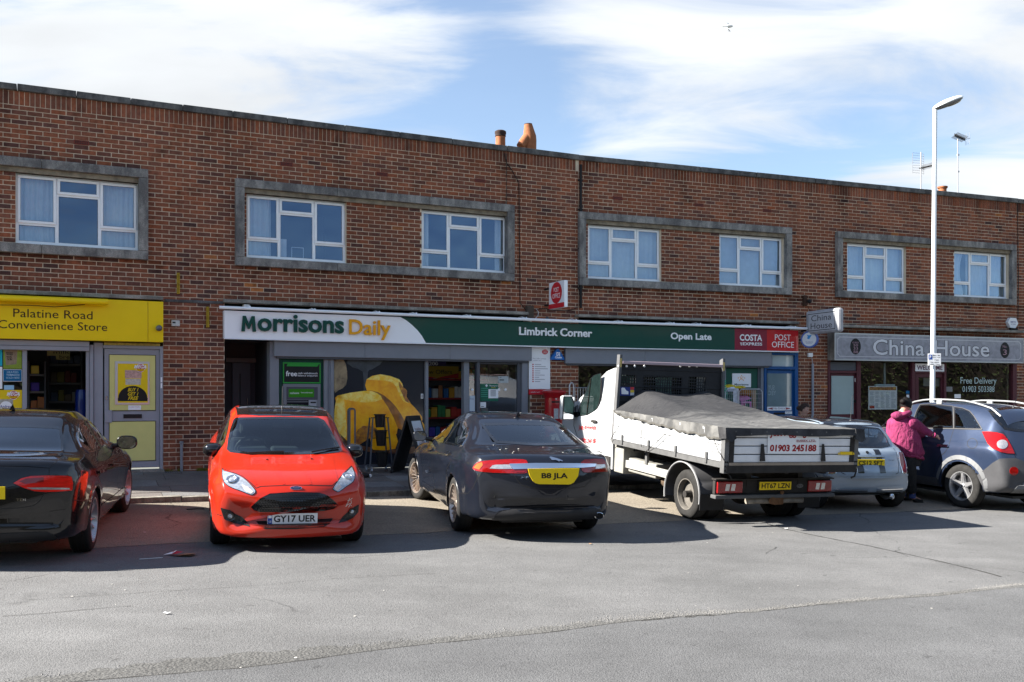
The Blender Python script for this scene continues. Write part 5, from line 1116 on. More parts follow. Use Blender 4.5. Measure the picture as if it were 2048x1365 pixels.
cable('cable','slack black cable running from the brown box under the Post Office sign to the pipe',FL,[(1072,622),(1079,618),(1092,618),(1108,621),(1130,622),(1146,620),(1155,615)])
cable('cable','white looped cable beside the brown box above the green fascia',FL,[(1072,618),(1077,625),(1076,632),(1071,637)],r_=.006,mat=M_WHITE)
cable('cable','thin black cable up the right end of the brick parade',FR,[(2035,404),(2036,480),(2037,560),(2036,640)])
s=Site('junction_box','tall brown metal box on the brickwork above the green fascia','box',FL,(fu(FL,1061),0,wp(FL,1061,635)[1]));m=s.mb();bx(m,FL,1055,1068,611.5,635,-.10,0,.006);s.part('case',m,pm('brown_case',(.085,.065,.05),.6,var=.2))
s=Site('sensor','small dark photocell standing on the green fascia','sensor',FL,(fu(FL,1094,-.1),-.1,gt));uc=fu(FL,1094.5,-.1);m=s.mb();m.lathe([(.02,gt),(.015,gt+.06),(.035,gt+.07),(.038,gt+.10),(.02,gt+.125),(0,gt+.13)],14,c=(uc,-.1,0));s.part('photocell',m,M_GREYD,smooth=True)
s=Site('floodlight','black and rusty floodlight bracket on the brickwork above the China House box sign','light',FR,(fu(FR,1614),0,wp(FR,1614,612)[1]));m=s.mb();bx(m,FR,1608.5,1615,591,612,-.07,0,.01);s.part('back_plate',m,pm('rusty_plate',(.06,.03,.02),.8,var=.3));m=s.mb();uc,zc_=wp(FR,1619,603,-.12);m.ball((uc,-.12,zc_),(.045,.06,.05),12,8);m.tube([(uc,-.1,zc_),(uc-.03,-.03,zc_+.02)],.012,6);s.part('lamp',m,M_BLACK,smooth=True)
cable('cable','grey wire sagging from the floodlight to the box sign',FR,[(1616,612),(1617,618),(1622,622),(1626,626)],r_=.005)
s=Site('meter_box','small white box below the round blue sign','box',FR,(fu(FR,1621.5),0,wp(FR,1621.5,714)[1]));m=s.mb();bx(m,FR,1617,1626,706.5,714.5,-.05,0,.005);s.part('case',m,M_W)
s=Site('downpipe','grey conduit down the brick pier between the blue door and the restaurant','pipe',FR,(fu(FR,1626,-.05),-.05,gw(FR,1626)));m=s.mb();uc=fu(FR,1626,-.05);m.tube([(uc,-.04,gw(FR,1626)),(uc,-.04,wp(FR,1626,728,-.05)[1])],.028,10);m.tube([(uc,-.04,wp(FR,1626,728,-.05)[1]),(uc-.02,-.02,wp(FR,1624,714,-.05)[1])],.008,6);s.part('pipe',m,M_LGREY,smooth=True)
# ================================================================ cars
def pchip(P):
 xs=[p[0]for p in P];ys=[p[1]for p in P];n=len(P);h=[xs[i+1]-xs[i]for i in range(n-1)];d=[(ys[i+1]-ys[i])/h[i]for i in range(n-1)];m=[0]*n
 for i in range(1,n-1):m[i]=0 if d[i-1]*d[i]<=0 else(h[i-1]+h[i])*3/((2*h[i]+h[i-1])/d[i-1]+(h[i]+2*h[i-1])/d[i])
 m[0],m[-1]=d[0],d[-1]
 def f(x):
  if x<=xs[0]:return ys[0]
  if x>=xs[-1]:return ys[-1]
  i=max(k for k in range(n-1)if xs[k]<=x);t=(x-xs[i])/h[i]
  return ys[i]*(1+2*t)*(1-t)**2+h[i]*m[i]*t*(1-t)**2+ys[i+1]*t*t*(3-2*t)+h[i]*m[i+1]*t*t*(t-1)
 return f
def sst(a,b,x):t=max(0,min(1,(x-a)/(b-a)));return t*t*(3-2*t)
def paint(name,base,metal=.0,rough=.35,dust=.15,flake=0.0):
 m=bpy.data.materials.new(name);m.use_nodes=True;nt=m.node_tree;N=nt.nodes;L=nt.links;b=N['Principled BSDF']
 b.inputs['Metallic'].default_value=metal;b.inputs['Specular IOR Level'].default_value=.15;b.inputs['Coat Weight'].default_value=1;b.inputs['Coat Roughness'].default_value=.025
 tc=N.new('ShaderNodeTexCoord');n=N.new('ShaderNodeTexNoise');n.inputs['Scale'].default_value=2.2;n.inputs['Detail'].default_value=7;n.inputs['Roughness'].default_value=.7;L.new(tc.outputs['Object'],n.inputs['Vector'])
 mr=N.new('ShaderNodeMapRange');L.new(n.outputs['Fac'],mr.inputs[0]);mr.inputs[1].default_value=.4;mr.inputs[2].default_value=.75;mr.inputs[3].default_value=0;mr.inputs[4].default_value=dust
 # road dust gathers towards the sills
 sp=N.new('ShaderNodeSeparateXYZ');L.new(tc.outputs['Object'],sp.inputs[0]);lo=N.new('ShaderNodeMapRange');L.new(sp.outputs[2],lo.inputs[0]);lo.inputs[1].default_value=.62;lo.inputs[2].default_value=.2;lo.inputs[3].default_value=0;lo.inputs[4].default_value=dust*.9
 ad=N.new('ShaderNodeMath');ad.operation='ADD';ad.use_clamp=True;L.new(mr.outputs[0],ad.inputs[0]);L.new(lo.outputs[0],ad.inputs[1])
 mx=N.new('ShaderNodeMix');mx.data_type='RGBA';L.new(ad.outputs[0],mx.inputs[0]);mx.inputs[6].default_value=tuple(base)+(1,);mx.inputs[7].default_value=(.20,.18,.155,1)
 geo=N.new('ShaderNodeNewGeometry');m2=N.new('ShaderNodeMix');m2.data_type='RGBA';L.new(geo.outputs['Backfacing'],m2.inputs[0]);L.new(mx.outputs[2],m2.inputs[6]);m2.inputs[7].default_value=(.02,.02,.022,1)
 L.new(m2.outputs[2],b.inputs['Base Color']);rr=N.new('ShaderNodeMath');rr.operation='MULTIPLY_ADD';L.new(ad.outputs[0],rr.inputs[0]);rr.inputs[1].default_value=.9;rr.inputs[2].default_value=rough;L.new(rr.outputs[0],b.inputs['Roughness'])
 cw=N.new('ShaderNodeMath');cw.operation='SUBTRACT';cw.inputs[0].default_value=1;L.new(geo.outputs['Backfacing'],cw.inputs[1]);L.new(cw.outputs[0],b.inputs['Coat Weight'])
 MATS[name]=m;return m
M_TYRE=pm('tyre_rubber',(.026,.025,.024),.8,var=.35,vs=12,bump=.3,bs=90)
M_ALLOY=pm('alloy_silver',(.55,.55,.56),.28,metal=.75,var=.15,vs=12)
M_ALLOYD=pm('alloy_dark',(.05,.05,.055),.4,metal=.6)
M_CHROME=pm('chrome',(.82,.83,.85),.07,metal=1)
M_TRIM=pm('black_trim',(.014,.014,.015),.38,coat=.2)
M_GTRIM=pm('gloss_black',(.008,.008,.009),.06,coat=1)
M_CLAD=pm('grey_cladding',(.062,.062,.066),.5,var=.2,vs=4)
M_FABR=pm('seat_fabric',(.03,.031,.034),.9)
M_DASH=pm('dash_plastic',(.035,.038,.042),.6)
M_REDL=pm('red_lens',(.34,.004,.004),.12,coat=1,var=.55,vs=16,streak=(1,.35,3));M_REDL2=pm('dark_red_lens',(.20,.004,.006),.12,coat=1)
M_ORL=pm('orange_lens',(.65,.10,.01),.1,coat=1);M_CLRL=pm('clear_lens',(.62,.60,.60),.12,metal=.6,coat=1,var=.35,vs=45)
M_HEAD=pm('headlamp_reflector',(.62,.66,.72),.16,metal=.55,coat=1,var=.5,vs=26)
M_PLY=pm('plate_yellow',(.80,.56,.012),.4);M_PLW=pm('plate_white',(.80,.80,.80),.4)
M_CGL=glass('car_glass',(.62,.70,.68),1.0);M_CGLD=glass('privacy_glass',(.12,.14,.14),1.3);M_CGLC=glass('windscreen_glass',(.48,.58,.58),.85)
M_MIRR=pm('mirror_glass',(.75,.8,.85),.03,metal=1)
def inset(P,d):
 n=len(P);out=[];A=sum(P[i][0]*P[(i+1)%n][1]-P[(i+1)%n][0]*P[i][1]for i in range(n));sg=1 if A>0 else-1
 for i in range(n):
  a,b,c=[Vector(P[(i+k-1)%n])for k in range(3)];e1=(b-a).normalized();e2=(c-b).normalized();n1=Vector((-e1.y,e1.x))*sg;n2=Vector((-e2.y,e2.x))*sg
  bis=n1+n2;k=bis.length
  if k<1e-4:out.append(tuple(b+n1*d));continue
  bis/=k;out.append(tuple(b+bis*(d/max(.45,bis.dot(n1)))))
 return out
def inpoly(x,y,P):
 c=False;n=len(P);j=n-1
 for i in range(n):
  if(P[i][1]>y)!=(P[j][1]>y)and x<(P[j][0]-P[i][0])*(y-P[i][1])/(P[j][1]-P[i][1])+P[i][0]:c=not c
  j=i
 return c
class Car:
 """lofted body from three silhouettes; x runs from the nose (0) to the tail, y across, z up"""
 def __init__(s,name,label,cat,S,mat,M,wheels,tyre_r):
  s.S=S;s.M=M;s.root=thing(name,label,cat,M);s.mat=mat;s.L=S['L'];s.F={k:pchip(v)for k,v in S.items()if isinstance(v,list)};s.hub=wheels;s.tr=tyre_r;s.Mi=M.inverted();s.cam=s.Mi@Vector((0,0,ZC));s.open=[];s.build_surface()
 def sect(s,x):
  F=s.F;zt=F['zt'](x);zb=F['zb'](x);w=F['w'](x);zl=min(F['zbelt'](x),zt-.012);zl=max(zl,zb+.05);wb=w*F['kb'](x);h=zt-zl;c=sst(.10,.36,h);wr=F['wr'](x)
  zs=max(zb+.03,zl-s.S.get('sh',.13));ed=.35*(1-c)
  P=[(0,zb),(w*.55,zb),(w*.86,zb+.012),(w*.955,zb+.07*min(1,(zl-zb)/.5)),(w*.975,zb+(zs-zb)*.38),(w*.992,zb+(zs-zb)*.70),(w,zs),(wb+(w-wb)*.35,zs+(zl-zs)*.72),(wb,zl)]
  hr=.86*wb
  up=lambda a,b:a+(b-a)*c
  P+=[(up(wb*.975,wb+(wr-wb)*.34),up(zl+h*.30,zl+h*.36)),(up(wb*.90,wb+(wr-wb)*.74),up(zl+h*.52,zl+h*.74)),(up(wb*.80,wr),up(zl+h*.70,zt-.055)),(up(wb*.66,wr*.90),up(zl+h*.84,zt-.022)),(up(wb*.36,wr*.55),up(zl+h*.96,zt-.006)),(0,zt)]
  return P
 def build_surface(s):
  L=s.L;xs=set();n=150
  for i in range(n+1):xs.add(round(L*i/n,5))
  for a in(.002,.005,.01,.016,.024,.034,.046,.06,.08,.10):xs.add(a);xs.add(round(L-a,5))
  for v in s.S.get('xtra',[]):xs.add(v)
  xs=sorted(xs);seg=[2,3,2,3,4,4,4,3,4,4,3,3,3,4];rows=[]
  bn,bt,bw,brg=s.S['bow'];x0w,x1w,x0r,x1r=s.S['scr']
  for x in xs:
   P=s.sect(x);half=[]
   for i in range(len(P)-1):
    p0,p1,p2,p3=[Vector(P[max(0,min(len(P)-1,i+k))])for k in(-1,0,1,2)]
    if i==0:p0=Vector((-P[1][0],P[1][1]))
    if i==len(P)-2:p3=Vector((-P[-2][0],P[-2][1]))
    for t in range(seg[i]):
     t/=seg[i];q=.5*((2*p1)+(-p0+p2)*t+(2*p0-5*p1+4*p2-p3)*t*t+(-p0+3*p1-3*p2+p3)*t**3);half.append((max(0,q.x),q.y))
   half.append((0,P[-1][1]));w=s.F['w'](x);zl=s.F['zbelt'](x);ring=[]
   for y,z in half:
    r=min(1,y/max(.3,w));dx=bn*(max(0,1-x/.9)**1.5)*r*r-bt*(max(0,1-(L-x)/.9)**1.5)*r*r;up=sst(zl-.06,zl+.14,z)
    a=sst(x0w-.5,x0w+.1,x)*(1-sst(x1w-.1,x1w+.7,x));b_=sst(x0r-.7,x0r+.1,x)*(1-sst(x1r-.1,x1r+.35,x));dx+=(bw*a-brg*b_)*up*r*r
    yy=y
    for hx in s.hub[:2]:  # flared wheel arches
     d=math.hypot(x-hx,z-s.tr);R0=s.tr+.055
     if z<zl and y>w*.75:yy+=s.S.get('flare',.018)*math.exp(-((d-R0)/.085)**2)
    ring.append((x+dx,yy,z))
   rows.append(ring)
  m=len(rows[0]);V=[];Fc=[]
  full=[]
  for ring in rows:full.append(len(V));V+=ring+[(p[0],-p[1],p[2])for p in reversed(ring[1:-1])]
  k=2*m-2
  for i in range(len(rows)-1):
   a,b=full[i],full[i+1]
   for j in range(k):Fc.append((a+j,a+(j+1)%k,b+(j+1)%k,b+j))
  Fc.append(tuple(reversed([full[0]+j for j in range(k)])));Fc.append(tuple(full[-1]+j for j in range(k)))
  # snap vertices near the wheel circles onto them
  R0=s.tr+s.S.get('gap',.045);W2=s.S.get('zc',s.tr)
  for i,p in enumerate(V):
   if abs(p[1])<.5:continue
   for hx in s.hub[:2]:
    d=math.hypot(p[0]-hx,p[2]-W2)
    if abs(d-R0)<.017:f=R0/d;V[i]=(hx+(p[0]-hx)*f,p[1],W2+(p[2]-W2)*f)
  s.V=V;s.Fc=Fc;s.R0=R0;s.W2=W2;s.bvh=BVHTree.FromPolygons([Vector(p)for p in V],Fc)
 # ---- views: each returns (origin, direction) of the sight line for a 2-D outline point
 def ray(s,view,a,b):
  if view=='C':d=(s.Mi.to_3x3()@Vector(((a-1024)/FPX,1,-(b-793)/FPX))).normalized();return s.cam,d
  if view=='F':return Vector((-4,a,b)),Vector((1,0,0))
  if view=='B':return Vector((s.L+4,a,b)),Vector((-1,0,0))
  if view=='L':return Vector((a,-4,b)),Vector((0,1,0))
  if view=='R':return Vector((a,4,b)),Vector((0,-1,0))
  if view=='T':return Vector((a,b,4)),Vector((0,0,-1))
 def to2(s,view,p):
  if view=='C':q=s.M@Vector(p);return(q.x/q.y*FPX+1024,793-(q.z-ZC)/q.y*FPX)
  if view in 'FB':return(p[1],p[2])
  if view in 'LR':return(p[0],p[2])
  return(p[0],p[1])
 def hit(s,view,a,b):
  o,d=s.ray(view,a,b);h,n,i,t=s.bvh.ray_cast(o,d)
  if h is None:
   t0=(s.Mi@Vector((0,0,0))-o).length if view!='C' else 0
   c=Vector((s.L/2,0,.7));t=(c-o).dot(d);h,n,i,_=s.bvh.find_nearest(o+d*t)
   # walk along the line to the point that comes closest to the body
   best=None
   for k in range(-30,31):q=o+d*(t+k*.08);hh,nn,ii,dd=s.bvh.find_nearest(q);best=(dd,hh,nn)if best is None or dd<best[0]else best
   h,n=best[1],best[2]
  if n.dot(d)>0:n=-n
  return h,n
 def patch(s,name,view,P,mat,off=.004,parent=None,mirror=False,skirt=.01,step=None,smooth=True,both=True,only_mirror=False,sm=0,hole=False,label=None):
  """a panel cut to outline P (seen in the view), laid on the body and standing off it; mirror adds its opposite number"""
  if sm:P=smoothpoly(P,sm)
  step=step or(.035 if view!='C' else 6)
  bm=bmesh.new();f=bm.faces.new([bm.verts.new((p[0],p[1],0))for p in P])
  xs=[p[0]for p in P];ys=[p[1]for p in P]
  for ax,lo,hi in((0,min(xs),max(xs)),(1,min(ys),max(ys))):
   k=math.ceil(lo/step)*step
   while k<hi:
    bmesh.ops.bisect_plane(bm,geom=bm.verts[:]+bm.edges[:]+bm.faces[:],dist=step*.02,plane_co=(k,0,0)if ax==0 else(0,k,0),plane_no=(1,0,0)if ax==0 else(0,1,0));k+=step
  bmesh.ops.triangulate(bm,faces=[f for f in bm.faces if len(f.verts)>4])
  nr={}
  for v in bm.verts:h,n=s.hit(view,v.co.x,v.co.y);nr[v]=n;v.co=h+n*off
  if skirt:
   bd=[e for e in bm.edges if len(e.link_faces)==1];r=bmesh.ops.extrude_edge_only(bm,edges=bd);nv=[g for g in r['geom']if isinstance(g,bmesh.types.BMVert)]
   for v in nv:
    n=min(nr.items(),key=lambda kv:(kv[0].co-v.co).length_squared)[1];v.co=v.co-n*skirt
  bmesh.ops.recalc_face_normals(bm,faces=bm.faces[:])
  tot=Vector()
  for f in bm.faces:tot+=f.normal*f.calc_area()
  avg=sum(nr.values(),Vector())
  if tot.dot(avg)<0:bmesh.ops.reverse_faces(bm,faces=bm.faces[:])
  out=[]
  for mi in([False]if not only_mirror else[])+([True]if mirror or only_mirror else[]):
   b2=bm.copy()
   if mi:
    for v in b2.verts:v.co.y=-v.co.y
    bmesh.ops.reverse_faces(b2,faces=b2.faces[:])
   me=bpy.data.meshes.new(name);b2.to_mesh(me);b2.free();me.materials.append(mat)
   if smooth:
    me.polygons.foreach_set('use_smooth',[True]*len(me.polygons))
   o=bpy.data.objects.new(name,me);COL.objects.link(o);o.parent=parent or s.root
   if label:o['label']=label
   if smooth:
    bmx=bmesh.new();bmx.from_mesh(me)
    for e in bmx.edges:
     if len(e.link_faces)==2 and e.calc_face_angle(0)>R(45):e.smooth=False
    bmx.to_mesh(me);bmx.free()
   out.append(o)
  bm.free();return out[0]if out else None
 def glassp(s,name,view,P,mat,mirror=False,frit=.03,frame=None,fw=.012,parent=None,off=.003,sm=0):
  """window: opening in the body, black border band, glass pane, optional bright surround"""
  if sm:P=smoothpoly(P,sm)
  k=1 if view!='C' else 165;fi=frit*k
  if frame:s.band(name.replace('glass','surround')if 'glass' in name else name+'_surround',view,inset(P,-fw*k),P,frame,.008,mirror,parent)
  s.band('glass_border',view,P,inset(P,fi),M_GTRIM,off+.0015,mirror,parent)
  s.open.append((view,inset(P,fi*.45),mirror));return s.patch(name,view,P,mat,off,parent,mirror,skirt=0)
 def band(s,name,view,A,Bp,mat,off,mirror=False,parent=None,skirt=.008,seg=None):
  """strip between two matching outlines"""
  n=len(A);step=.05 if view!='C' else 9;V=[];nrm=[]
  ring=[]
  for i in range(n):
   a0,a1,b0,b1=A[i],A[(i+1)%n],Bp[i],Bp[(i+1)%n];k=max(1,int(math.hypot(a1[0]-a0[0],a1[1]-a0[1])/step))
   for j in range(k):t=j/k;ring.append(((a0[0]+(a1[0]-a0[0])*t,a0[1]+(a1[1]-a0[1])*t),(b0[0]+(b1[0]-b0[0])*t,b0[1]+(b1[1]-b0[1])*t)))
  for a,b in ring:
   for q,sk in((a,1),(a,0),(b,0),(b,1)):h,nn=s.hit(view,*q);V.append(h+nn*(off-(skirt if sk else 0)))
  m=len(ring);Fs=[]
  for i in range(m):
   j=(i+1)%m
   for c in range(3):Fs.append((4*i+c,4*i+c+1,4*j+c+1,4*j+c))
  for mi in([False,True]if mirror else[False]):
   mb=MB();mb.add([(v[0],-v[1]if mi else v[1],v[2])for v in V],Fs);o=obj(name,mb,mat,parent or s.root,smooth=True)
   bm=bmesh.new();bm.from_mesh(o.data);bmesh.ops.recalc_face_normals(bm,faces=bm.faces[:]);bm.to_mesh(o.data);bm.free()
 def line(s,name,view,pts,mat=None,w=.005,off=.0014,mirror=False,parent=None,closed=False,step=None):
  """shut line or strip: ribbon of width w along a path on the body"""
  step=step or(.03 if view!='C' else 4);Q=[]
  pr=pts+[pts[0]]if closed else pts
  for a,b in zip(pr,pr[1:]):
   k=max(1,int(math.hypot(b[0]-a[0],b[1]-a[1])/step))
   for j in range(k):Q.append((a[0]+(b[0]-a[0])*j/k,a[1]+(b[1]-a[1])*j/k))
  Q.append(pr[-1]);H=[s.hit(view,*q)for q in Q];V=[]
  if mat is None:w=max(w,.009)
  for i,(h,n)in enumerate(H):
   d=H[min(i+1,len(H)-1)][0]-H[max(i-1,0)][0];sd=n.cross(d)
   if sd.length<1e-7:sd=Vector((0,0,1))
   sd.normalize();V+=[h+n*off+sd*w/2,h+n*off-sd*w/2]
  for mi in([False,True]if mirror else[False]):
   mb=MB();mb.add([(v[0],-v[1]if mi else v[1],v[2])for v in V],[(2*i,2*i+1,2*i+3,2*i+2)for i in range(len(H)-1)]);obj(name,mb,mat or M_TRIM,parent or s.root)
 def finish(s,openx=None):
  V=s.V;keep=[]
  for f in s.Fc:
   c=Vector((0,0,0))
   for i in f:c+=Vector(V[i])
   c/=len(f);cut=False
   if len(f)==4:
    if abs(c.y)>.5:
     for hx in s.hub[:2]:
      if math.hypot(c.x-hx,c.z-s.W2)<s.R0-.002:cut=True
    if not cut:
     a,b,d_=Vector(V[f[0]]),Vector(V[f[1]]),Vector(V[f[2]]);n=(b-a).cross(d_-a)
     if n.length>0:
      n.normalize()
      for view,P,mir in s.open:
       for mi in((0,1)if mir else(0,)):
        cc=Vector((c.x,-c.y if mi else c.y,c.z));nn=Vector((n.x,-n.y if mi else n.y,n.z));q=s.to2(view,cc)
        if not inpoly(q[0],q[1],P):continue
        o,d=s.ray(view,*q)
        h,n2,i2,t=s.bvh.ray_cast(o,d)
        if h is not None and(h-cc).length<.12:cut=True
   if not cut:keep.append(f)
  me=bpy.data.meshes.new('body');me.from_pydata(V,[],keep);me.materials.append(s.mat);me.polygons.foreach_set('use_smooth',[True]*len(me.polygons))
  bm=bmesh.new();bm.from_mesh(me);bmesh.ops.recalc_face_normals(bm,faces=bm.faces[:]);bmesh.ops.delete(bm,geom=[v for v in bm.verts if not v.link_faces],context='VERTS')
  for e in bm.edges:
   if len(e.link_faces)==2 and e.calc_face_angle(0)>R(50):e.smooth=False
  bm.to_mesh(me);bm.free()
  # make normals point outwards
  p=me.polygons[len(me.polygons)//2]
  if p.normal.dot(p.center-Vector((s.L/2,0,.6)))<0:me.flip_normals()
  o=bpy.data.objects.new('body',me);COL.objects.link(o);o.parent=s.root;s.body=o
  # lip and liner of each arch
  for hx in s.hub[:2]:
   for sg in(-1,1):
    pts=[];lin=MB();vs=[]
    a0=math.asin(max(-1,min(1,(s.F['zb'](hx)+.03-s.W2)/s.R0)))
    for k in range(31):
     a=a0+(math.pi-2*a0)*k/30;x=hx+s.R0*math.cos(a);z=s.W2+s.R0*math.sin(a);h,n=s.hit('L' if sg<0 else 'R',hx+(s.R0+.006)*math.cos(a),s.W2+(s.R0+.006)*math.sin(a));pts.append((x,h.y-sg*.004,z));vs+=[(x,h.y-sg*.003,z),(x,sg*.5,z)]
    lin.add(vs,[(2*i,2*i+2,2*i+3,2*i+1)for i in range(30)]);vv=[(vs[2*i+1])for i in range(31)];lin.add(vv,[tuple(range(31))]);obj('wheel_arch_liner',lin,M_BLACK,s.root)
    m=MB();m.tube(pts,.008,6);obj('arch_lip',m,s.S.get('lip',s.mat),s.root,smooth=True)
  m=MB();F=s.F;m.box(s.hub[0]+s.tr+.1,s.hub[1]-s.tr-.1,-F['w'](1.5)*.86,F['w'](1.5)*.86,.20,.24);m.box(.3,s.L-.3,-.5,.5,.22,.26);obj('floor_pan',m,M_BLACK,s.root)
 def interior(s,seatx=(1.75,2.6),belt=.93,w=.62,dash=None,wheel_side=1,seat_h=None,rear=True):
  """belt: height of the window line; seats, dashboard and steering wheel (right-hand drive sits on +y of a car that faces -x)"""
  it=s.root;z=belt
  m=MB();m.box(s.hub[0]+.45,s.hub[1]+.1,-w-.1,w+.1,.27,.3);obj('carpet',m,M_DARK,it)
  for row,x in enumerate(seatx):
   if row==1 and not rear:continue
   for y in((-.37,.37)if row==0 else(-.42,0,.42)):
    m=MB();ww=.25 if row==0 else.2
    m.rbox(x-.5,x,y-ww,y+ww,.35,.52,.05)
    st=MB(Matrix.Translation((x,y,.48))@Matrix.Rotation(R(14),4,'Y'));st.rbox(-.07,.07,-ww,ww,0,.62 if row==0 else.5,.05)
    hd=MB(Matrix.Translation((x,y,.48))@Matrix.Rotation(R(14),4,'Y'));hd.rbox(-.05,.05,-.13,.13,(.66 if row==0 else.52),(.84 if row==0 else.66),.04);hd.tube([(0,-.06,.5),(0,-.06,.7)],.008,6);hd.tube([(0,.06,.5),(0,.06,.7)],.008,6)
    sb=obj('seat',m,M_FABR,it,smooth=False);obj('seat_back',st,M_FABR,sb);obj('headrest',hd,M_FABR,sb)
  d0,d1=dash or(s.S['scr'][0]+.05,s.S['scr'][0]+.62)
  m=MB();m.rbox(d0,d1,-w-.06,w+.06,belt-.22,belt-.045,.05);m.rbox(d1-.25,d1+.02,-w+.05,w-.05,belt-.3,belt-.02,.04);m.rbox(d1-.28,d1-.02,-.16,.16,belt-.06,belt+.035,.03);m.rbox(d1-.30,d1+.0,wheel_side*.37-.17,wheel_side*.37+.17,belt-.06,belt+.035,.03);obj('dashboard',m,M_DASH,it)
  T=Matrix.Translation((d1+.12,wheel_side*.37,belt-.04))@Matrix.Rotation(R(65),4,'Y')
  m=MB(T);m.tube([(.185*math.cos(t*.2618),.185*math.sin(t*.2618),0)for t in range(24)],.016,8,closed=True);m.rbox(-.06,.06,-.07,.07,-.02,.02,.02);m.box(-.17,.17,-.02,.02,-.01,.01);m.tube([(0,0,-.01),(0,0,-.25)],.03,8);obj('steering_wheel',m,M_DASH,it,smooth=True)
  zt=s.F['zt'](s.S['scr'][1]);m=MB();m.rbox(s.S['scr'][1]-.08,s.S['scr'][1]-.05,-.12,.12,zt-.19,zt-.12,.015);m.tube([(s.S['scr'][1]-.08,0,zt-.14),(s.S['scr'][1]-.12,0,zt-.06)],.01,6);obj('rear_view_mirror',m,M_TRIM,it)
 def wheel(s,hx,y,rim_r,style,width=.21,steer=0,mat=None,parent=None,dirt=.0):
  """wheel > tyre, spokes, hub; y signed to the outer face"""
  sg=1 if y>0 else-1;T=Matrix.Translation((hx,y-sg*width/2,s.tr))@Matrix.Rotation(R(steer),4,'Z')@(Matrix.Identity(4)if sg>0 else Matrix.Rotation(math.pi,4,'Z'));r=s.tr;k=rim_r;mat=mat or M_ALLOY;w=width/2
  m=MB(T);m.lathe([(k,-w*.9),(k+.012,-w*.98),(k+(r-k)*.5,-w),(r-.02,-w*.9),(r-.004,-w*.72),(r,-w*.3),(r,w*.3),(r-.004,w*.72),(r-.02,w*.9),(k+(r-k)*.55,w),(k+.012,w*.97),(k,w*.9)],48,'y',caps=False);ty=obj('wheel',m,M_TYRE,parent or s.root,smooth=True,angle=50)
  m=MB(T)
  for q in range(4):yy=-w*.62+w*1.24*q/3;m.lathe([(r+.0005,yy-.004),(r+.0005,yy+.004)],48,'y',caps=False)
  obj('tread_groove',m,M_BLACK,ty)
  m=MB(T);m.lathe([(k*.97,-w*.8),(k*.93,-w*.3),(k*.92,w*.5),(k*.985,w*.86),(k+.004,w*.93),(k+.008,w*.985),(k*.975,w*.97),(k*.95,w*.8),(k*.90,w*.45)],48,'y',caps=False);obj('rim',m,mat,ty,smooth=True)
  m=MB(T);m.lathe([(0,w*.05),(k*.86,w*.02),(k*.86,-w*.1),(0,-w*.1)],32,'y');obj('brake_disc',m,M_ALLOYD,ty)
  def spoke(m,a,w0,w1,y0,y1,r0=.1,r1=.965,dep=.03,skew=0,kk=6):
   ca,sa=math.cos(a),math.sin(a);V=[]
   for i in range(kk+1):
    t=i/kk;rr=k*(r0+(r1-r0)*t);ww=(w0+(w1-w0)*t)*k;yy=w*(y0+(y1-y0)*t**1.5);sk=skew*k*math.sin(math.pi*t*.5)
    for o_,dy in((-ww*.5,-dep),(-ww*.32,0),(ww*.32,0),(ww*.5,-dep)):oo=o_+sk;V.append((rr*ca-oo*sa,yy+dy,rr*sa+oo*ca))
   m.add(V,[(4*i+c,4*i+4+c,4*i+5+c,4*i+1+c)for i in range(kk)for c in range(3)])
  if style=='ten':
   for i in range(10):
    a=i*math.tau/10+(0.12 if i%2 else-.12)*.6;m=MB(T);spoke(m,a,.13,.075,.55,.78);obj('spoke',m,mat,ty,smooth=True)
  elif style=='multi':
   for i in range(10):
    for sgn in(-1,1):m=MB(T);spoke(m,i*math.tau/10+sgn*.045,.07,.05,.5,.80,skew=sgn*.09);obj('spoke',m,mat,ty,smooth=True)
  elif style=='five':
   for i in range(5):m=MB(T);spoke(m,i*math.tau/5+.3,.40,.26,.62,.82,r0=.12,dep=.045);obj('spoke',m,mat,ty,smooth=True)
  elif style=='steel':
   m=MB(T);m.lathe([(k*.93,w*.10),(k*.72,w*-.05),(k*.45,-w*.25),(k*.42,w*.0),(k*.30,w*.10),(0,w*.1)],36,'y');obj('wheel_centre',m,mat,ty,smooth=True)
   for i in range(8):a=i*math.tau/8;m=MB(T);m.lathe([(.028,w*.0),(0,w*.0)],10,'y',c=(k*.62*math.cos(a),-.012,k*.62*math.sin(a)));obj('vent_hole',m,M_BLACK,ty)
  else:
   for i in range(6):m=MB(T);spoke(m,i*math.tau/6,.2,.16,.5,.8);obj('spoke',m,mat,ty,smooth=True)
  m=MB(T);m.lathe([(k*.20,w*.35),(k*.22,w*.55),(k*.17,w*.66),(k*.08,w*.69),(0,w*.69)],20,'y');h=obj('hub',m,mat,ty,smooth=True)
  m=MB(T);
  for i in range(5):a=i*math.tau/5+.6;m.lathe([(.011,w*.56),(.011,w*.66),(0,w*.67)],6,'y',c=(k*.19*math.cos(a),.0,k*.19*math.sin(a)))
  m.lathe([(k*.1,w*.70),(k*.09,w*.72),(0,w*.72)],16,'y');obj('hub_cap',m,M_CHROME if style!='steel' else M_ALLOYD,ty,smooth=True)
  return ty
 def plate(s,txt,view,y,z,mat,w=.52,h=.111,off=.012,tilt=0,blue=False,x=None,poly=None):
  """number plate facing out of the nose ('F') or tail ('B')"""
  hit,n=s.hit(view,y,z);xx=hit.x if x is None else x;sg=-1 if view=='F' else 1
  T=Matrix.Translation((xx+sg*off,y,z))@Matrix.Rotation(R(-90 if view=='F' else 90),4,'Z')@Matrix.Rotation(R(tilt),4,'X')
  m=MB(T)
  if poly:m.poly(poly,0,.008)
  else:m.rbox(-w/2,w/2,0,.008,-h/2,h/2,.004)
  p=obj('number_plate',m,mat,s.root)
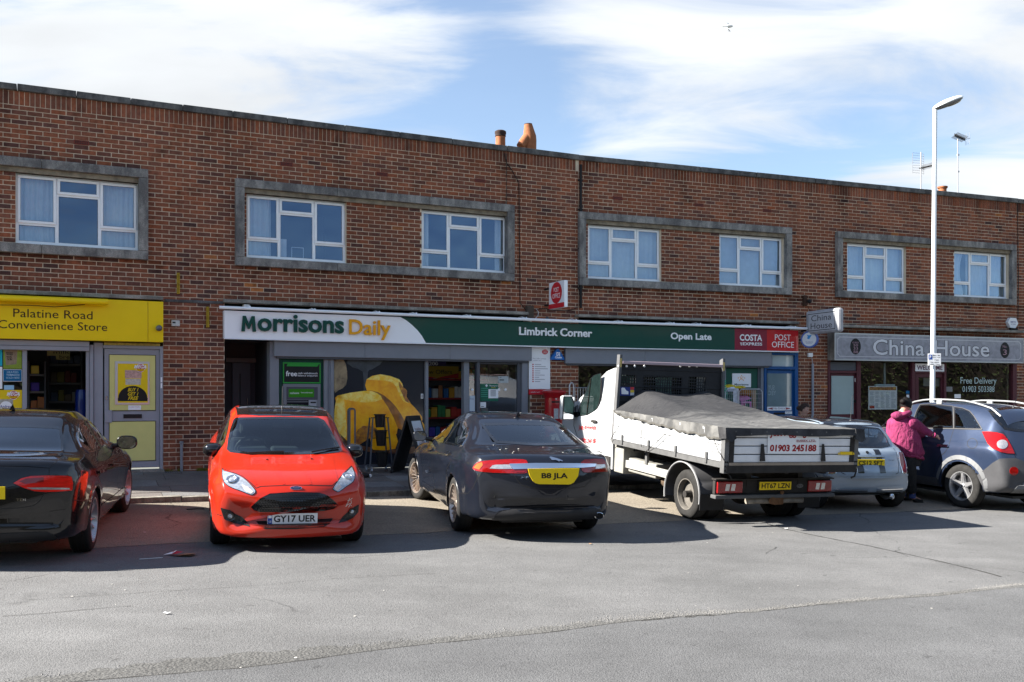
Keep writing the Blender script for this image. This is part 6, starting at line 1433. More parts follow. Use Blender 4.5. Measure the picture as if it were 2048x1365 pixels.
  tx=MB(T);lo=-w/2+(.065 if blue else.035);wtxt=w-(.085 if blue else.07)
  k=min(1,wtxt/(len(txt)*.063));
  if poly:lo,wtxt=-.19,.38
  put_text(tx,txt,lo,lo+wtxt,-.036,.036,-.002,bold=.025);obj('lettering',tx,M_K,p)
  if blue:
   m=MB(T);m.rect(-w/2+.003,-w/2+.048,-h/2+.003,h/2-.003,-.0015);obj('country_band',m,pm('band_blue',(.01,.06,.30),.4),p);m=MB(T);put_text(m,'GB',-w/2+.012,-w/2+.04,-.038,-.018,-.003);m.rect(-w/2+.009,-w/2+.043,.008,.036,-.003);obj('lettering',m,M_W,p)
 def mirror(s,x,y,z,mat,sg,face='B',sx=.13,sy=.11,sz=.075,yaw=0):
  """door mirror; y = outer side of the housing's root"""
  c=(x,y+sg*.13,z);T=Matrix.Translation(c)@Matrix.Rotation(R(yaw*sg),4,'Z')
  m=MB(T);bm=bmesh.new();bmesh.ops.create_uvsphere(bm,u_segments=20,v_segments=12,radius=1)
  for v in bm.verts:
   q=v.co;px_=abs(q.y)**.75*(1 if q.y>0 else-1);pz_=abs(q.z)**.75*(1 if q.z>0 else-1);v.co=Vector((max(-sx*.8,min(sx*.28,q.x*sx*.8)),px_*sy,pz_*sz*(1-.18*sg*px_*0)))
  m.bm(bm);bm.free();o=obj('door_mirror',m,mat,s.root,smooth=True)
  m=MB(T);P=[(math.cos(t*math.tau/24),math.sin(t*math.tau/24))for t in range(24)];V=[(sx*.285,(abs(a)**.75)*(1 if a>0 else-1)*sy*.86,(abs(b)**.75)*(1 if b>0 else-1)*sz*.84)for a,b in P];m.add(V,[tuple(range(24))]);obj('mirror_glass',m,M_MIRR,o)
  m=MB();m.tube([(x+.0,y-sg*.06,z-.05),(x-.01,y+sg*.05,z-.035)],[.035,.025],10);obj('mirror_stalk',m,M_TRIM,o,smooth=True)
def place(nx,ny,yaw,gzr,pitch=0.0,flip=False):
 """matrix of a car whose nose (x=0) sits at world (nx, ny); yaw = heading of the tail seen from above"""
 a=R(yaw);d=Vector((math.sin(a),math.cos(a),0));M=Matrix(((d.x,-d.y,0,nx),(d.y,d.x,0,ny),(0,0,1,gzr),(0,0,0,1)))
 return M@Matrix.Rotation(R(pitch),4,'Y')
def ground_pose(M,hubs,track=.75):
 """tilt the car so that its four wheels meet the ground"""
 pts=[(M@Vector((hx,y,0)))for hx in hubs for y in(-track,track)];zs=[gz(p.x,p.y)for p in pts]
 zf=(zs[0]+zs[1])/2;zr=(zs[2]+zs[3])/2;pitch=math.atan2(zr-zf,hubs[1]-hubs[0]);roll=math.atan2((zs[1]-zs[0]+zs[3]-zs[2])/2,2*track)
 R3=M.to_3x3().to_4x4();T=M.translation;z0=zf-hubs[0]*math.tan(pitch)
 return Matrix.Translation((T.x,T.y,z0))@R3@Matrix.Rotation(-pitch,4,'Y')@Matrix.Rotation(roll,4,'X')
# ---------------------------------------------------------------- red hatchback, nose to the street
S_RED=dict(L=3.97,bow=(.20,.12,.16,.10),scr=(.98,1.80,3.35,3.75),sh=.14,flare=.02,gap=.035,
 zt=[(0,.50),(.01,.56),(.03,.62),(.08,.69),(.14,.745),(.22,.79),(.45,.865),(.75,.935),(.98,.99),(1.2,1.12),(1.5,1.295),(1.8,1.42),(2.05,1.465),(2.4,1.485),(2.8,1.475),(3.2,1.435),(3.45,1.37),(3.62,1.22),(3.78,1.0),(3.87,.86),(3.94,.66),(3.97,.5)],
 zb=[(0,.30),(.02,.22),(.08,.17),(.3,.16),(1,.18),(3.2,.2),(3.7,.25),(3.9,.32),(3.97,.42)],
 w=[(0,.55),(.01,.64),(.03,.70),(.08,.75),(.2,.79),(.5,.825),(1,.842),(2,.845),(3,.85),(3.5,.835),(3.8,.76),(3.93,.66),(3.97,.55)],
 zbelt=[(0,.49),(.03,.59),(.1,.69),(.25,.765),(.6,.85),(1.0,.915),(1.5,.955),(2.2,.995),(3.0,1.05),(3.5,1.07),(3.8,.95),(3.97,.48)],
 kb=[(0,.95),(.3,.90),(1.0,.90),(1.4,.93),(3.2,.90),(3.97,.9)],
 wr=[(0,.5),(1.0,.60),(1.6,.575),(2.2,.575),(3.2,.54),(3.97,.5)])
P_RED=paint('red_paint',(.44,.017,.003),metal=.0,rough=.3,dust=.04)
MR=ground_pose(place(-2.30,10.12,-17.5,0),(.83,3.32))
RED=Car('parked_car','red hatchback with black roof parked nose out, plate GY17 UER','car',S_RED,P_RED,MR,(.83,3.32),.30)
# ---------------------------------------------------------------- dark grey saloon, tail to the street
S_JAG=dict(L=4.96,bow=(.25,.22,.14,.16),scr=(1.50,2.25,3.55,4.25),sh=.13,flare=.016,gap=.035,
 zt=[(0,.45),(.02,.58),(.08,.68),(.2,.75),(.6,.85),(1.1,.93),(1.5,.99),(1.75,1.12),(2.05,1.29),(2.35,1.41),(2.7,1.45),(3.05,1.455),(3.4,1.415),(3.75,1.30),(4.05,1.18),(4.25,1.10),(4.5,1.065),(4.7,1.045),(4.80,1.02),(4.86,.96),(4.91,.86),(4.95,.70),(4.96,.55)],
 zb=[(0,.35),(.05,.22),(.3,.17),(3,.18),(4.3,.22),(4.8,.26),(4.93,.32),(4.96,.40)],
 w=[(0,.55),(.02,.7),(.1,.82),(.4,.9),(1,.93),(2.5,.935),(3.8,.938),(4.4,.915),(4.7,.87),(4.85,.82),(4.92,.76),(4.95,.70),(4.96,.62)],
 zbelt=[(0,.43),(.1,.66),(.4,.76),(1,.85),(1.6,.915),(2.5,.955),(3.5,.985),(4.2,1.0),(4.6,.985),(4.8,.95),(4.88,.86),(4.96,.53)],
 kb=[(0,.95),(.5,.92),(1.6,.93),(3.5,.93),(4.3,.93),(4.7,.93),(4.96,.95)],
 wr=[(0,.6),(1.6,.64),(2.4,.57),(3.2,.56),(3.8,.60),(4.4,.70),(4.96,.7)])
P_JAG=paint('graphite_paint',(.006,.008,.014),metal=.0,rough=.3,dust=.012)
MJ=ground_pose(place(-.85,15.99,165,0),(.92,3.83))
JAG=Car('parked_car','dark grey saloon parked tail out with yellow plate B8 JLA','car',S_JAG,P_JAG,MJ,(.92,3.83),.34)
# ---------------------------------------------------------------- black saloon at the left edge
S_AUD=dict(L=4.70,bow=(.22,.20,.14,.14),scr=(1.45,2.15,3.45,4.05),sh=.13,flare=.012,gap=.035,
 zt=[(0,.45),(.02,.58),(.08,.68),(.2,.74),(.6,.85),(1.1,.92),(1.45,.97),(1.7,1.10),(2.0,1.27),(2.3,1.385),(2.65,1.425),(3.0,1.43),(3.3,1.40),(3.6,1.30),(3.9,1.16),(4.08,1.07),(4.3,1.04),(4.48,1.03),(4.55,1.01),(4.61,.93),(4.66,.80),(4.69,.65),(4.70,.55)],
 zb=[(0,.35),(.05,.22),(.3,.17),(3,.18),(4.1,.22),(4.5,.25),(4.66,.30),(4.70,.40)],
 w=[(0,.55),(.02,.7),(.1,.80),(.4,.88),(1,.91),(2.5,.913),(3.6,.913),(4.2,.90),(4.45,.87),(4.6,.82),(4.67,.76),(4.69,.72),(4.70,.66)],
 zbelt=[(0,.43),(.1,.66),(.4,.76),(1,.84),(1.5,.90),(2.5,.94),(3.5,.965),(4.0,.975),(4.4,.97),(4.55,.94),(4.62,.84),(4.70,.53)],
 kb=[(0,.95),(.5,.92),(1.5,.93),(3.5,.93),(4.0,.93),(4.5,.94),(4.70,.95)],
 wr=[(0,.6),(1.6,.62),(2.4,.56),(3.2,.55),(3.7,.58),(4.2,.68),(4.70,.7)])
P_AUD=paint('black_paint',(.005,.0045,.0055),metal=.0,rough=.25,dust=.02)
d=Vector((-.2588,.9659,0));rt=Vector((.9659,.2588,0))
ax=Vector((-4.36,10.02,0))-rt*.88;nz=ax+d*(4.70-1.05)
MA=ground_pose(place(nz.x,nz.y,165,0),(.86,3.65))
AUD=Car('parked_car','black saloon cut by the left edge of the photo, tail to the street','car',S_AUD,P_AUD,MA,(.86,3.65),.325)
# ---------------------------------------------------------------- silver blue mini with a black roof
S_MIN=dict(L=3.63,bow=(.2,.10,.12,.06),scr=(1.05,1.45,3.1,3.4),sh=.16,flare=.02,gap=.035,
 zt=[(0,.5),(.03,.65),(.1,.75),(.3,.86),(.7,.93),(1.05,.98),(1.25,1.18),(1.45,1.34),(1.65,1.395),(2.2,1.415),(2.8,1.40),(3.05,1.36),(3.18,1.25),(3.38,.98),(3.46,.92),(3.53,.78),(3.60,.66),(3.63,.52)],
 zb=[(0,.3),(.1,.2),(.4,.18),(3,.2),(3.4,.24),(3.6,.30),(3.63,.38)],
 w=[(0,.5),(.05,.68),(.2,.77),(.6,.83),(2,.845),(3.0,.84),(3.3,.82),(3.5,.79),(3.58,.77),(3.61,.74),(3.63,.66)],
 zbelt=[(0,.48),(.1,.68),(.5,.85),(1,.90),(2,.93),(3.0,.955),(3.3,.95),(3.42,.90),(3.52,.76),(3.63,.5)],
 kb=[(0,.9),(.5,.88),(1.2,.93),(3,.92),(3.4,.93),(3.63,.95)],
 wr=[(0,.5),(1.2,.62),(1.8,.60),(2.9,.58),(3.2,.60),(3.63,.7)])
P_MIN=paint('silver_blue_paint',(.29,.35,.41),metal=.3,rough=.32,dust=.10)
a_=R(163);d_=Vector((-math.sin(a_),-math.cos(a_),0));tl=Vector((5.60,15.02,0));nz=tl+d_*3.63
MM=ground_pose(place(nz.x,nz.y,163,0),(.66,3.12))
MIN=Car('parked_car','silver blue mini with a black roof and two black boot stripes behind the tipper','car',S_MIN,P_MIN,MM,(.66,3.12),.30)
# ---------------------------------------------------------------- blue grey off-roader on the right
S_ANT=dict(L=4.575,bow=(.22,.16,.14,.10),scr=(1.30,1.95,3.95,4.3),sh=.15,flare=.03,gap=.05,
 zt=[(0,.6),(.03,.75),(.1,.88),(.3,.96),(.8,1.04),(1.3,1.10),(1.6,1.34),(1.95,1.57),(2.25,1.68),(2.7,1.72),(3.3,1.715),(3.8,1.665),(4.05,1.61),(4.2,1.45),(4.38,1.14),(4.43,1.04),(4.48,.90),(4.53,.72),(4.565,.66),(4.575,.55)],
 zb=[(0,.4),(.1,.28),(.4,.25),(3.6,.27),(4.2,.30),(4.45,.36),(4.56,.42),(4.575,.46)],
 w=[(0,.6),(.05,.75),(.2,.85),(.6,.91),(2,.925),(3.5,.925),(4.1,.90),(4.35,.87),(4.48,.84),(4.55,.78),(4.575,.68)],
 zbelt=[(0,.58),(.1,.80),(.5,.93),(1.3,1.02),(2,1.05),(3,1.08),(3.8,1.12),(4.15,1.13),(4.35,1.06),(4.45,.88),(4.53,.70),(4.575,.53)],
 kb=[(0,.93),(.5,.91),(1.5,.94),(3.5,.93),(4.2,.92),(4.575,.95)],
 wr=[(0,.6),(1.5,.66),(2.2,.62),(3.3,.61),(4.0,.58),(4.575,.6)])
P_ANT=paint('blue_grey_paint',(.023,.035,.068),metal=.3,rough=.3,dust=.05)
ya=157;a_=R(ya);d_=Vector((-math.sin(a_),-math.cos(a_),0));rt_=Vector((-d_.y*-1,-d_.x,0));rt_=Vector((d_.y,-d_.x,0));ax=Vector((7.36,15.85,0))+rt_*.90;nz=ax+d_*3.62
MN=ground_pose(place(nz.x,nz.y,ya,0),(.92,3.62))
ANT=Car('parked_car','blue grey off-roader with silver roof rails at the right edge','car',S_ANT,P_ANT,MN,(.92,3.62),.358)
def zz(ox,oy,k):return lambda*P:[(ox+x/k,oy+y/k)for x,y in P]
def flat_plate(c,name,P,mat,off=.014):
 xm=max(c.hit('C',a,b)[0].x for a,b in P)+off;V=[]
 for a,b in P:o,d=c.ray('C',a,b);t=(xm-o.x)/d.x;V.append(o+d*t)
 n=len(V);m=MB();m.add([tuple(v)for v in V]+[(v.x-.012,v.y,v.z)for v in V],[tuple(range(n)),tuple(reversed(range(n,2*n)))]+[(i,i+n,(i+1)%n+n,(i+1)%n)for i in range(n)]);q=obj(name,m,mat,c.root);bm=bmesh.new();bm.from_mesh(q.data);bmesh.ops.recalc_face_normals(bm,faces=bm.faces[:]);bm.to_mesh(q.data);bm.free();return q,xm
def flat_text(c,txt,x0,x1,y0,y1,xm,mat,parent,**k):
 vs,fs=text_geo(txt,**k);V=[]
 for a,b in vs:o,d=c.ray('C',x0+(x1-x0)*a,y1+(y0-y1)*b);V.append(tuple(o+d*((xm+.002-o.x)/d.x)))
 m=MB();m.add(V,fs);return obj('lettering',m,mat,parent)
def arc(cx,cy,rx,ry=None,n=20,a0=0,a1=math.tau):ry=ry or rx;return[(cx+rx*math.cos(a0+(a1-a0)*i/n),cy+ry*math.sin(a0+(a1-a0)*i/n))for i in range(n)]
def mesh_grille(c,name,view,P,parent,step,mat=None):
 """honeycomb bars laid over a recessed opening"""
 xs=[p[0]for p in P];ys=[p[1]for p in P];mb=MB();k=0;y=min(ys)
 while y<max(ys):
  x=min(xs)+(step*.5 if k%2 else 0)
  while x<max(xs):
   cell=[(x+step*.56*math.cos(t*math.pi/3),y+step*.56*math.sin(t*math.pi/3)*.8)for t in range(6)]
   if all(inpoly(q[0],q[1],P)for q in cell):
    inn=[(x+(q[0]-x)*.72,y+(q[1]-y)*.72)for q in cell];V=[]
    for a,b in zip(cell,inn):
     for q in(a,b):h,n=c.hit(view,*q);V.append(h+n*.010)
    mb.add(V,[(2*i,2*((i+1)%6),2*((i+1)%6)+1,2*i+1)for i in range(6)])
   x+=step
  y+=step*.7;k+=1
 if mb.v:obj(name,mb,mat or M_BLACK,parent)
# ---- red hatchback
c=RED;Z=zz(390,790,4.267)
ws=Z((272,470),(283,380),(300,300),(330,215),(350,196),(700,190),(1050,196),(1098,218),(1160,310),(1210,400),(1246,468),(1225,492),(1100,506),(760,514),(450,510),(300,492))
c.glassp('windscreen','C',ws,M_CGLC,frit=.028)
c.patch('roof_panel','T',[(1.80,-.54),(1.70,-.3),(1.67,0),(1.70,.3),(1.80,.54),(2.6,.56),(3.35,.53),(3.42,.3),(3.42,-.3),(3.35,-.53),(2.6,-.56)],M_GTRIM,off=.003,step=.08)
side=smoothpoly([(1.28,.985),(1.62,1.19),(1.98,1.35),(2.4,1.39),(2.62,1.385),(2.6,1.06),(1.9,1.01)],2);sideb=smoothpoly([(2.69,1.075),(2.70,1.375),(3.0,1.34),(3.3,1.22),(3.28,1.16)],2)
c.glassp('door_glass','R',side,M_CGL,mirror=True);c.glassp('quarter_glass','R',sideb,M_CGL,mirror=True)
hd=[Z((228,632),(252,650),(320,668),(380,690),(440,730),(485,775),(522,822),(505,850),(475,857),(400,828),(320,800),(262,768),(236,722)),Z((1336,612),(1352,640),(1366,690),(1352,745),(1290,788),(1230,832),(1205,828),(1172,806),(1200,760),(1255,690),(1300,650))]
for P,(lx,ly)in zip(hd,((318,725),(1300,700))):
 o=c.patch('headlight','C',P,M_GTRIM,.004,sm=2);q=c.patch('reflector','C',inset(P,1.3),M_HEAD,.007,parent=o,skirt=.003,sm=2)
 h,n=c.hit('C',390+lx/4.267,790+ly/4.267);R0=n.to_track_quat('Y','Z').to_matrix().to_4x4();m=MB(Matrix.Translation(h)@R0);m.lathe([(.062,.004),(.060,.016),(.046,.018),(.044,.010),(.030,.010),(.026,.020),(0,.024)],24,'y');obj('projector_lens',m,M_HEAD,o,smooth=True)
 m=MB(Matrix.Translation(h)@R0);m.lathe([(.047,.0185),(.060,.0185)],24,'y',caps=False);obj('bezel_ring',m,M_CHROME,o)
for P in(Z((400,770),(450,790),(500,830),(480,845),(430,825)),Z((1190,800),(1230,770),(1250,790),(1215,822))):c.patch('indicator','C',P,pm('indicator_lens',(.62,.50,.45),.15,coat=1),.010,skirt=.003)
gr=Z((478,955),(560,884),(640,846),(850,832),(1060,838),(1130,860),(1180,900),(1222,940),(1180,975),(1100,992),(850,1002),(560,1002),(500,984))
o=c.patch('grille','C',gr,M_GTRIM,.006);mesh_grille(c,'honeycomb','C',inset(gr,1.0),o,5.6);c.band('grille_surround','C',inset(gr,-1.6),gr,P_RED,.010)
lg=Z((520,1078),(850,1072),(1178,1054),(1150,1098),(1100,1128),(850,1147),(600,1147),(555,1122));o=c.patch('lower_grille','C',lg,M_BLACK,.005);mesh_grille(c,'honeycomb','C',inset(lg,1),o,4.6,M_TRIM)
for P,(lx,ly),rr in((Z((218,964),(300,985),(350,1020),(400,1042),(450,1090),(470,1126),(330,1096),(250,1062)),(300,1035),.042),(Z((1397,935),(1392,1000),(1350,1050),(1300,1077),(1223,1096),(1260,1040),(1330,975)),(1338,998),.034)):
 o=c.patch('fog_lamp_bezel','C',P,M_TRIM,.005);mesh_grille(c,'honeycomb','C',inset(P,1.2),o,4.2,M_GTRIM);h,n=c.hit('C',390+lx/4.267,790+ly/4.267);m=MB(Matrix.Translation(h)@n.to_track_quat('Y','Z').to_matrix().to_4x4());m.lathe([(rr*1.25,.012),(rr*1.2,.022),(rr,.018),(rr*.9,.010),(0,.014)],20,'y');obj('fog_lamp',m,M_GTRIM,o,smooth=True);m=MB(Matrix.Translation(h)@n.to_track_quat('Y','Z').to_matrix().to_4x4());m.lathe([(rr*.55,.016),(rr*.3,.020),(0,.021)],16,'y');obj('lens',m,M_HEAD,o,smooth=True)
c.line('bonnet_gap','C',Z((232,628),(300,655),(400,690),(470,745),(522,798),(560,782),(850,771),(1172,776),(1210,742),(1260,680),(1336,606)),w=.006)
c.line('bumper_gap','C',Z((172,1018),(225,1030)),w=.005)
for P in(Z((438,580),(470,660),(520,770)),Z((668,545),(700,650),(760,765)),Z((940,520),(945,640),(985,765)),Z((1170,520),(1185,640),(1215,740))):c.line('bonnet_crease','C',P,P_RED,w=.03,off=.0022)
m=MB();h,n=c.hit('C',390+862/4.267,790+799/4.267);T=Matrix.Translation(h)@n.to_track_quat('-Y','Z').to_matrix().to_4x4();m.M=T;m.disc(0,0,.062,.025,-.008,28,.008);o=obj('badge',m,M_CHROME,c.root);m=MB(T);m.disc(0,0,.055,.020,-.010,28);obj('badge_field',m,pm('badge_blue',(.01,.015,.05),.2,coat=1),o);m=MB(T);put_text(m,'Ford',-.036,.036,-.010,.012,-.012,shear=.3);obj('lettering',m,M_CHROME,o)
c.plate('GY17 UER','F',0,.368,M_PLW,blue=True,off=.075,tilt=0)
for(x0,y0),(x1,y1)in(((450,512),(760,500)),((990,505),(1225,462))):
 P=Z((x0,y0),((x0+x1)/2,(y0+y1)/2-4),(x1,y1));V=[]
 for q in P:h,n=c.hit('C',*q);V.append(h+n*.022)
 m=MB();m.tube(V,[.010,.008,.012],6);obj('wiper',m,M_TRIM,c.root,smooth=True)
for q in Z((615,556),(995,550)):h,n=c.hit('C',*q);m=MB();m.ball(h+n*.006,(.018,.012,.008),8,5);obj('washer_jet',m,M_TRIM,c.root,smooth=True)
h,n=c.hit('T',2.0,0);m=MB();m.ball(h+Vector((0,0,.01)),(.03,.014,.014),8,5);m.tube([h,h+Vector((.0,0,.1)),h+Vector((.02,0,.27))],.004,6);obj('aerial',m,M_CLAD,c.root,smooth=True)
for sg in(-1,1):c.mirror(1.42,sg*.69,.985,M_GTRIM,sg,sx=.15,sy=.105,sz=.082,yaw=0)
c.line('shut_line','R',[(1.28,.97),(1.22,.8),(1.25,.5),(1.32,.26)],mirror=True);c.line('shut_line','R',[(2.66,1.05),(2.68,.7),(2.55,.45),(2.5,.27)],mirror=True)
c.patch('door_handle','R',[(2.35,.90),(2.56,.91),(2.56,.94),(2.35,.93)],P_RED,.03,skirt=.03,mirror=True)
for q in((1.95,1.06),(2.5,1.36)):pass
m=MB();m.box(2.15,2.6,-.5,.5,.9,.91);
c.interior((1.95,2.95),belt=.99,w=.60)
m=MB();h,n=c.hit('C',445,967);
for P in(Z((1290,950),(1300,925),(1312,905),(1318,880)),Z((1285,955),(1305,935),(1335,925),(1330,900)),Z((1310,960),(1325,935),(1335,950)),Z((1300,905),(1325,895),(1342,882))):c.line('bird_dropping','C',P,pm('dropping_white',(.7,.68,.62),.8),w=.005,off=.003)
# ---- dark grey saloon
c=JAG;Z=zz(790,790,4.265)
rw=Z((726,246),(1000,238),(1372,246),(1440,288),(1500,345),(1566,412),(1540,428),(1200,436),(860,414),(800,350));c.glassp('rear_window','C',rw,M_CGL,frit=.03)
for P in([(1.78,.995),(2.10,1.165),(2.45,1.275),(2.80,1.315),(2.79,1.015)],[(2.87,1.02),(2.88,1.315),(3.2,1.305),(3.5,1.235),(3.72,1.14),(3.82,1.07),(3.7,1.045)]):c.glassp('door_glass','L',P,M_CGL,frit=.014,frame=M_CHROME,fw=.016,mirror=True)
c.line('quarter_bar','L',[(3.46,1.04),(3.52,1.21)],M_CHROME,w=.02,off=.008,mirror=True)
tl=Z((664,626),(700,582),(760,565),(930,553),(1092,553),(1126,570),(1134,600),(1130,652),(1100,671),(900,667),(800,662),(700,650));c.band('lamp_gasket','C',inset(tl,-.9),tl,M_TRIM,.005);o=c.patch('tail_light','C',tl,M_REDL,.006,sm=2)
c.patch('clear_lens','C',Z((808,630),(830,604),(860,598),(975,597),(1000,633),(900,633)),M_CLRL,.009,parent=o,skirt=.003);c.patch('orange_lens','C',Z((672,624),(705,588),(745,576),(750,600),(720,640)),M_ORL,.009,parent=o,skirt=.003);c.patch('dark_lens','C',Z((1010,636),(1128,634),(1120,652),(1095,664),(1030,662)),M_REDL2,.009,parent=o,skirt=.003)
tl=Z((1586,578),(1618,553),(1700,549),(1776,548),(1796,580),(1812,656),(1690,662),(1612,663),(1590,642));c.band('lamp_gasket','C',inset(tl,-.9),tl,M_TRIM,.005);o=c.patch('tail_light','C',tl,M_REDL,.006,sm=1);c.patch('clear_lens','C',Z((1712,596),(1785,594),(1796,626),(1706,632)),M_CLRL,.009,parent=o,skirt=.003)
c.patch('chrome_bar','C',Z((974,592),(1200,587),(1590,589),(1712,591),(1702,614),(1600,624),(1140,634),(1006,636),(985,612)),M_CHROME,.016,skirt=.02)
c.patch('plate_recess','C',inset(Z((1135,631),(1574,629),(1562,695),(1526,748),(1500,763),(1230,763),(1200,755),(1178,738),(1150,690)),-1.3),M_TRIM,.003)
o,xm=flat_plate(c,'number_plate',Z((1135,631),(1574,629),(1562,695),(1526,748),(1500,763),(1480,766),(1230,763),(1200,755),(1178,738),(1150,690)),M_PLY)
def cam_text(c,txt,x0,x1,y0,y1,off,mat,parent=None,name='lettering',dy=0,**k):
 vs,fs=text_geo(txt,**k);V=[]
 for a,b in vs:h,n=c.hit('C',x0+(x1-x0)*a,y1+dy*a+(y0-y1)*b);V.append(h+n*off)
 m=MB();m.add(V,fs);return obj(name,m,mat,parent or c.root)
flat_text(c,'B8 JLA',790+1250/4.265,790+1474/4.265,790+668/4.265,790+727/4.265,xm,M_K,o,bold=.03)
cam_text(c,'XF',790+1070/4.265,790+1138/4.265,790+697/4.265,790+712/4.265,.006,M_CHROME)
c.patch('leaper_emblem','C',Z((1314,538),(1326,533),(1345,538),(1378,545),(1405,556),(1428,566),(1426,572),(1404,566),(1398,574),(1384,566),(1366,560),(1348,562),(1334,560),(1328,550)),M_CHROME,.012,skirt=.006,smooth=False)
c.line('boot_gap','C',Z((850,418),(900,470),(935,515),(975,590),(1003,660),(1040,725),(1078,770),(1140,790),(1250,800),(1400,800),(1560,793),(1620,782),(1665,735),(1692,662),(1712,590),(1718,520),(1676,492),(1640,455),(1570,425)),w=.007)
c.line('bumper_gap','C',Z((560,840),(620,842),(660,800),(700,720),(712,668)),w=.005);c.line('bumper_gap','C',Z((1735,662),(1805,690)),w=.004)
c.line('bumper_crease','C',Z((780,895),(900,890),(1300,888),(1700,884),(1780,878)),P_JAG,w=.022,off=.004)
c.patch('valance','C',Z((830,1066),(848,1030),(870,1005),(910,985),(1000,974),(1300,970),(1690,962),(1735,972),(1760,1000),(1764,1036),(1700,1056),(1300,1066),(1000,1068)),pm('satin_black',(.022,.022,.024),.5,var=.2),.008)
c.line('valance_rim','C',Z((832,1060),(848,1030),(870,1005),(910,985),(1000,974),(1300,970),(1690,962),(1735,972),(1758,996)),P_JAG,w=.014,off=.010)
h,n=c.hit('C',790+1735/4.265,790+1030/4.265);m=MB(Matrix.Translation(h)@Matrix.Rotation(R(90),4,'Z')@Matrix.Diagonal((1,1,.72,1)));m.lathe([(.058,.10),(.058,-.028),(.052,-.03),(.050,.06)],24,'y');obj('exhaust',m,M_CHROME,c.root,smooth=True);m=MB(Matrix.Translation(h)@Matrix.Rotation(R(90),4,'Z')@Matrix.Diagonal((1,1,.72,1)));m.lathe([(.051,-.018),(0,-.018)],20,'y');obj('exhaust_bore',m,M_BLACK,c.root)
c.line('shut_line','C',Z((425,400),(345,455),(322,520),(318,620),(326,720),(352,840)),w=.006);c.line('shut_line','C',Z((612,432),(560,480),(490,545),(450,610),(432,700),(436,830)),w=.006);c.line('shut_line','C',Z((272,400),(215,480),(196,600),(210,760)),w=.006)
for P in(Z((288,470),(330,456),(332,470),(292,485)),Z((436,508),(480,494),(482,510),(440,524))):c.patch('door_handle','C',P,P_JAG,.03,skirt=.03);c.line('handle_strip','C',P[:2],M_CHROME,w=.012,off=.034)
c.patch('side_vent','C',Z((158,520),(182,525),(180,545),(172,545),(182,620),(196,690),(186,690),(170,610),(162,550)),M_GTRIM,.006);c.patch('vent_badge','C',Z((160,520),(190,524),(188,542),(160,540)),M_CHROME,.012,skirt=.006)
for q in Z((852,876),(1475,868)):h,n=c.hit('C',*q);m=MB(Matrix.Translation(h)@n.to_track_quat('Y','Z').to_matrix().to_4x4());m.lathe([(.012,.002),(.010,.006),(0,.006)],12,'y');obj('parking_sensor',m,M_TRIM,c.root)
c.line('shoulder_crease','L',[(1.0,.80),(2.2,.845),(3.3,.875),(4.3,.90)],P_JAG,w=.014,off=.003,mirror=True);c.line('sill_crease','L',[(1.4,.33),(2.4,.34),(3.35,.36)],P_JAG,w=.03,off=.008,mirror=True)
for sg in(-1,1):c.mirror(1.86,sg*.90,1.04,P_JAG,sg,sy=.10,sz=.078)
h,n=c.hit('T',3.35,0);m=MB();m.add([h+Vector(q)for q in((-.05,0,0),(.09,-.03,0),(.09,.03,0),(.07,0,.065),(.085,0,.06))],[(0,1,3),(0,3,2),(1,4,3),(2,3,4),(1,2,4)]);obj('aerial_fin',m,P_JAG,c.root)
c.interior((2.3,3.4),belt=.96,w=.66)
rr=random.Random(8);m=MB()
for k in range(26):
 q=Z((rr.choice([rr.uniform(820,1560),rr.uniform(900,1700)]),rr.choice([rr.uniform(150,240),rr.uniform(430,500)])))[0];h,n=c.hit('C',*q);r_=rr.uniform(.004,.012);t1=n.orthogonal().normalized();t2=n.cross(t1);m.add([h+n*.002+t1*r_*math.cos(a*1.05)*rr.uniform(.6,1.3)+t2*r_*math.sin(a*1.05)*rr.uniform(.6,1.3)for a in range(6)],[tuple(range(6))])
obj('bird_dropping',m,MATS['dropping_white'],c.root,kind='stuff')
# ---- black saloon
c=AUD;Z=zz(0,780,3.9)
c.glassp('rear_window','C',Z((-620,300),(-560,284),(-200,274),(200,276),(420,286),(478,296),(492,400),(492,518),(200,522),(-300,524),(-640,520)),M_CGLD,frit=.03)
for P in([(1.66,.975),(1.98,1.135),(2.35,1.25),(2.70,1.29),(2.70,.995)],[(2.78,.995),(2.79,1.29),(3.1,1.275),(3.40,1.20),(3.66,1.08),(3.58,1.02)]):c.glassp('door_glass','R',P,M_CGLD,frit=.014,frame=M_CHROME,fw=.012,mirror=True)
c.line('quarter_bar','R',[(3.32,1.01),(3.38,1.18)],M_GTRIM,w=.04,off=.008,mirror=True)
tl=Z((104,730),(165,692),(240,674),(370,669),(530,672),(556,680),(568,730),(562,786),(460,794),(350,798),(270,792),(190,768));c.band('lamp_gasket','C',inset(tl,-.9),tl,M_TRIM,.005);o=c.patch('tail_light','C',tl,pm('bright_red_lens',(.85,.012,.008),.12,coat=1,var=.45,vs=14,streak=(1,.35,3)),.006,sm=1);c.patch('clear_lens','C',Z((205,764),(360,762),(540,766),(540,778),(360,780),(250,778)),M_CLRL,.010,parent=o,skirt=.003);c.patch('dark_lens','C',Z((150,718),(200,694),(340,684),(340,720),(200,735)),M_REDL2,.009,parent=o,skirt=.003)
c.patch('tail_light','B',[(-.42,.90),(-.86,.92),(-.88,.82),(-.6,.77)],M_REDL,.006)
c.line('boot_gap','C',Z((486,522),(440,560),(386,610),(382,668),(372,740),(350,800),(310,870),(262,905),(150,922),(0,930),(-300,930)),w=.007);c.line('boot_edge','C',Z((390,604),(200,590),(-100,586)),P_AUD,w=.02,off=.006)
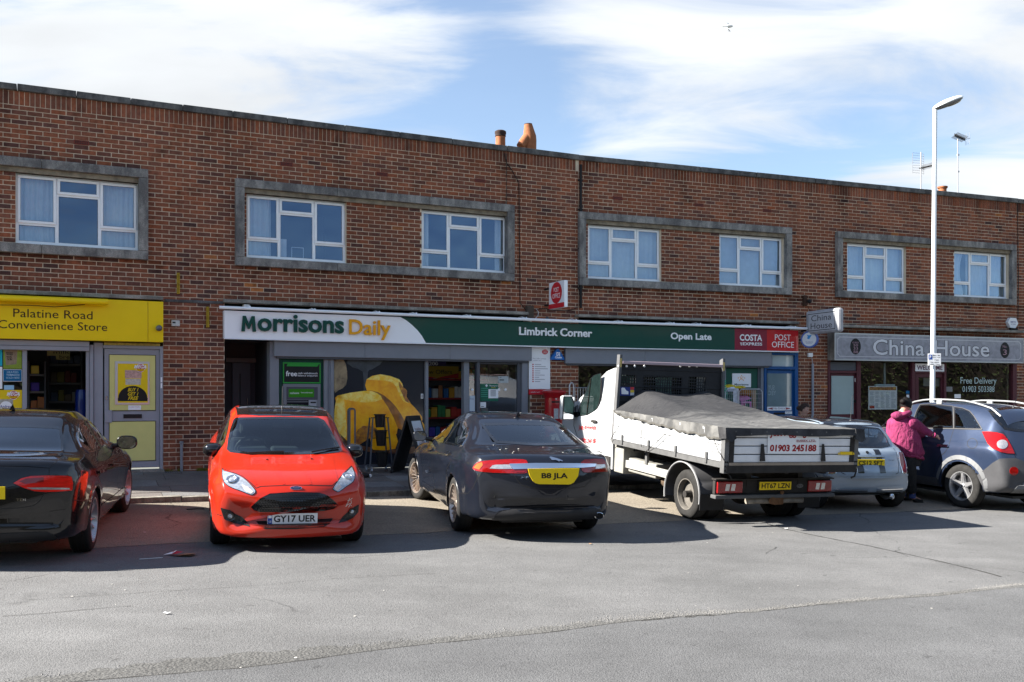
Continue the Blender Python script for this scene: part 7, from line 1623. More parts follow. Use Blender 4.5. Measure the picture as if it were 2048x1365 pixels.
c.line('bumper_gap','C',Z((560,862),(640,864),(716,858)),w=.004);c.line('bumper_crease','C',Z((-300,985),(0,985),(350,975),(520,950)),P_AUD,w=.05,off=.006)
c.patch('valance','C',Z((-300,1130),(0,1122),(300,1106),(370,1108),(420,1130),(470,1180),(300,1200),(-300,1215)),pm('satin_black',(.022,.022,.024),.5),.008)
o,xm=flat_plate(c,'number_plate',Z((-330,757),(38,757),(38,855),(-330,855)),M_PLY);cam_text(c,'TDI',32,51,998,1002.5,.006,M_CHROME)
c.line('shut_line','C',Z((672,520),(726,600),(760,680),(796,760),(804,860),(806,970),(900,900)),w=.006);c.line('shut_line','C',Z((868,448),(930,560),(920,700),(925,850)),w=.006)
for P in(Z((755,636),(808,618),(812,632),(760,656)),Z((862,578),(905,560),(908,574),(866,596))):c.patch('door_handle','C',P,P_AUD,.03,skirt=.03)
for sg in(-1,1):c.mirror(1.80,sg*.85,.99,P_AUD,sg,sy=.12,sz=.085)
h,n=c.hit('T',3.1,0);m=MB();m.add([h+Vector(q)for q in((-.05,0,0),(.09,-.03,0),(.09,.03,0),(.07,0,.065),(.085,0,.06))],[(0,1,3),(0,3,2),(1,4,3),(2,3,4),(1,2,4)]);obj('aerial_fin',m,P_AUD,c.root)
c.interior((2.3,3.3),belt=.94,w=.64)
AUD.line('shoulder_crease','R',[(.9,.78),(2.2,.82),(3.3,.85),(4.2,.87)],P_AUD,w=.014,off=.003);AUD.line('sill_crease','R',[(1.3,.36),(2.3,.37),(3.2,.40)],P_AUD,w=.03,off=.006)
# ---- mini
c=MIN;Z=zz(1590,760,4.47)
c.patch('roof_panel','T',[(1.45,-.55),(1.40,0),(1.45,.55),(2.4,.60),(3.08,.56),(3.14,0),(3.08,-.56),(2.4,-.60)],M_GTRIM,off=.004,step=.08)
c.glassp('rear_window','B',smoothpoly([(-.56,1.0),(-.50,1.24),(-.40,1.285),(0,1.30),(.40,1.285),(.50,1.24),(.56,1.0),(0,.975)],2),M_CGL,frit=.025)
c.glassp('side_glass','L',[(1.35,1.0),(1.6,1.27),(2.3,1.31),(3.0,1.27),(3.12,1.02),(2.3,.98)],M_CGL,mirror=True,frit=.02)
c.glassp('windscreen','F',[(-.55,1.0),(-.48,1.28),(0,1.31),(.48,1.28),(.55,1.0)],M_CGL,frit=.02)
for P in([(-.72,.72),(-.60,.73),(-.585,.60),(-.70,.58)],):
 for sg in(1,-1):o=c.patch('tail_light','B',[(sg*a,b+.0)for a,b in((-.735,.90),(-.64,.91),(-.60,.72),(-.62,.60),(-.715,.59),(-.745,.74))],M_REDL2,.008,sm=2);c.band('light_bezel','B',[(sg*a,b)for a,b in((-.745,.91),(-.635,.92),(-.59,.72),(-.61,.59),(-.725,.58),(-.755,.74))],[(sg*a,b)for a,b in((-.735,.90),(-.64,.91),(-.60,.72),(-.62,.60),(-.715,.59),(-.745,.74))],M_CHROME,.011)
for sg in(-1,1):
 c.patch('boot_stripe','B',[(sg*.20+a*.055,b)for a,b in((-1,.60),(1,.60),(1,.955),(-1,.955))],M_GTRIM,.003,skirt=.002)
c.plate('CS12 SFT','B',0,.755,M_PLY,off=.02)
c.patch('boot_handle','B',[(-.30,.835),(.30,.835),(.28,.865),(-.28,.865)],P_MIN,.03,skirt=.03);h,n=c.hit('B',0,.91);m=MB(Matrix.Translation(h)@n.to_track_quat('Y','Z').to_matrix().to_4x4());m.lathe([(.028,.003),(.026,.008),(0,.009)],16,'y');obj('badge',m,M_TRIM,c.root)
c.line('boot_gap','B',[(-.60,.97),(-.575,.75),(-.52,.60),(-.45,.575),(.45,.575),(.52,.60),(.575,.75),(.60,.97)],w=.006);c.line('bumper_crease','B',[(-.80,.56),(0,.57),(.80,.56)],P_MIN,w=.03,off=.012)
for a,b in((-.62,-.08),(.08,.62)):c.line('chrome_strip','B',[(a,.345),(b,.345)],M_CHROME,w=.016,off=.014);c.line('chrome_strip','B',[(a,.322),(b,.322)],M_TRIM,w=.012,off=.012)
c.patch('valance','B',[(-.72,.22),(.72,.22),(.70,.30),(-.70,.30)],M_TRIM,.006);m=MB(Matrix.Translation((3.60,.36,.235))@Matrix.Rotation(R(90),4,'Z'));m.lathe([(.042,.2),(.042,-.04),(.036,-.042),(.034,.05)],20,'y');obj('exhaust',m,M_CHROME,c.root,smooth=True)
cam_text(c,'Cooper',1590+835/4.47,1590+890/4.47,760+714/4.47,760+726/4.47,.006,M_TRIM)
h,n=c.hit('T',2.95,.05);m=MB();m.tube([h,h+Vector((.03,0,.42))],.004,6);m.ball(h,(.025,.015,.015),8,5);obj('aerial',m,M_CLAD,c.root,smooth=True)
for sg in(-1,1):c.mirror(1.5,sg*.80,.98,M_GTRIM,sg)
c.interior((2.0,2.85),belt=.95,w=.6)
M_SATIN=pm('satin_silver',(.15,.153,.158),.45,metal=.2,var=.1)
M_STRIP=pm('dull_strip',(.05,.05,.052),.45,metal=.2)
# ---- off-roader
c=ANT;Z=zz(1590,760,4.47)
c.glassp('rear_door_glass','C',Z((1068,345),(1090,280),(1122,226),(1200,222),(1300,228),(1410,240),(1414,300),(1416,434),(1240,432),(1060,428)),M_CGL,frit=.014,frame=M_STRIP,fw=.008)
c.glassp('quarter_glass','C',Z((1426,246),(1500,258),(1560,282),(1600,328),(1668,440),(1540,438),(1426,434)),M_CGL,frit=.014,frame=M_STRIP,fw=.008)
c.glassp('front_door_glass','C',Z((640,372),(720,320),(830,270),(940,240),(1050,226),(1030,300),(1010,428),(700,425)),M_CGL,frit=.014,frame=M_STRIP,fw=.008)
c.glassp('rear_window','C',Z((1722,272),(1790,258),(1900,248),(2100,244),(2400,250),(2440,300),(2400,470),(2100,472),(1960,462),(1872,448),(1790,365)),M_CGLD,frit=.03)
for P in([(1.65,1.12),(2.0,1.42),(2.35,1.57),(2.7,1.59),(2.7,1.12)],[(2.8,1.12),(2.8,1.59),(3.3,1.57),(3.5,1.54),(3.5,1.15)],[(3.6,1.17),(3.6,1.52),(3.9,1.47),(4.05,1.2)]):c.glassp('door_glass','R',P,M_CGL,frit=.014)
tl=Z((1674,466),(1730,465),(1800,472),(1858,488),(1896,530),(1935,600),(1962,662),(1900,660),(1840,648),(1760,612),(1722,570),(1698,520));c.band('lamp_gasket','C',inset(tl,-.9),tl,M_TRIM,.005);o=c.patch('tail_light','C',tl,M_REDL,.010,sm=1);P=arc(1590+1852/4.47,760+580/4.47,10.5,9);c.patch('clear_lens','C',P,M_CLRL,.014,parent=o,skirt=.003)
c.patch('bumper_cladding','C',Z((1630,852),(1700,800),(1770,742),(1830,706),(1970,702),(2040,726),(2060,770),(2300,770),(2300,1010),(1930,1006),(1800,1000),(1690,985),(1660,920)),M_CLAD,.010)
c.patch('underguard','C',Z((1925,1006),(1990,950),(2060,905),(2300,900),(2300,1010)),M_SATIN,.016)
P=arc(1590+1953/4.47,760+817/4.47,8.5,8.5);c.patch('reflector','C',P,M_REDL,.016)
c.line('arch_trim','L',[(c.hub[1]+.47*math.cos(t),c.tr+.47*math.sin(t))for t in[(-.05+k*.18)for k in range(18)]],M_SATIN,w=.075,off=.012,mirror=True);c.line('arch_trim','L',[(c.hub[0]+.47*math.cos(t),c.tr+.47*math.sin(t))for t in[(-.05+k*.18)for k in range(18)]],M_SATIN,w=.075,off=.012,mirror=True)
c.line('fuel_flap','C',arc(1590+1585/4.47,760+570/4.47,10,10,24),w=.005,closed=True)
c.line('shut_line','C',Z((1420,440),(1395,520),(1372,600),(1340,650),(1290,690),(1255,760),(1240,830)),w=.006);c.line('shut_line','C',Z((1058,432),(1050,520),(1060,700),(1075,840)),w=.006);c.line('waist_strip','C',Z((640,432),(1040,436),(1420,440),(1672,446)),M_STRIP,w=.014,off=.010)
c.patch('sill_cladding','L',[(1.45,.30),(3.15,.32),(3.15,.44),(1.45,.42)],M_CLAD,.014,mirror=True)
for x in(2.2,3.25):c.patch('door_handle','L',[(x-.11,.965),(x+.11,.975),(x+.11,1.005),(x-.11,.995)],M_CHROME,.035,skirt=.03,mirror=True)
c.patch('spoiler','T',[(3.98,-.56),(3.98,.56),(4.16,.54),(4.20,0),(4.16,-.54)],P_ANT,.02,skirt=.03,step=.08)
for sg in(-1,1):
 pts=[]
 for k in range(13):
  t=k/12;x=1.95+2.1*t;h,n=c.hit('T',x,sg*(.62-.05*t));pts.append(h+Vector((0,0,.012+.062*math.sin(math.pi*t)**.35)))
 m=MB();m.tube(pts,.015,8);o=obj('roof_rail',m,pm('rail_silver',(.24,.245,.25),.35,metal=.1),c.root,smooth=True)
 for t in(.42,):x=1.95+2.1*t;h,n=c.hit('T',x,sg*(.62-.05*t));m=MB();m.rbox(h.x-.06,h.x+.06,h.y-.018,h.y+.018,h.z-.01,h.z+.06,.01);obj('rail_foot',m,MATS['rail_silver'],o)
h,n=c.hit('T',3.8,0);m=MB();m.tube([h,h+Vector((.12,0,.30))],.004,6);m.ball(h,(.035,.02,.02),8,5);obj('aerial',m,M_TRIM,c.root,smooth=True)
for sg in(-1,1):c.mirror(1.75,sg*.92,1.14,P_ANT,sg,sy=.13,sz=.10)
c.line('boot_gap','C',Z((1722,470),(1862,470),(1885,500),(1950,640),(1990,735)),w=.006)
c.interior((2.45,3.4),belt=1.09,w=.66)
for c,rw,st in((RED,.215,'ten'),(JAG,.235,'multi'),(AUD,.225,'ten'),(MIN,.19,'x'),(ANT,.23,'five')):
 c.finish();wd=c.F['w'](c.hub[1])-.015
 mt={id(RED):M_ALLOYD,id(JAG):pm('alloy_bronze',(.50,.42,.36),.28,metal=.75),id(AUD):M_ALLOY,id(MIN):M_ALLOY,id(ANT):M_ALLOY}[id(c)]
 for hx in c.hub:
  for sg in(-1,1):c.wheel(hx,sg*wd,rw,st,mat=mt,steer=(14 if(c is JAG and hx<2)else(-3 if c is AUD and hx<2 else 0)))
# ================================================================ white tipper lorry
yaw=R(21);fw=Vector((-math.sin(yaw),math.cos(yaw),0));rt=Vector((math.cos(yaw),math.sin(yaw),0));tc_=Vector((3.716,12.976,0))
def tz(x,y):p=tc_+rt*x+fw*y;return gz(p.x,p.y)
RA,FA=1.12,4.55
zr=(tz(-.9,RA)+tz(.9,RA))/2;zf=(tz(-.9,FA)+tz(.9,FA))/2;pit=math.atan2(zf-zr,FA-RA);rol=math.atan2(tz(-.9,RA)-tz(.9,RA),1.8)
MT=Matrix.Translation((tc_.x,tc_.y,zr-RA*math.tan(pit)))@Matrix(((rt.x,fw.x,0,0),(rt.y,fw.y,0,0),(0,0,1,0),(0,0,0,1)))@Matrix.Rotation(pit,4,'X')@Matrix.Rotation(rol,4,'Y')
MTi=MT.inverted();TC=MTi@Vector((0,0,ZC))
T=thing('tipper_truck','white tipper lorry with a black mesh sheet roped over its load, plate HT67 LZN','lorry',MT)
def tp(px,py,ax,val):
 d=MTi.to_3x3()@Vector(((px-1024)/FPX,1,-(py-793)/FPX));i={'x':0,'y':1,'z':2}[ax];t=(val-TC[i])/d[i];return TC+d*t
ZT4=lambda*P:[(1110+x/3.2,690+y/3.2)for x,y in P]
def tpoly(mb,pts,ax,val,th=.01,zoom=True):
 """outline traced on a plane of the lorry, with thickness outwards"""
 P=[tp(a,b,ax,val)for a,b in(ZT4(*pts)if zoom else pts)];off=Vector((-th,0,0))if ax=='x' else Vector((0,-th,0));n=len(P)
 mb.add([p for p in P]+[p+off for p in P],[tuple(range(n,2*n)),tuple(reversed(range(n)))]+[(i,(i+1)%n,(i+1)%n+n,i+n)for i in range(n)]);bm=None;return P
def to(name,mb,mat,parent=None,**k):
 o=obj(name,mb,mat,parent or T,**k);bm=bmesh.new();bm.from_mesh(o.data);bmesh.ops.recalc_face_normals(bm,faces=bm.faces[:]);bm.to_mesh(o.data);bm.free();return o
M_TW=paint('lorry_white',(.46,.47,.48),rough=.35,dust=.10);M_ALB=pm('white_alloy_board',(.40,.41,.42),.4,var=.10,vs=5,metal=.1);M_ALT=pm('tail_board_shade_lifted',(.74,.75,.76),.4,var=.10,vs=5);M_GALV=pm('galvanised',(.17,.17,.17),.5,metal=.4,var=.35,vs=8);M_CHAS=pm('chassis_grime',(.035,.032,.030),.7,var=.4,vs=6);M_PGREY=pm('pale_grimy_panel',(.27,.265,.24),.6,var=.35,vs=4)  # one board white: darkened copy for sunlit sides, lifted copy for shaded tail
def tb(name,x0,x1,y0,y1,z0,z1,mat,parent=None,r=0):m=MB();(m.rbox(x0,x1,y0,y1,z0,z1,r)if r else m.box(x0,x1,y0,y1,z0,z1));return to(name,m,mat,parent)
BW=1.05;ZB=.93;ZH=1.375;YF=3.22
tb('bed_floor',-BW+.02,BW-.02,.05,YF,ZB-.05,ZB,M_GALV)
for sg in(-1,1):
 sbd=tb('side_rail',*sorted((sg*(BW-.05),sg*(BW+.015))),.0,YF,ZB-.075,ZB-.004,M_GALV)
 hb=tb('side_board',*sorted((sg*(BW-.025),sg*BW)),.075,YF-.03,ZB,ZH,pm('board_gap',(.22,.22,.225),.6))  # backing coloured grey to stand for shade in the grooves between ribs
 for k in range(4):tb('board_rib',*sorted((sg*(BW+.001),sg*(BW+.009))),.08,YF-.04,ZB+.008+k*.110,ZB+.008+k*.110+.096,M_ALB,hb,.004)
 for y in(.42,1.22,2.0,2.85):tb('catch',*sorted((sg*(BW+.010),sg*(BW+.035))),y-.022,y+.022,ZB-.05,ZB+.10,M_GALV,hb,.006)
 pz=tb('corner_post',*sorted((sg*(BW-.04),sg*(BW+.03))),-.02,.072,ZB-.14,ZH-.02,M_GALV,None,.006)
 for k in range(3):
  for q in(0,1):m=MB();m.lathe([(.014,-.0215),(0,-.0215)],10,'y',c=(sg*(BW-.005)+(q-.5)*.03,0,ZB-.1+k*.055));to('bolt_hole',m,M_BLACK,pz)
for k in range(4):tb('tail_board',-BW+.045,BW-.045,-.012,.012,ZB+.006+k*.110,ZB+.006+k*.110+.098,M_ALT,None,.006)
tb('tail_rail',-BW,BW,-.03,.05,ZB-.135,ZB-.035,M_CHAS,None,.006);tb('tail_strip',-BW+.045,BW-.045,-.03,.0,ZB-.034,ZB+.003,pm('sandy_strip',(.34,.28,.22),.7,var=.4))
for sg in(-1,1):tb('tail_stile',*sorted((sg*(BW-.045),sg*(BW-.115))),-.022,-.013,ZB,ZH-.1,M_CHAS)
for x0,x1 in((1310,1342),(1700,1728)):
 m=MB();tpoly(m,[(x0,745),(x0+4,700),(x0+9,635),(x1-9,635),(x1-3,700),(x1,745)],'y',-.030,.014);to('hinge_strap',m,M_CHAS)
m=MB();P=tpoly(m,[(1362,556),(1688,556),(1688,700),(1360,698)],'y',-.024,.006);sg_=to('sign_plate',m,pm('sign_plate_white',(.76,.77,.77),.4,var=.06))
M_LRED=pm('lorry_red_letters',(.30,.008,.010),.45)
def ttext(txt,p0,p1,q0,q1,ax,val,mat,parent,name='lettering',clip=None,**k):
 vs,fs=text_geo(txt,**k);m=MB();(x0,y0),(x1,y1)=ZT4((p0,q0),(p1,q1));m.add([tp(x0+(x1-x0)*a,y1+(y0-y1)*b,ax,val)for a,b in vs],fs);return obj(name,m,mat,parent or T)
ttext('Just Aggregate',1375,1672,540,598,'y',-.032,M_LRED,sg_,bold=.03,shear=.15);ttext('SUSSEX LTD.',1545,1670,608,620,'y',-.032,M_LRED,sg_,bold=.02);ttext('01903 245188',1376,1673,640,684,'y',-.032,M_LRED,sg_,bold=.04,shear=.1)
m=MB();tpoly(m,[(1545,621.5),(1670,621.5),(1670,623.5),(1545,623.5)],'y',-.031,.001);to('underline',m,M_LRED,sg_)
m=MB();tpoly(m,[(1825,684),(1903,685),(1903,705),(1825,704)],'y',-.026,.003);wl=to('warning_label',m,pm('warning_yellow',(.75,.50,.02),.5))
for x in(1811,1905):m=MB();tpoly(m,[(x,703),(x+6,686),(x+12,703)],'y',-.026,.003);to('warning_triangle',m,MATS['warning_yellow'])
# sheet: a sagging mesh cover over a heap
M_SHEET=pm('mesh_sheet',(.070,.070,.072),.85,var=.55,vs=3.2,dark=(.022,.022,.024),bump=.4,bs=140);M_SHEETP=softmat('dusty_sheet',(.045,.045,.045),(.14,.137,.13),3.2,.85)
M_DUSTY=bpy.data.materials.new('dusty_black_sheet');M_DUSTY.use_nodes=True
def _ds():
 nt=M_DUSTY.node_tree;N=nt.nodes;L=nt.links;b=N['Principled BSDF'];tc=N.new('ShaderNodeTexCoord');sp=N.new('ShaderNodeSeparateXYZ');L.new(tc.outputs['Object'],sp.inputs[0])
 n=N.new('ShaderNodeTexNoise');mp=N.new('ShaderNodeMapping');mp.inputs['Scale'].default_value=(1,2.2,1);L.new(tc.outputs['Object'],mp.inputs[0]);L.new(mp.outputs[0],n.inputs['Vector']);n.inputs['Scale'].default_value=2.2;n.inputs['Detail'].default_value=8;n.inputs['Roughness'].default_value=.7
 r=N.new('ShaderNodeMapRange');L.new(sp.outputs[1],r.inputs[0]);r.inputs[1].default_value=2.7;r.inputs[2].default_value=.9;r.inputs[3].default_value=-.32;r.inputs[4].default_value=.34
 a=N.new('ShaderNodeMath');a.operation='ADD';L.new(n.outputs['Fac'],a.inputs[0]);L.new(r.outputs[0],a.inputs[1])
 cr=N.new('ShaderNodeValToRGB');L.new(a.outputs[0],cr.inputs[0]);e=cr.color_ramp.elements;e[0].position=.50;e[0].color=(.018,.018,.02,1);e[1].position=.95;e[1].color=(.11,.108,.104,1);L.new(cr.outputs[0],b.inputs['Base Color']);b.inputs['Roughness'].default_value=.8
 w=N.new('ShaderNodeTexNoise');w.inputs['Scale'].default_value=150;L.new(tc.outputs['Object'],w.inputs['Vector']);w2=N.new('ShaderNodeTexNoise');w2.inputs['Scale'].default_value=2.6;w2.inputs['Detail'].default_value=3;w2.inputs['Distortion'].default_value=1.5;L.new(mp.outputs[0],w2.inputs['Vector']);b0=N.new('ShaderNodeBump');b0.inputs['Strength'].default_value=.8;b0.inputs['Distance'].default_value=.045;L.new(w2.outputs['Fac'],b0.inputs['Height']);bp=N.new('ShaderNodeBump');bp.inputs['Strength'].default_value=.4;bp.inputs['Distance'].default_value=.004;L.new(b0.outputs[0],bp.inputs['Normal']);L.new(w.outputs['Fac'],bp.inputs['Height']);L.new(bp.outputs[0],b.inputs['Normal'])
_ds()
rn=random.Random(14);nx,ny=56,72;hp={}
def heap(x,y):
 fx=min(1,(x+1.06)/.50,(1.06-x)/.40);fx=.75*fx+.25*sst(0,1,fx);gy=max(0,(y-.35)/2.75)**1.25
 h=ZH+.012+(.315-.045*math.cos(2.6*x)**2)*fx*gy-.02*math.sin(math.pi*min(1,y/2.2))*(1-gy)*fx
 h+=(.016*abs(math.sin(2.2*x+1.7*y))**.6+.010*abs(math.sin(2.1*y-3.4*x+.7))**.6-.012)*(.3+gy)
 h+=.006*math.sin(7*x-3*y+1)*fx+.004*math.sin(19*x+5*y)*fx+.004*math.sin(13*y+4*x)*gy
 h-=.012*(1-gy)*math.sin(math.pi*(x+1.05)/2.1)*(1+math.sin(6*y))*.6
 return h
m=MB();vs=[(-BW-.012+(2*BW+.024)*i/nx,-.035+(YF+.0)*j/ny,heap(-BW+2*BW*i/nx,YF*j/ny))for j in range(ny+1)for i in range(nx+1)]
m.add(vs,[(j*(nx+1)+i,j*(nx+1)+i+1,(j+1)*(nx+1)+i+1,(j+1)*(nx+1)+i)for j in range(ny)for i in range(nx)]);sh=to('load_sheet',m,M_DUSTY,smooth=True)
# near-side flap with a ragged hem, seams and rope
prof_=[(0,.12),(.10,.16),(.35,.175),(.7,.15),(1.1,.155),(1.5,.12),(1.9,.125),(2.4,.085),(2.75,.095),(3.05,.04),(3.18,.02)]
pf=pchip(prof_);m=MB();vs=[];n=90
for i in range(n+1):
 y=-.02+3.2*i/n;d=pf(y)+.008*math.sin(23*y)+.005*math.sin(51*y)
 for k in range(4):t=k/3;vs.append((-BW-.014-.03*t*(.6+.4*math.sin(9*y))-.010*math.sin(31*y+2*t),y,heap(-BW,y)+.004-d*t))
m.add(vs,[(4*i+k,4*i+k+1,4*i+5+k,4*i+4+k)for i in range(n)for k in range(3)]);to('sheet_flap',m,M_SHEETP,sh,smooth=True)
m=MB();vs=[]
for i in range(n+1):
 y=-.02+3.2*i/n;d=pf(y)+.008*math.sin(23*y)+.005*math.sin(51*y);xx=-BW-.014-.03*(.6+.4*math.sin(9*y))-.010*math.sin(31*y+2)-.003
 for q in(0,.028):vs.append((xx,y,heap(-BW,y)+.004-d+q-.006))
m.add(vs,[(2*i,2*i+1,2*i+3,2*i+2)for i in range(n)]);to('hem',m,pm('dirty_hem',(.10,.095,.085),.85,var=.5,vs=9),sh)
m=MB();vs=[];n2=60
for i in range(n2+1):
 x=-BW-.03+(2*BW+.06)*i/n2;
 for k in range(4):t=k/3;vs.append((x,-.037-.02*t-.008*math.sin(14*x)*t,ZH+.014-.095*t-.01*math.sin(5*x)*t))
m.add(vs,[(4*i+k,4*i+4+k,4*i+5+k,4*i+1+k)for i in range(n2)for k in range(3)]);to('sheet_tail_flap',m,M_SHEET,sh,smooth=True)
m=MB();
for k in range(9):x=-.95+.24*k;m.lathe([(.010,-.066),(.004,-.068)],8,'y',c=(x,0,ZH-.03-.03*(k%2)),caps=False)
to('eyelet',m,M_GALV,sh,kind='stuff')
for cx_ in(-BW-.02,BW-.03):  # bunched corners
 m=MB();vs=[(cx_+dx,dy-.05,ZH+dz)for dx,dy,dz in((-.03,0,.02),(.10,-.01,.015),(.13,-.02,-.12),(.03,-.05,-.17),(-.035,-.03,-.12),(-.04,.12,-.14),(-.035,.18,.02))];m.add(vs,[(0,1,2,3),(0,3,4),(0,4,5,6)]);to('sheet_corner',m,M_SHEET,sh)
for a,b in(((410,520),(335,640)),((715,565),(575,690)),((555,550),(553,655)),((1015,600),(1082,742))):
 (p0,q0),(p1,q1)=ZT4(a,b);A=tp(p0,q0,'x',-BW-.05);Bp=tp(p1,q1,'x',-BW-.04);m=MB();m.tube([A,(A+Bp)/2+Vector((-.012,0,-.012)),Bp],.005,5);to('rope',m,M_CABLE,sh)
# headboard
YH=YF+.02
PT=tp(1222,709,'y',YH-.04).z;RT_=tp(*ZT4((378,101))[0],'y',YH-.05).z
hbv=[(-1.03,ZB),(-.99,2.36),(.99,2.36),(1.03,ZB)]
holes=[((405,192),(518,255)),((565,198),(810,330)),((857,205),(960,325))]
hr=[]
for a,b in holes:(p0,q0),(p1,q1)=ZT4(a,b);A=tp(p0,q0,'y',YH);Bp=tp(p1,q1,'y',YH);hr.append((A.x,Bp.x,Bp.z,A.z))
us=sorted({-.97,.97}|{h[i]for h in hr for i in(0,1)});zs=sorted({ZB+.05,RT_-.03}|{h[i]for h in hr for i in(2,3)});m=MB()
for a,b in zip(us,us[1:]):
 for c0,c1 in zip(zs,zs[1:]):
  if not any(h[0]<(a+b)/2<h[1]and h[2]<(c0+c1)/2<h[3]for h in hr):m.box(a,b,YH,YH+.03,c0,c1)
M_HB=pm('headboard_black',(.026,.027,.030),.5,var=.3,vs=3);H=to('headboard',m,M_HB)
for z in(RT_-.14,RT_-.42,RT_-.66):tb('pressing',-.97,.97,YH-.012,YH-.001,z,z+.018,M_HB,H,.005)
for h in hr:
 m=MB();k=h[0]+.02
 while k<h[1]:m.box(k-.006,k+.006,YH+.005,YH+.015,h[2],h[3]);k+=.044
 k=h[2]+.02
 while k<h[3]:m.box(h[0],h[1],YH+.003,YH+.013,k-.006,k+.006);k+=.048
 to('mesh_guard',m,M_HB,H,kind='stuff')
for sg in(-1,1):
 m=MB();m.add([(sg*(1.035),YH-.04,ZB-.05),(sg*.985,YH-.04,ZB-.05),(sg*.945,YH-.04,PT),(sg*.99,YH-.04,PT)]+[(sg*(1.035),YH+.06,ZB-.05),(sg*.985,YH+.06,ZB-.05),(sg*.945,YH+.06,PT-.03),(sg*.99,YH+.06,PT)],[(0,1,2,3),(4,5,6,7),(0,4,7,3),(1,5,6,2),(3,2,6,7)]);po=to('headboard_post',m,pm('post_grey',(.12,.12,.123),.5,var=.25))
 tb('reflector_tape',*sorted((sg*.985,sg*.955)),YH-.043,YH-.041,PT-.2,PT-.06,pm('tape_yellow',(.55,.42,.15),.5),po)
m=MB();A=tp(*ZT4((378,100))[0],'y',YH-.03);Bp=tp(*ZT4((992,130))[0],'y',YH-.03);m.rbox(-.945,.945,YH-.06,YH-.02,RT_-.05,RT_,.01);to('top_rail',m,pm('pinkish_rail',(.42,.32,.34),.4),H)
for x in(410,460,512,573,805,864,911):p=tp(*ZT4((x,137))[0],'y',YH-.02);m=MB();m.ball((p.x,YH-.012,p.z),(.021,.012,.021),10,8);to('rail_stud',m,M_WHITE,H,smooth=True)
m=MB();tpoly(m,[(414,267),(508,270),(508,327),(414,325)],'y',YH-.002,.003);st=to('safety_sticker',m,pm('sticker_navy',(.03,.05,.22),.4));m=MB();tpoly(m,[(424,280),(430,274),(445,276),(455,292),(470,300),(470,318),(426,316)],'y',YH-.006,.001);to('pictogram',m,M_W,st)
for a,b,cc in(((482,270),(506,288),(.55,.05,.05)),((482,290),(506,306),(.7,.5,.05)),((482,307),(506,324),(.6,.6,.6))):m=MB();tpoly(m,[(a[0],a[1]),(b[0],a[1]),(b[0],b[1]),(a[0],b[1])],'y',YH-.006,.001);to('pictogram',m,pm('stk_%d'%int(cc[2]*100+cc[1]*10),cc,.5),st)
# cab: lofted box with a rounded roof
CX_=.99
sp_=[(3.34,2.285),(3.6,2.28),(3.85,2.22),(4.05,2.10),(4.35,1.87),(4.85,1.50),(5.15,1.40),(5.45,1.28),(5.62,1.08),(5.68,.8),(5.68,.42)]
dzc=RT_-.06-2.305;sp_=[(y,z+dzc*sst(1.4,2.2,z))for y,z in sp_];m=MB();rings=[]
def cabw(z):return CX_-.0-max(0,z-1.35)*.11
for y,z in sp_:
 zz_=z;r_=min(.14,(z-.35)*.3);W_=cabw(z-.1)*(1 if y<5.3 else 1-(y-5.3)*.35);ring=[(-CX_+.02,y,.42),(-CX_*(1 if y<5.3 else 1-(y-5.3)*.35),y,min(1.3,z-.15 if z>.6 else z)),(-W_,y,z-r_),(-W_+r_*.3,y,z-r_*.3),(-W_+r_,y,z),(0,y,z+.02),(W_-r_,y,z),(W_-r_*.3,y,z-r_*.3),(W_,y,z-r_),(CX_*(1 if y<5.3 else 1-(y-5.3)*.35),y,min(1.3,z-.15 if z>.6 else z)),(CX_-.02,y,.42)];rings.append(ring)
k=len(rings[0]);vs=[p for r in rings for p in r];fs=[(i*k+j,(i+1)*k+j,(i+1)*k+j+1,i*k+j+1)for i in range(len(rings)-1)for j in range(k-1)]
m.add(vs,fs+[tuple(range(k)),tuple(reversed(range((len(rings)-1)*k,len(rings)*k)))]);cab=to('cab',m,M_TW,smooth=True,angle=30)
wn=[(150,458),(151,420),(158,392),(214,256),(228,216),(248,196),(272,186),(294,182),(294,250),(290,330),(282,372),(268,408),(240,432),(205,450)]
m=MB();tpoly(m,wn,'x',-CX_-.001,.006);dw=to('window_seal',m,M_GTRIM,cab)
ins=inset(ZT4(*wn),.9);P=[tp(a,b,'x',-CX_-.009)for a,b in ins];m=MB();m.add([tuple(p)for p in P],[tuple(reversed(range(len(P))))]);to('door_window',m,pm('cab_window',(.014,.026,.025),.04,coat=1,var=.6,vs=4),cab)
m=MB();A,Bp=[tp(*q,'x',-CX_-.012)for q in ZT4((232,215),(204,447))];m.tube([A,Bp],.012,5);to('window_bar',m,M_GTRIM,cab)
for pts,nm in(([(122,470),(120,520),(160,640),(300,690)],'door_gap'),([(296,190),(298,330),(298,600),(285,690)],'door_gap')):
 P=[tp(*q,'x',-CX_-.003)for q in ZT4(*pts)];m=MB();m.tube(P,.004,4);to(nm,m,M_CHAS,cab)
m=MB();tpoly(m,[(234,486),(245,481),(262,483),(271,490),(268,498),(250,499),(238,495)],'x',-CX_-.006,.025);to('door_handle',m,M_CHAS,cab)
m=MB();tpoly(m,[(128,400),(146,385),(150,400),(150,462),(128,466)],'x',-CX_-.002,.012);to('mirror_base',m,M_GTRIM,cab)
ttext('Just Aggregate',150,262,512,552,'x',-CX_-.006,pm('door_red_letters',(.55,.02,.02),.4),cab,bold=.02,shear=.1);ttext('01903 245188',152,258,598,630,'x',-CX_-.006,MATS['door_red_letters'],cab,bold=.02)
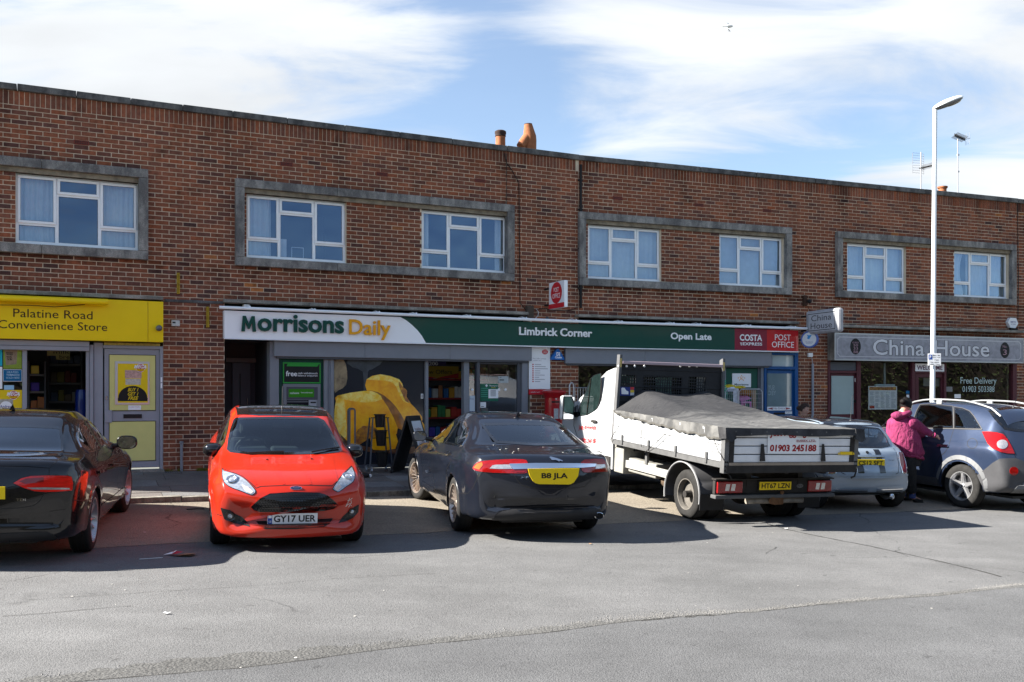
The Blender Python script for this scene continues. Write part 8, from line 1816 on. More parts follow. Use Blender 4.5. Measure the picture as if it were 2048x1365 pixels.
pm_c=tp(*ZT4((80,404))[0],'y',4.72);m=MB(Matrix.Translation((pm_c.x,4.72,pm_c.z))@Matrix.Rotation(R(8),4,'Z'));m.rbox(-.13,.13,-.03,.09,-.215,.215,.045);mi=to('door_mirror',m,M_TW,cab,smooth=False);m=MB(Matrix.Translation((pm_c.x,4.72,pm_c.z))@Matrix.Rotation(R(8),4,'Z'));m.rbox(-.115,.115,-.045,-.031,-.205,.205,.012);to('mirror_case',m,M_GTRIM,mi);m=MB(Matrix.Translation((pm_c.x,4.72,pm_c.z))@Matrix.Rotation(R(8),4,'Z'));m.rect(-.10,.10,-.08,.19,-.047);m.rect(-.10,.10,-.19,-.10,-.047);to('mirror_glass',m,M_MIRR,mi);m=MB();m.tube([(pm_c.x+.1,4.75,pm_c.z-.1),(-CX_+.02,4.85,pm_c.z-.12)],.035,8);to('mirror_arm',m,M_GTRIM,mi)
for sg in(-1,1):tb('cab_sill',*sorted((sg*.80,sg*.995)),3.4,4.15,.40,.62,M_CHAS)
m=MB();m.rect(-.78,.78,1.55,2.1,3.335);to('rear_window',m,pm('cab_window',(0,0,0)),cab)
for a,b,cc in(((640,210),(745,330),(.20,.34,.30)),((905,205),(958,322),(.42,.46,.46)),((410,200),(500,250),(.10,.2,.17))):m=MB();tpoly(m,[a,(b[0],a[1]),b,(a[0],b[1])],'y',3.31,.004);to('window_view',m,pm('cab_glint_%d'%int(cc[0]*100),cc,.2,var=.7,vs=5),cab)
# chassis and running gear
for x in(-.42,.42):tb('chassis_rail',x-.035,x+.035,.35,5.3,.56,.76,M_CHAS)
for x in(-.62,0,.62):tb('sub_frame',x-.03,x+.03,.1,3.2,.76,.855,M_CHAS)
for y in(.5,1.2,1.9,2.6):tb('cross_member',-.98,.98,y-.03,y+.03,.80,.855,M_CHAS)
tb('side_locker',-.98,-.55,2.95,3.26,.40,.85,M_PGREY,None,.01);tb('side_tank',-.90,-.5,2.05,2.93,.44,.66,M_PGREY,None,.02);tb('under_run_bar',-.94,-.90,1.62,2.95,.50,.62,pm('under_run_white',(.36,.355,.33),.5,var=.3),None,.008);tb('mounting_strut',-.92,-.88,2.3,2.36,.6,.86,M_GALV);m=MB();m.lathe([(.11,1.75),(.12,1.8),(.12,2.0),(.11,2.05)],16,'y',c=(-.7,0,.42));to('air_tank',m,pm('rusty_tank',(.13,.09,.06),.8,var=.5),smooth=True)
m=MB();m.lathe([(.05,-.95),(.05,.95)],12,'x',c=(0,RA,.35));m.ball((0,RA,.36),(.18,.2,.17),14,10);to('rear_axle',m,M_CHAS,smooth=True)
# light bar
YL=.36
tb('light_bar',-.95,.95,YL,YL+.06,.46,.655,M_CHAS,None,.008);tb('bumper_step',-.98,.98,YL-.07,YL+.06,.405,.455,pm('step_grey',(.10,.10,.10),.6,var=.3),None,.01);tb('light_bar_hood',-.97,.97,YL-.05,YL+.06,.656,.672,M_CHAS)
for sg,(a,b)in((-1,((1032,868),(1212,936))),(1,((1645,852),(1797,917)))):
 (p0,q0),(p1,q1)=ZT4(a,b);A=tp(p0,q0,'y',YL-.03);Bp=tp(p1,q1,'y',YL-.03);lx0,lx1=(A.x,Bp.x);lz0,lz1=.475,.635
 if sg>0:lx0,lx1=.95-(1-0)*.40,.95
 else:lx0,lx1=-.93,-.53
 l=tb('tail_lamp',lx0,lx1,YL-.035,YL-.001,lz0,lz1,pm('lorry_red_lens',(.32,.012,.015),.15,coat=.8,var=.35,vs=14),None,.012);c_=(lx0+lx1)/2
 for q in(-.055,.035):m=MB();y_=YL-.037;m.add([(c_+q-.028,y_,lz0+.035),(c_+q+.035,y_,lz0+.035),(c_+q+.05,y_,lz1-.035),(c_+q-.013,y_,lz1-.035)],[(0,1,2,3)]);to('clear_lens',m,M_CLRL,l)
pxc=tp(*ZT4((1406,885))[0],'y',YL-.02).x
pl_=tb('number_plate',pxc-.26,pxc+.26,YL-.045,YL-.034,.515,.626,M_PLY,None,.004);m=MB();put_text(m,'HT67 LZN',pxc-.23,pxc+.23,.535,.607,YL-.0475,bold=.02);to('lettering',m,M_K,pl_);tb('plate_backing',pxc-.27,pxc+.27,YL-.034,YL-.001,.50,.64,M_CHAS)
m=MB();m.disc(pxc+.43,.56,.055,.028,YL-.012,20,.01);bd=to('badge',m,M_GALV);m=MB();put_text(m,'Ford',pxc+.39,pxc+.47,.548,.573,YL-.014,shear=.3);to('lettering',m,M_CHAS,bd)
M_RUST=pm('tow_bar_grime',(.26,.23,.19),.8,var=.5,vs=9)
m=MB();m.tube([(-.42,YL+.03,.36),(.50,YL+.03,.36)],.045,14);to('tow_tube',m,M_RUST,smooth=True);m=MB();m.rbox(-.03,.13,YL-.06,YL+.05,.31,.42,.015);m.tube([(.10,YL-.05,.38),(.10,YL-.05,.46)],.018,8);m.ball((.10,YL-.05,.48),.028,12,8);m.lathe([(.05,0),(.05,.03),(.03,.04)],14,'y',c=(-.06,YL-.07,.37));to('tow_hitch',m,pm('rusty_hitch',(.17,.085,.04),.85,var=.5,vs=14),smooth=True)
m=MB();m.tube([(.98,-.0,ZB-.10),(1.06,-.02,ZB-.12),(1.02,-.04,ZB-.19),(.97,-.03,ZB-.21)],.014,6);m.tube([(-.98,.03,ZB-.13),(-.93,.0,ZB-.22),(-.98,-.02,ZB-.18)],.008,5);to('drop_hook',m,M_CHAS)
# wheels
class _W:pass
tw=Car.__new__(Car);tw.root=T;tw.tr=.35
M_STEEL=pm('grimy_steel_wheel',(.20,.185,.165),.55,metal=.3,var=.5,vs=9)
def twheel(x,y,sg,st='steel'):
 R_=Matrix.Translation((x,y,0))@Matrix.Rotation(R(90),4,'Z')
 n0=set(o.name for o in T.children);w=tw.wheel(0,.001*(1 if sg<0 else-1),.215,st,.20,mat=M_STEEL);w.matrix_parent_inverse=Matrix();w.matrix_local=R_
for sg in(-1,1):
 twheel(sg*.935,RA,sg);twheel(sg*.70,RA,sg);twheel(sg*.88,FA,sg)
 m=MB();vs=[];n=26
 for i in range(n+1):
  a=R(-8)+R(200)*i/n;r_=.475;yy,zz_=RA-r_*math.cos(a),.36+r_*math.sin(a)*.98
  for x in(1.0,.985,.60):vs.append((sg*x,yy,zz_-(.03 if x==1.0 else 0)))
 m.add(vs,[(3*i+k,3*i+k+1,3*i+4+k,3*i+3+k)for i in range(n)for k in range(2)]);to('mudguard',m,pm('mudguard_grey',(.085,.085,.09),.6,var=.3),smooth=True)
 m=MB();m.tube([(sg*1.0,RA-.475*math.cos(R(-8)+R(200)*i/n),.345+.475*math.sin(R(-8)+R(200)*i/n)*.98)for i in range(n+1)],.014,6);to('mudguard_rim',m,pm('mudguard_pale',(.26,.26,.265),.5,var=.3),smooth=True)
 tb('mud_flap',*sorted((sg*.62,sg*1.0)),RA-.49,RA-.475,.20,.42,M_BLACK)
# ================================================================ street furniture and loose things
def vpt(F,px,v,z=0.0):u=fu(F,px,-v);p=F@Vector((u,-v,0));return p
# lamp post
lp=vpt(FR,1864.5,2.36);lz=gz(lp.x,lp.y);LZ=lp.y;k_=LZ/FPX
s_=thing('street_lamp','tall white street lamp behind the blue grey off-roader','street lamp',Matrix.Translation((lp.x,lp.y,lz)))
top=ZC+(793-219)*k_-lz;m=MB();m.tube([(0,0,0),(0,0,1.2)],.075,16);post_=obj('post',m,pm('lamp_white',(.74,.77,.79),.35,var=.06),s_,smooth=True)
m=MB();m.tube([(0,0,1.2),(.02,0,3),(.06,0,top)],[.050,.048,.042],16);obj('post',m,MATS['lamp_white'],s_,smooth=True)
m=MB(Matrix.Translation((.06+.27,0,top+.13))@Matrix.Rotation(R(-22),4,'Y'));bm=bmesh.new();bmesh.ops.create_uvsphere(bm,u_segments=28,v_segments=16,radius=1)
for v in bm.verts:v.co=Vector((v.co.x*.34,v.co.y*.155*(1-.15*v.co.x),max(-.012,v.co.z*(.085 if v.co.z>0 else.03))))
m.bm(bm);bm.free();hd_=obj('lamp_head',m,MATS['lamp_white'],s_,smooth=True)
m=MB(Matrix.Translation((.06+.27,0,top+.13))@Matrix.Rotation(R(-22),4,'Y'));bm=bmesh.new();bmesh.ops.create_uvsphere(bm,u_segments=28,v_segments=14,radius=1)
for v in bm.verts:v.co=Vector((v.co.x*.325,v.co.y*.14*(1-.15*v.co.x),min(-.005,v.co.z*.06)-.012))
m.bm(bm);bm.free();obj('underside',m,pm('lamp_grey',(.16,.165,.17),.4),hd_,smooth=True)
m=MB(Matrix.Translation((.06+.27,0,top+.13))@Matrix.Rotation(R(-22),4,'Y'));m.ball((.10,0,-.052),(.17,.10,.035),20,10);obj('lamp_glass',m,pm('lamp_glass',(.20,.19,.16),.08,coat=1,var=.6,vs=14),hd_,smooth=True)
sz0,sz1=ZC+(793-732)*k_-lz,ZC+(793-708)*k_-lz;m=MB();m.rbox(-.115,.155,-.062,-.055,sz0,sz1,.003);sg_=thing('parking_sign','small white parking plate with a blue P on the street lamp post','sign',Matrix.Translation((lp.x,lp.y,lz+sz0)));m.v=[(a,b,c-sz0)for a,b,c in m.v];obj('plate',m,M_W,sg_)
h_=sz1-sz0;m=MB();m.rect(-.105,-.03,h_*.52,h_*.90,-.064);obj('blue_square',m,pm('sign_blue',(.01,.07,.38),.4),sg_);m=MB();put_text(m,'P',-.085,-.05,h_*.58,h_*.85,-.066,bold=.04);obj('lettering',m,M_W,sg_)
m=MB();put_text(m,'Mon - Sat',-.02,.13,h_*.80,h_*.92,-.064,bold=.02);put_text(m,'8 am - 6 pm',-.02,.14,h_*.62,h_*.73,-.064,bold=.02);put_text(m,'1 hour',.02,.11,h_*.42,h_*.53,-.064,bold=.02);put_text(m,'No return',-.06,.11,h_*.23,h_*.33,-.064,bold=.02);put_text(m,'within 1 hour',-.08,.13,h_*.06,h_*.16,-.064,bold=.02);obj('lettering',m,M_K,sg_)
# chimney pots and aerials on the roof
def roof_thing(name,label,cat,F,px,y,group=None):u=fu(F,px,y);return Site(name,label,cat,F,(u,y,ZT-.36),group),u
def zz_at(F,px,py,y):return wp(F,px,py,y)[1]
s,u=roof_thing('chimney_pot','round terracotta chimney pot with a sooty dark rim, left of the forked pot','chimney pot',FL,1001,1.6);zt_=zz_at(FL,1001,262,1.6);m=s.mb();m.lathe([(.115,ZT-.36),(.105,zt_-.13)],20,c=(u,1.6,0));s.part('pot',m,M_TERRA,smooth=True);m=s.mb();m.lathe([(.112,zt_-.13),(.118,zt_-.12),(.112,zt_-.09),(.125,zt_-.06),(.122,zt_-.02),(.09,zt_)],20,c=(u,1.6,0));s.part('rim',m,pm('sooty_clay',(.05,.03,.025),.8,var=.4),smooth=True)
s,u=roof_thing('chimney_pot','tall forked terracotta chimney pot leaning over the parapet','chimney pot',FL,1058,1.5);zt_=zz_at(FL,1056,249,1.5);m=s.mb();m.tube([(u,1.5,ZT-.36),(u+.02,1.5,zt_-.34),(u+.015,1.5,zt_-.25),(u-.02,1.5,zt_)],[.15,.145,.14,.085],20);s.part('pot',m,M_TERRA,smooth=True);m=s.mb();m.tube([(u+.0,1.5,zt_-.22),(u-.12,1.48,zt_-.38),(u-.22,1.46,zt_-.52)],[.10,.105,.10],18);s.part('branch',m,M_TERRA,smooth=True);m=s.mb();m.tube([(u-.02,1.5,zt_-.004),(u-.0205,1.5,zt_+.006)],.088,16);s.part('mouth',m,MATS['sooty_clay'])
s,u=roof_thing('chimney_pot','squat terracotta chimney pot right of the street lamp','chimney pot',FR,1885,1.6);zt_=zz_at(FR,1885,374,1.6);m=s.mb();m.lathe([(.10,ZT-.36),(.10,zt_-.06),(.125,zt_-.04),(.13,zt_),(.10,zt_)],18,c=(u,1.6,0));s.part('pot',m,M_TERRA,smooth=True)
M_AER=pm('aerial_alloy',(.35,.35,.36),.4,metal=.6)
s,u=roof_thing('tv_aerial','grid shaped television aerial left of the street lamp','aerial',FR,1842,2.0);y=2.0;zt_=zz_at(FR,1842,305,y);zb=zz_at(FR,1842,346,y);m=s.mb();m.tube([(u,y,ZT-.36),(u,y,zt_)],.016,8);s.part('mast',m,MATS['aerial_alloy'])
m=s.mb();w_=.19
for sx in(-1,1):m.tube([(u+sx*w_,y+.1,zb),(u+sx*w_,y+.1,zb+.20)],.007,5);m.tube([(u+sx*w_,y+.1,zb+.24),(u+sx*w_,y+.1,zt_-.01)],.007,5)
for k in range(9):z=zb+.01+(zt_-zb-.02)*k/8;m.tube([(u-w_,y+.1,z),(u,y+.06,z-.005),(u+w_,y+.1,z)],.004,4)
s.part('reflector',m,M_AER);m=s.mb();m.tube([(u,y+.05,zb+.12),(u-.02,y-.5,zb+.1)],.012,6)
for k in range(12):t=k/11;m.tube([(u-.09+.03*t,y-.45*t,zb+.12-.02*t),(u+.09-.03*t,y-.45*t,zb+.12-.02*t)],.005,4);m.tube([(u,y-.45*t,zb+.05),(u,y-.45*t,zb+.19)],.005,4)
s.part('boom',m,M_CHAS)
s,u=roof_thing('tv_aerial','long yagi television aerial right of the street lamp','aerial',FR,1916,2.0);zt_=zz_at(FR,1914,282,y);m=s.mb();m.tube([(u,y,ZT-.36),(u-.01,y,zt_+.05)],.014,8)
for z in(zt_-.4,zt_-.85):m.box(u-.025,u+.025,y-.025,y+.025,z,z+.04)
s.part('mast',m,MATS['aerial_alloy']);m=s.mb();a0_,a1_=(u-.12,zz_at(FR,1903,270,y)),(u+.24,zz_at(FR,1942,281,y));m.tube([(a0_[0],y,a0_[1]),(a1_[0],y,a1_[1])],.013,6)
for k in range(16):t=k/15;x=a0_[0]+(a1_[0]-a0_[0])*t;z=a0_[1]+(a1_[1]-a0_[1])*t;h=.045;m.tube([(x-.01,y-.12,z+h),(x+.01,y+.12,z-h)],.005,4);m.tube([(x,y,z-.045),(x,y,z+.045)],.007,4)
s.part('boom',m,M_CHAS);m=s.mb()
for k in range(4):x=a1_[0]+.02+.05*k;m.tube([(x,y,a1_[1]-.16+.02*k),(x,y,a1_[1]+.16+.02*k)],.004,4)
m.tube([(a1_[0],y,a1_[1]),(a1_[0]+.2,y,a1_[1]+.06)],.006,5);s.part('reflector',m,M_AER)
# shopping cages, crates, rails in front of the right half of the shop
M_WIRE=pm('zinc_wire',(.42,.43,.45),.35,metal=.8)
def cage(label,px0,px1,q0,v,d,seed):
 a,b=fu(FR,px0,-v),fu(FR,px1,-v);p=FR@Vector(((a+b)/2,-v,0));z0=gz(p.x,p.y);z1=wp(FR,(px0+px1)/2,q0,-v)[1];s=Site('roll_cage',label,'cage',FR,((a+b)/2,-v,z0),'wire roll cages outside the shop');m=s.mb()
 for yy in(-v,-v+d):m.tube([(a,yy,z0+.12),(a,yy,z1-.06),(a+.05,yy,z1),(b-.05,yy,z1),(b,yy,z1-.06),(b,yy,z0+.12)],.013,8)
 for x in(a,b):m.tube([(x,-v,z0+.15),(x,-v+d,z0+.15)],.012,6);m.tube([(x,-v,z1-.1),(x,-v+d,z1-.1)],.010,6)
 m.box(a,b,-v,-v+d,z0+.13,z0+.16);s.part('frame',m,M_WIRE,smooth=True);m=s.mb();n=int((b-a)/.05)
 for k in range(1,n):x=a+(b-a)*k/n;m.tube([(x,-v,z0+.15),(x,-v,z1)],.003,4)
 for k in range(1,16):z=z0+.15+(z1-z0-.15)*k/16;m.tube([(a,-v,z),(b,-v,z)],.003,4)
 s.part('wire_mesh',m,M_WIRE,kind='stuff');m=s.mb()
 for x in(a+.05,b-.05):
  for yy in(-v+.05,-v+d-.05):m.lathe([(.055,-.015),(.055,.015)],14,'x',c=(x,yy,z0+.055))
 s.part('castor',m,M_BLACK,kind='stuff');return s,a,b,z0,z1
CG,ca_,cb_,cz0,cz1=cage('wire roll cage holding a pink step stool by the blue door',1478,1524,779,.75,.6,1)
C2,c2a,c2b,c2z,c2t=cage('wire roll cage with a white side panel, left of the one holding pink plastic',1451,1476,779,.8,.6,2)
m=C2.mb();m.rbox(c2b-.13,c2b-.02,-.82,-.805,c2z+.3,c2t-.01,.01);C2.part('side_panel',m,pm('scuffed_white',(.55,.56,.6),.5,var=.5,vs=14))
def free(name,label,cat,F,u,y,z,builds,group=None):
 s=Site(name,label,cat,F,(u,y,z),group)
 for nm,fn,mt,sm in builds:m=s.mb();fn(m);s.part(nm,m,mt,smooth=sm)
 return s
zc_=cz0+.5;PK=pm('pink_plastic',(.62,.20,.42),.35,coat=.3)
def stool(m):m.rbox(ca_+.08,ca_+.34,-.72,-.45,cz1-.30,cz1-.26,.015);m.add([(ca_+.08,-.72,cz1-.26),(ca_+.34,-.72,cz1-.20),(ca_+.34,-.5,cz1-.12),(ca_+.08,-.5,cz1-.14)],[(0,1,2,3)]);[m.tube([(x,yy,cz1-.28),(x+(.03 if x>ca_+.2 else-.03),yy,cz1-.52)],.022,6)for x in(ca_+.11,ca_+.31)for yy in(-.70,-.48)]
free('step_stool','pink plastic step stool inside the right wire cage','stool',FR,ca_+.2,-.6,cz1-.55,[('seat',stool,PK,False)])
free('cardboard','upright brown cardboard strip in the right wire cage','cardboard',FR,cb_-.12,-.6,cz0+.2,[('sheet',lambda m:m.box(cb_-.17,cb_-.08,-.66,-.62,cz0+.17,cz1-.02),pm('card_brown',(.36,.25,.16),.8),False)])
free('bag','crumpled yellow bags heaped on top of the left wire cage','bag',FR,c2a+.1,-.6,c2t,[('bag',lambda m:[m.ball((c2a+.12+.13*k,-.6+.05*(k%2),c2t+.05+.02*math.sin(k*2)),(.14,.13,.035),9,5)for k in range(4)],pm('bag_yellow',(.70,.52,.02),.4,var=.4,vs=20),False)])
free('bag','white carrier bag under the yellow bags on the left wire cage','bag',FR,c2a+.1,-.55,c2t-.05,[('bag',lambda m:m.rbox(c2a+.0,c2b+.1,-.7,-.4,c2t-.06,c2t+.05,.03),pm('bag_white',(.62,.65,.72),.4),False)])
free('bag','orange brown sack inside the right wire cage','bag',FR,ca_+.2,-.5,cz1-.1,[('bag',lambda m:[m.ball((ca_+.14+.14*k,-.5,cz1-.05-.02*k),(.12,.12,.08),9,5)for k in range(3)],pm('bag_orange',(.42,.18,.03),.5,var=.5,vs=16),False)])
for k,(dz,dx,lb)in enumerate(((0,0,'green plastic crate at the bottom of the tilted stack beside the lorry headboard'),(.17,.01,'green plastic crate in the middle of the stack beside the lorry headboard'),(.34,-.02,'green plastic crate on top of the stack beside the lorry headboard'))):
 u0_=fu(FR,1425,-.7);z_=wp(FR,1437,792,-.7)[1]+dz-.16
 def crate(m,u0_=u0_,z_=z_,dx=dx):
  for q in range(4):m.box(u0_+dx,u0_+.34+dx,-.72,-.70,z_+q*.04,z_+q*.04+.026);m.box(u0_+dx,u0_+.02+dx,-.70,-.35,z_+q*.04,z_+q*.04+.026)
  m.box(u0_+dx,u0_+.34+dx,-.70,-.35,z_-.01,z_-.001)
 free('crate',lb,'crate',FR,u0_,-.6,z_,[('slatted_side',crate,pm('crate_green',(.01,.32,.18),.4),False)],'green plastic crates')
# chrome rails of a trolley bay
rz0=gw(FR,1160,-.3);s=Site('trolley_rail','chrome hoop and rails beside the post box','rail',FR,(fu(FR,1143,-.3),-.3,rz0));ua=fu(FR,1139,-.3);ub=fu(FR,1147,-.3);zt_=wp(FR,1143,766,-.3)[1];m=s.mb();m.tube([(ua,-.3,rz0),(ua,-.3,zt_-.06),(ua+.02,-.3,zt_-.015),((ua+ub)/2,-.3,zt_),(ub-.02,-.3,zt_-.015),(ub,-.3,zt_-.06),(ub,-.3,rz0)],.016,8);s.part('hoop',m,M_WIRE,smooth=True)
m=s.mb();ue=fu(FR,1200,-.3)
for z in(zt_-.10,zt_-.5):m.tube([(ub,-.28,z),(ue,-.28,z)],.010,6)
s.part('cross_rail',m,M_WIRE)
m=s.mb();x=ub+.04
while x<ue:m.tube([(x,-.28,zt_-.10),(x,-.28,rz0+.2)],.006,5);x+=.06
s.part('bars',m,M_WIRE,kind='stuff')
# bucket stand, A-board, cycle-stand sign, mat
v=.55;zg=gw(FL,762,-v);s=Site('bucket_stand','wheeled black frame holding three black flower buckets before the cheese poster','stand',FL,(fu(FL,762,-v),-v,zg));ua,ub=fu(FL,738,-v),fu(FL,778,-v);zt_=wp(FL,758,836,-v)[1]
for sx,x0_,x1_ in((-1,ua,ua+.05),(1,ub,ub-.05)):
 for yy in(-v-.12,-v+.18):m=s.mb();m.tube([(x0_-sx*-.02,yy,zg+.1),(x1_,yy*.6-v*.4,zt_)],.016,4);s.part('leg',m,M_GREYD)
for z in(zt_,zt_-.36,zg+.16):m=s.mb();m.tube([(ua+.02,-v-.06,z),(ub-.02,-v-.06,z)],.012,4);s.part('rail',m,M_BLACK)
for x in(ua,ub):
 for yy in(-v-.14,-v+.18):m=s.mb();m.lathe([(.04,-.012),(.04,.012)],14,'x',c=(x,yy,zg+.042));m.box(x-.018,x+.018,yy-.015,yy+.015,zg+.06,zg+.11);s.part('castor',m,M_WIRE,smooth=True)
uc=(ua+ub)/2
for k,(z,lb)in enumerate(((wp(FL,758,855,-v)[1],'topmost black flower bucket on the wheeled stand'),(wp(FL,758,892,-v)[1],'middle black flower bucket on the wheeled stand'),(zg+.10,'lowest black flower bucket under the wheeled stand'))):
 dy=-.02*k;b=Site('bucket',lb,'bucket',FL,(uc,-v+dy,z),'black flower buckets');h=.28 if k else.235;m=b.mb();m.lathe([(.075,z),(.095+.01*k,z+h-.02),(.11+.01*k,z+h-.015),(.11+.01*k,z+h),(.095+.01*k,z+h),(.07,z+.01)],24,c=(uc+.012*k,-v-.05+dy,0));b.part('bucket',m,pm('bucket_black',(.013,.013,.014),.35),smooth=True)
v=.7;zg=gw(FL,830,-v);uc=fu(FL,826,-v);zt_=wp(FL,835,832,-v)[1];s=Site('advertising_board','black folding pavement board with a pale printed panel beside the dark saloon','board',FL,(uc,-v,zg));H_=zt_-zg
TB=Matrix.Translation(-s.b)@Matrix.Translation((uc,-v,zg))@Matrix.Rotation(R(48),4,'Z')
for sgn,nm in((1,'panel'),(-1,'panel')):
 m=MB(TB@Matrix.Translation((0,0,H_))@Matrix.Rotation(R(sgn*17),4,'X'));m.rbox(-.30,.30,-.02,.02,-H_*1.04,0,.01);pn=s.part(nm,m,M_BLACK)
 if sgn==-1:m=MB(TB@Matrix.Translation((0,0,H_))@Matrix.Rotation(R(sgn*17),4,'X'));m.rect(-.22,.22,-H_*.80,-H_*.10,-.024);s.part('sheet',m,pm('board_sheet',(.55,.60,.66),.3,coat=.5));m=MB(TB@Matrix.Translation((0,0,H_))@Matrix.Rotation(R(sgn*17),4,'X'));[put_text(m,t_,-.15,.15,-H_*(.28+.12*i),-H_*(.22+.12*i),-.027)for i,t_ in enumerate(('breakfast,','lunch &','a coffee'))];s.part('lettering',m,pm('board_print',(.22,.08,.08),.6))
v=1.0;zg=gw(FL,703,-v);a,b=fu(FL,696,-v),fu(FL,710,-v);zt_=wp(FL,703,816,-v)[1];s=Site('bollard_sign','grey looped cycle stand with a round top beside the red hatchback','cycle stand',FL,((a+b)/2,-v,zg))
m=s.mb();r_=(b-a)/2;vs=[];prof2=[(a,zg-.02),(a,zt_-r_)]+[((a+b)/2-r_*math.cos(t*math.pi/10),zt_-r_+r_*math.sin(t*math.pi/10))for t in range(1,10)]+[(b,zt_-r_),(b,zg-.02)];n=len(prof2)
for x,z in prof2:vs+=[(x,-v-.05,z),(x,-v+.05,z)]
m.add(vs,[(2*i,2*i+2,2*i+3,2*i+1)for i in range(n-1)])
inn=[(x+(.03 if x<(a+b)/2 else-.03)*(1 if abs(x-(a+b)/2)>.02 else 0),min(z,zt_-.035))for x,z in prof2];vs=[]
for(x,z),(xi,zi)in zip(prof2,inn):vs+=[(x,-v-.05,z),(xi,-v-.05,zi)]
m.add(vs,[(2*i,2*i+1,2*i+3,2*i+2)for i in range(n-1)]);s.part('loop',m,pm('stand_grey',(.10,.105,.12),.4,metal=.3));
free('rubber_base','low black rubber weight on the pavement by the grey cycle stand','weight',FL,fu(FL,722,-1.1),-1.1,gw(FL,722,-1.1),[('block',lambda m:m.rbox(fu(FL,716,-1.1),fu(FL,734,-1.1),-1.25,-.85,gw(FL,722,-1.1),gw(FL,722,-1.1)+.07,.02),M_BLACK,False)])
free('paper_cup','crushed white paper cup lying on the pavement beside the black weight','cup',FL,fu(FL,737,-1.15),-1.15,gw(FL,737,-1.15),[('cup',lambda m:m.tube([(fu(FL,735,-1.15),-1.15,gw(FL,737,-1.15)+.03),(fu(FL,740,-1.15),-1.2,gw(FL,737,-1.15)+.028)],[.022,.03],10),M_W,True)])
# litter on the carriageway
p=gpt(362,1112);s_=thing('flattened_carton','torn red and brown flattened carton on the road between the black and red cars','litter',Matrix.Translation(p)@Matrix.Rotation(R(-8),4,'Z'))
m=MB();m.add([(-.02,-.08,.012),(.135,-.06,.03),(.14,.07,.022),(.0,.06,.012)],[(0,1,2,3)]);m.add([(-.02,-.08,.004),(.135,-.06,.012),(.14,.07,.010),(.0,.06,.004)],[(3,2,1,0)]);obj('card',m,pm('torn_card',(.34,.20,.11),.85,var=.3,vs=30),s_)
m=MB();m.add([(-.10,-.03,.02),(-.01,-.085,.03),(.01,.03,.035),(-.09,.03,.045)],[(0,1,2,3)]);obj('red_flap',m,pm('carton_red',(.42,.01,.03),.4),s_);m=MB();m.add([(-.19,-.01,.006),(-.08,-.035,.025),(-.06,.04,.05),(-.12,.03,.02)],[(0,1,2,3)]);obj('white_flap',m,M_W,s_)
p=gpt(392,1021);s_=thing('stick','short black stick on the parking bay left of the red hatchback','stick',Matrix.Translation(p));m=MB();m.tube([(-.12,-.02,.014),(0,.01,.02),(.10,.04,.014)],.007,6);obj('stick',m,M_BLACK,s_)
p=gpt(302,1119);s_=thing('straw','thin white straw on the road left of the flattened carton','straw',Matrix.Translation(p));m=MB();m.tube([(-.10,-.04,.008),(.02,.0,.01),(.1,.05,.008)],.003,5);obj('straw',m,M_W,s_)
for i,(px,py,lb)in enumerate(((290,1067,'small white paper scrap on the parking bay by the black saloon'),(1572,1059,'pale crushed scrap on the road under the tipper shadow'),(333,1229,'flat white fleck on the open road'),(1180,1090,'orange leaf on the road edge'))):
 p=gpt(px,py);s_=thing('paper_scrap',lb,'litter',Matrix.Translation(p));m=MB();r=random.Random(i);m.add([(.03*math.cos(t*1.05)*r.uniform(.5,1.2),.02*math.sin(t*1.05),.008+.012*r.random())for t in range(6)],[tuple(range(6))]);obj('scrap',m,M_W if i<3 else MATS['torn_card'],s_)
# weeds along the foot of the pier and a drain cover
m=MB();r=random.Random(12)
for px0,px1,n in((355,367,60),(393,415,260),(330,345,30)):
 for _ in range(n):
  px=r.uniform(px0,px1);u=fu(FL,px,-.03);p=FL@Vector((u,-r.uniform(.01,.07),0));z=gz(p.x,p.y);h=r.uniform(.02,.06);a_=r.uniform(0,6.28);q=Vector((math.cos(a_)*.02,math.sin(a_)*.02,h));m.add([p+Vector((-.005,0,z)),p+Vector((.006,0,z)),p+Vector((0,0,z))+q],[(0,1,2)])
obj('weeds',m,pm('mossy_weeds',(.16,.15,.02),.9,var=.5,vs=20),kind='stuff')
p=FL@Vector((fu(FL,344,-.25),-.25,0));s_=thing('drain_cover','small rusty drain cover in the pavement before the brick pier','drain cover',Matrix.Translation((p.x,p.y,gz(p.x,p.y)+.006))@Matrix.Rotation(R(26),4,'Z'));m=MB();m.rbox(-.12,.12,-.08,.08,-.01,.004,.003);obj('frame',m,M_GALV,s_)
m=MB();[m.box(-.1+.035*k,-.085+.035*k,-.06,.06,.0045,.007)for k in range(6)];obj('grid',m,M_CHAS,s_)
# seagull
gb_=Vector(((1456-1024)/FPX*60,60,ZC+(793-53)/FPX*60));s_=thing('seagull','white gull gliding high in the sky above the shops','bird',Matrix.Translation(gb_)@Matrix.Rotation(R(0),4,'Z'));K=60/FPX/27.3
def gp(x,y,d=0):return((x-780)*K,d*K,-(y-640)*K)
m=MB();m.tube([gp(440,632),gp(520,634),gp(640,640),gp(760,640),gp(880,640),gp(960,642),gp(1010,643),gp(1040,640)],[.012,.05,.085,.11,.095,.075,.05,.01],10);obj('body',m,pm('gull_white',(.55,.56,.56),.8),s_,smooth=True)
def wing(pts,nm,dd,tipm):
 m=MB();V=[gp(a,b,dd*t)for(a,b),t in zip(pts,[0,.3,.6,1,.6,.3,0])];V2=[(x,y-.03,z)for x,y,z in V];m.add(V+V2,[tuple(range(7)),tuple(reversed(range(7,14)))]+[(i,(i+1)%7,(i+1)%7+7,i+7)for i in range(7)]);o=obj(nm,m,pm('gull_grey',(.36,.38,.40),.8),s_)
 return o
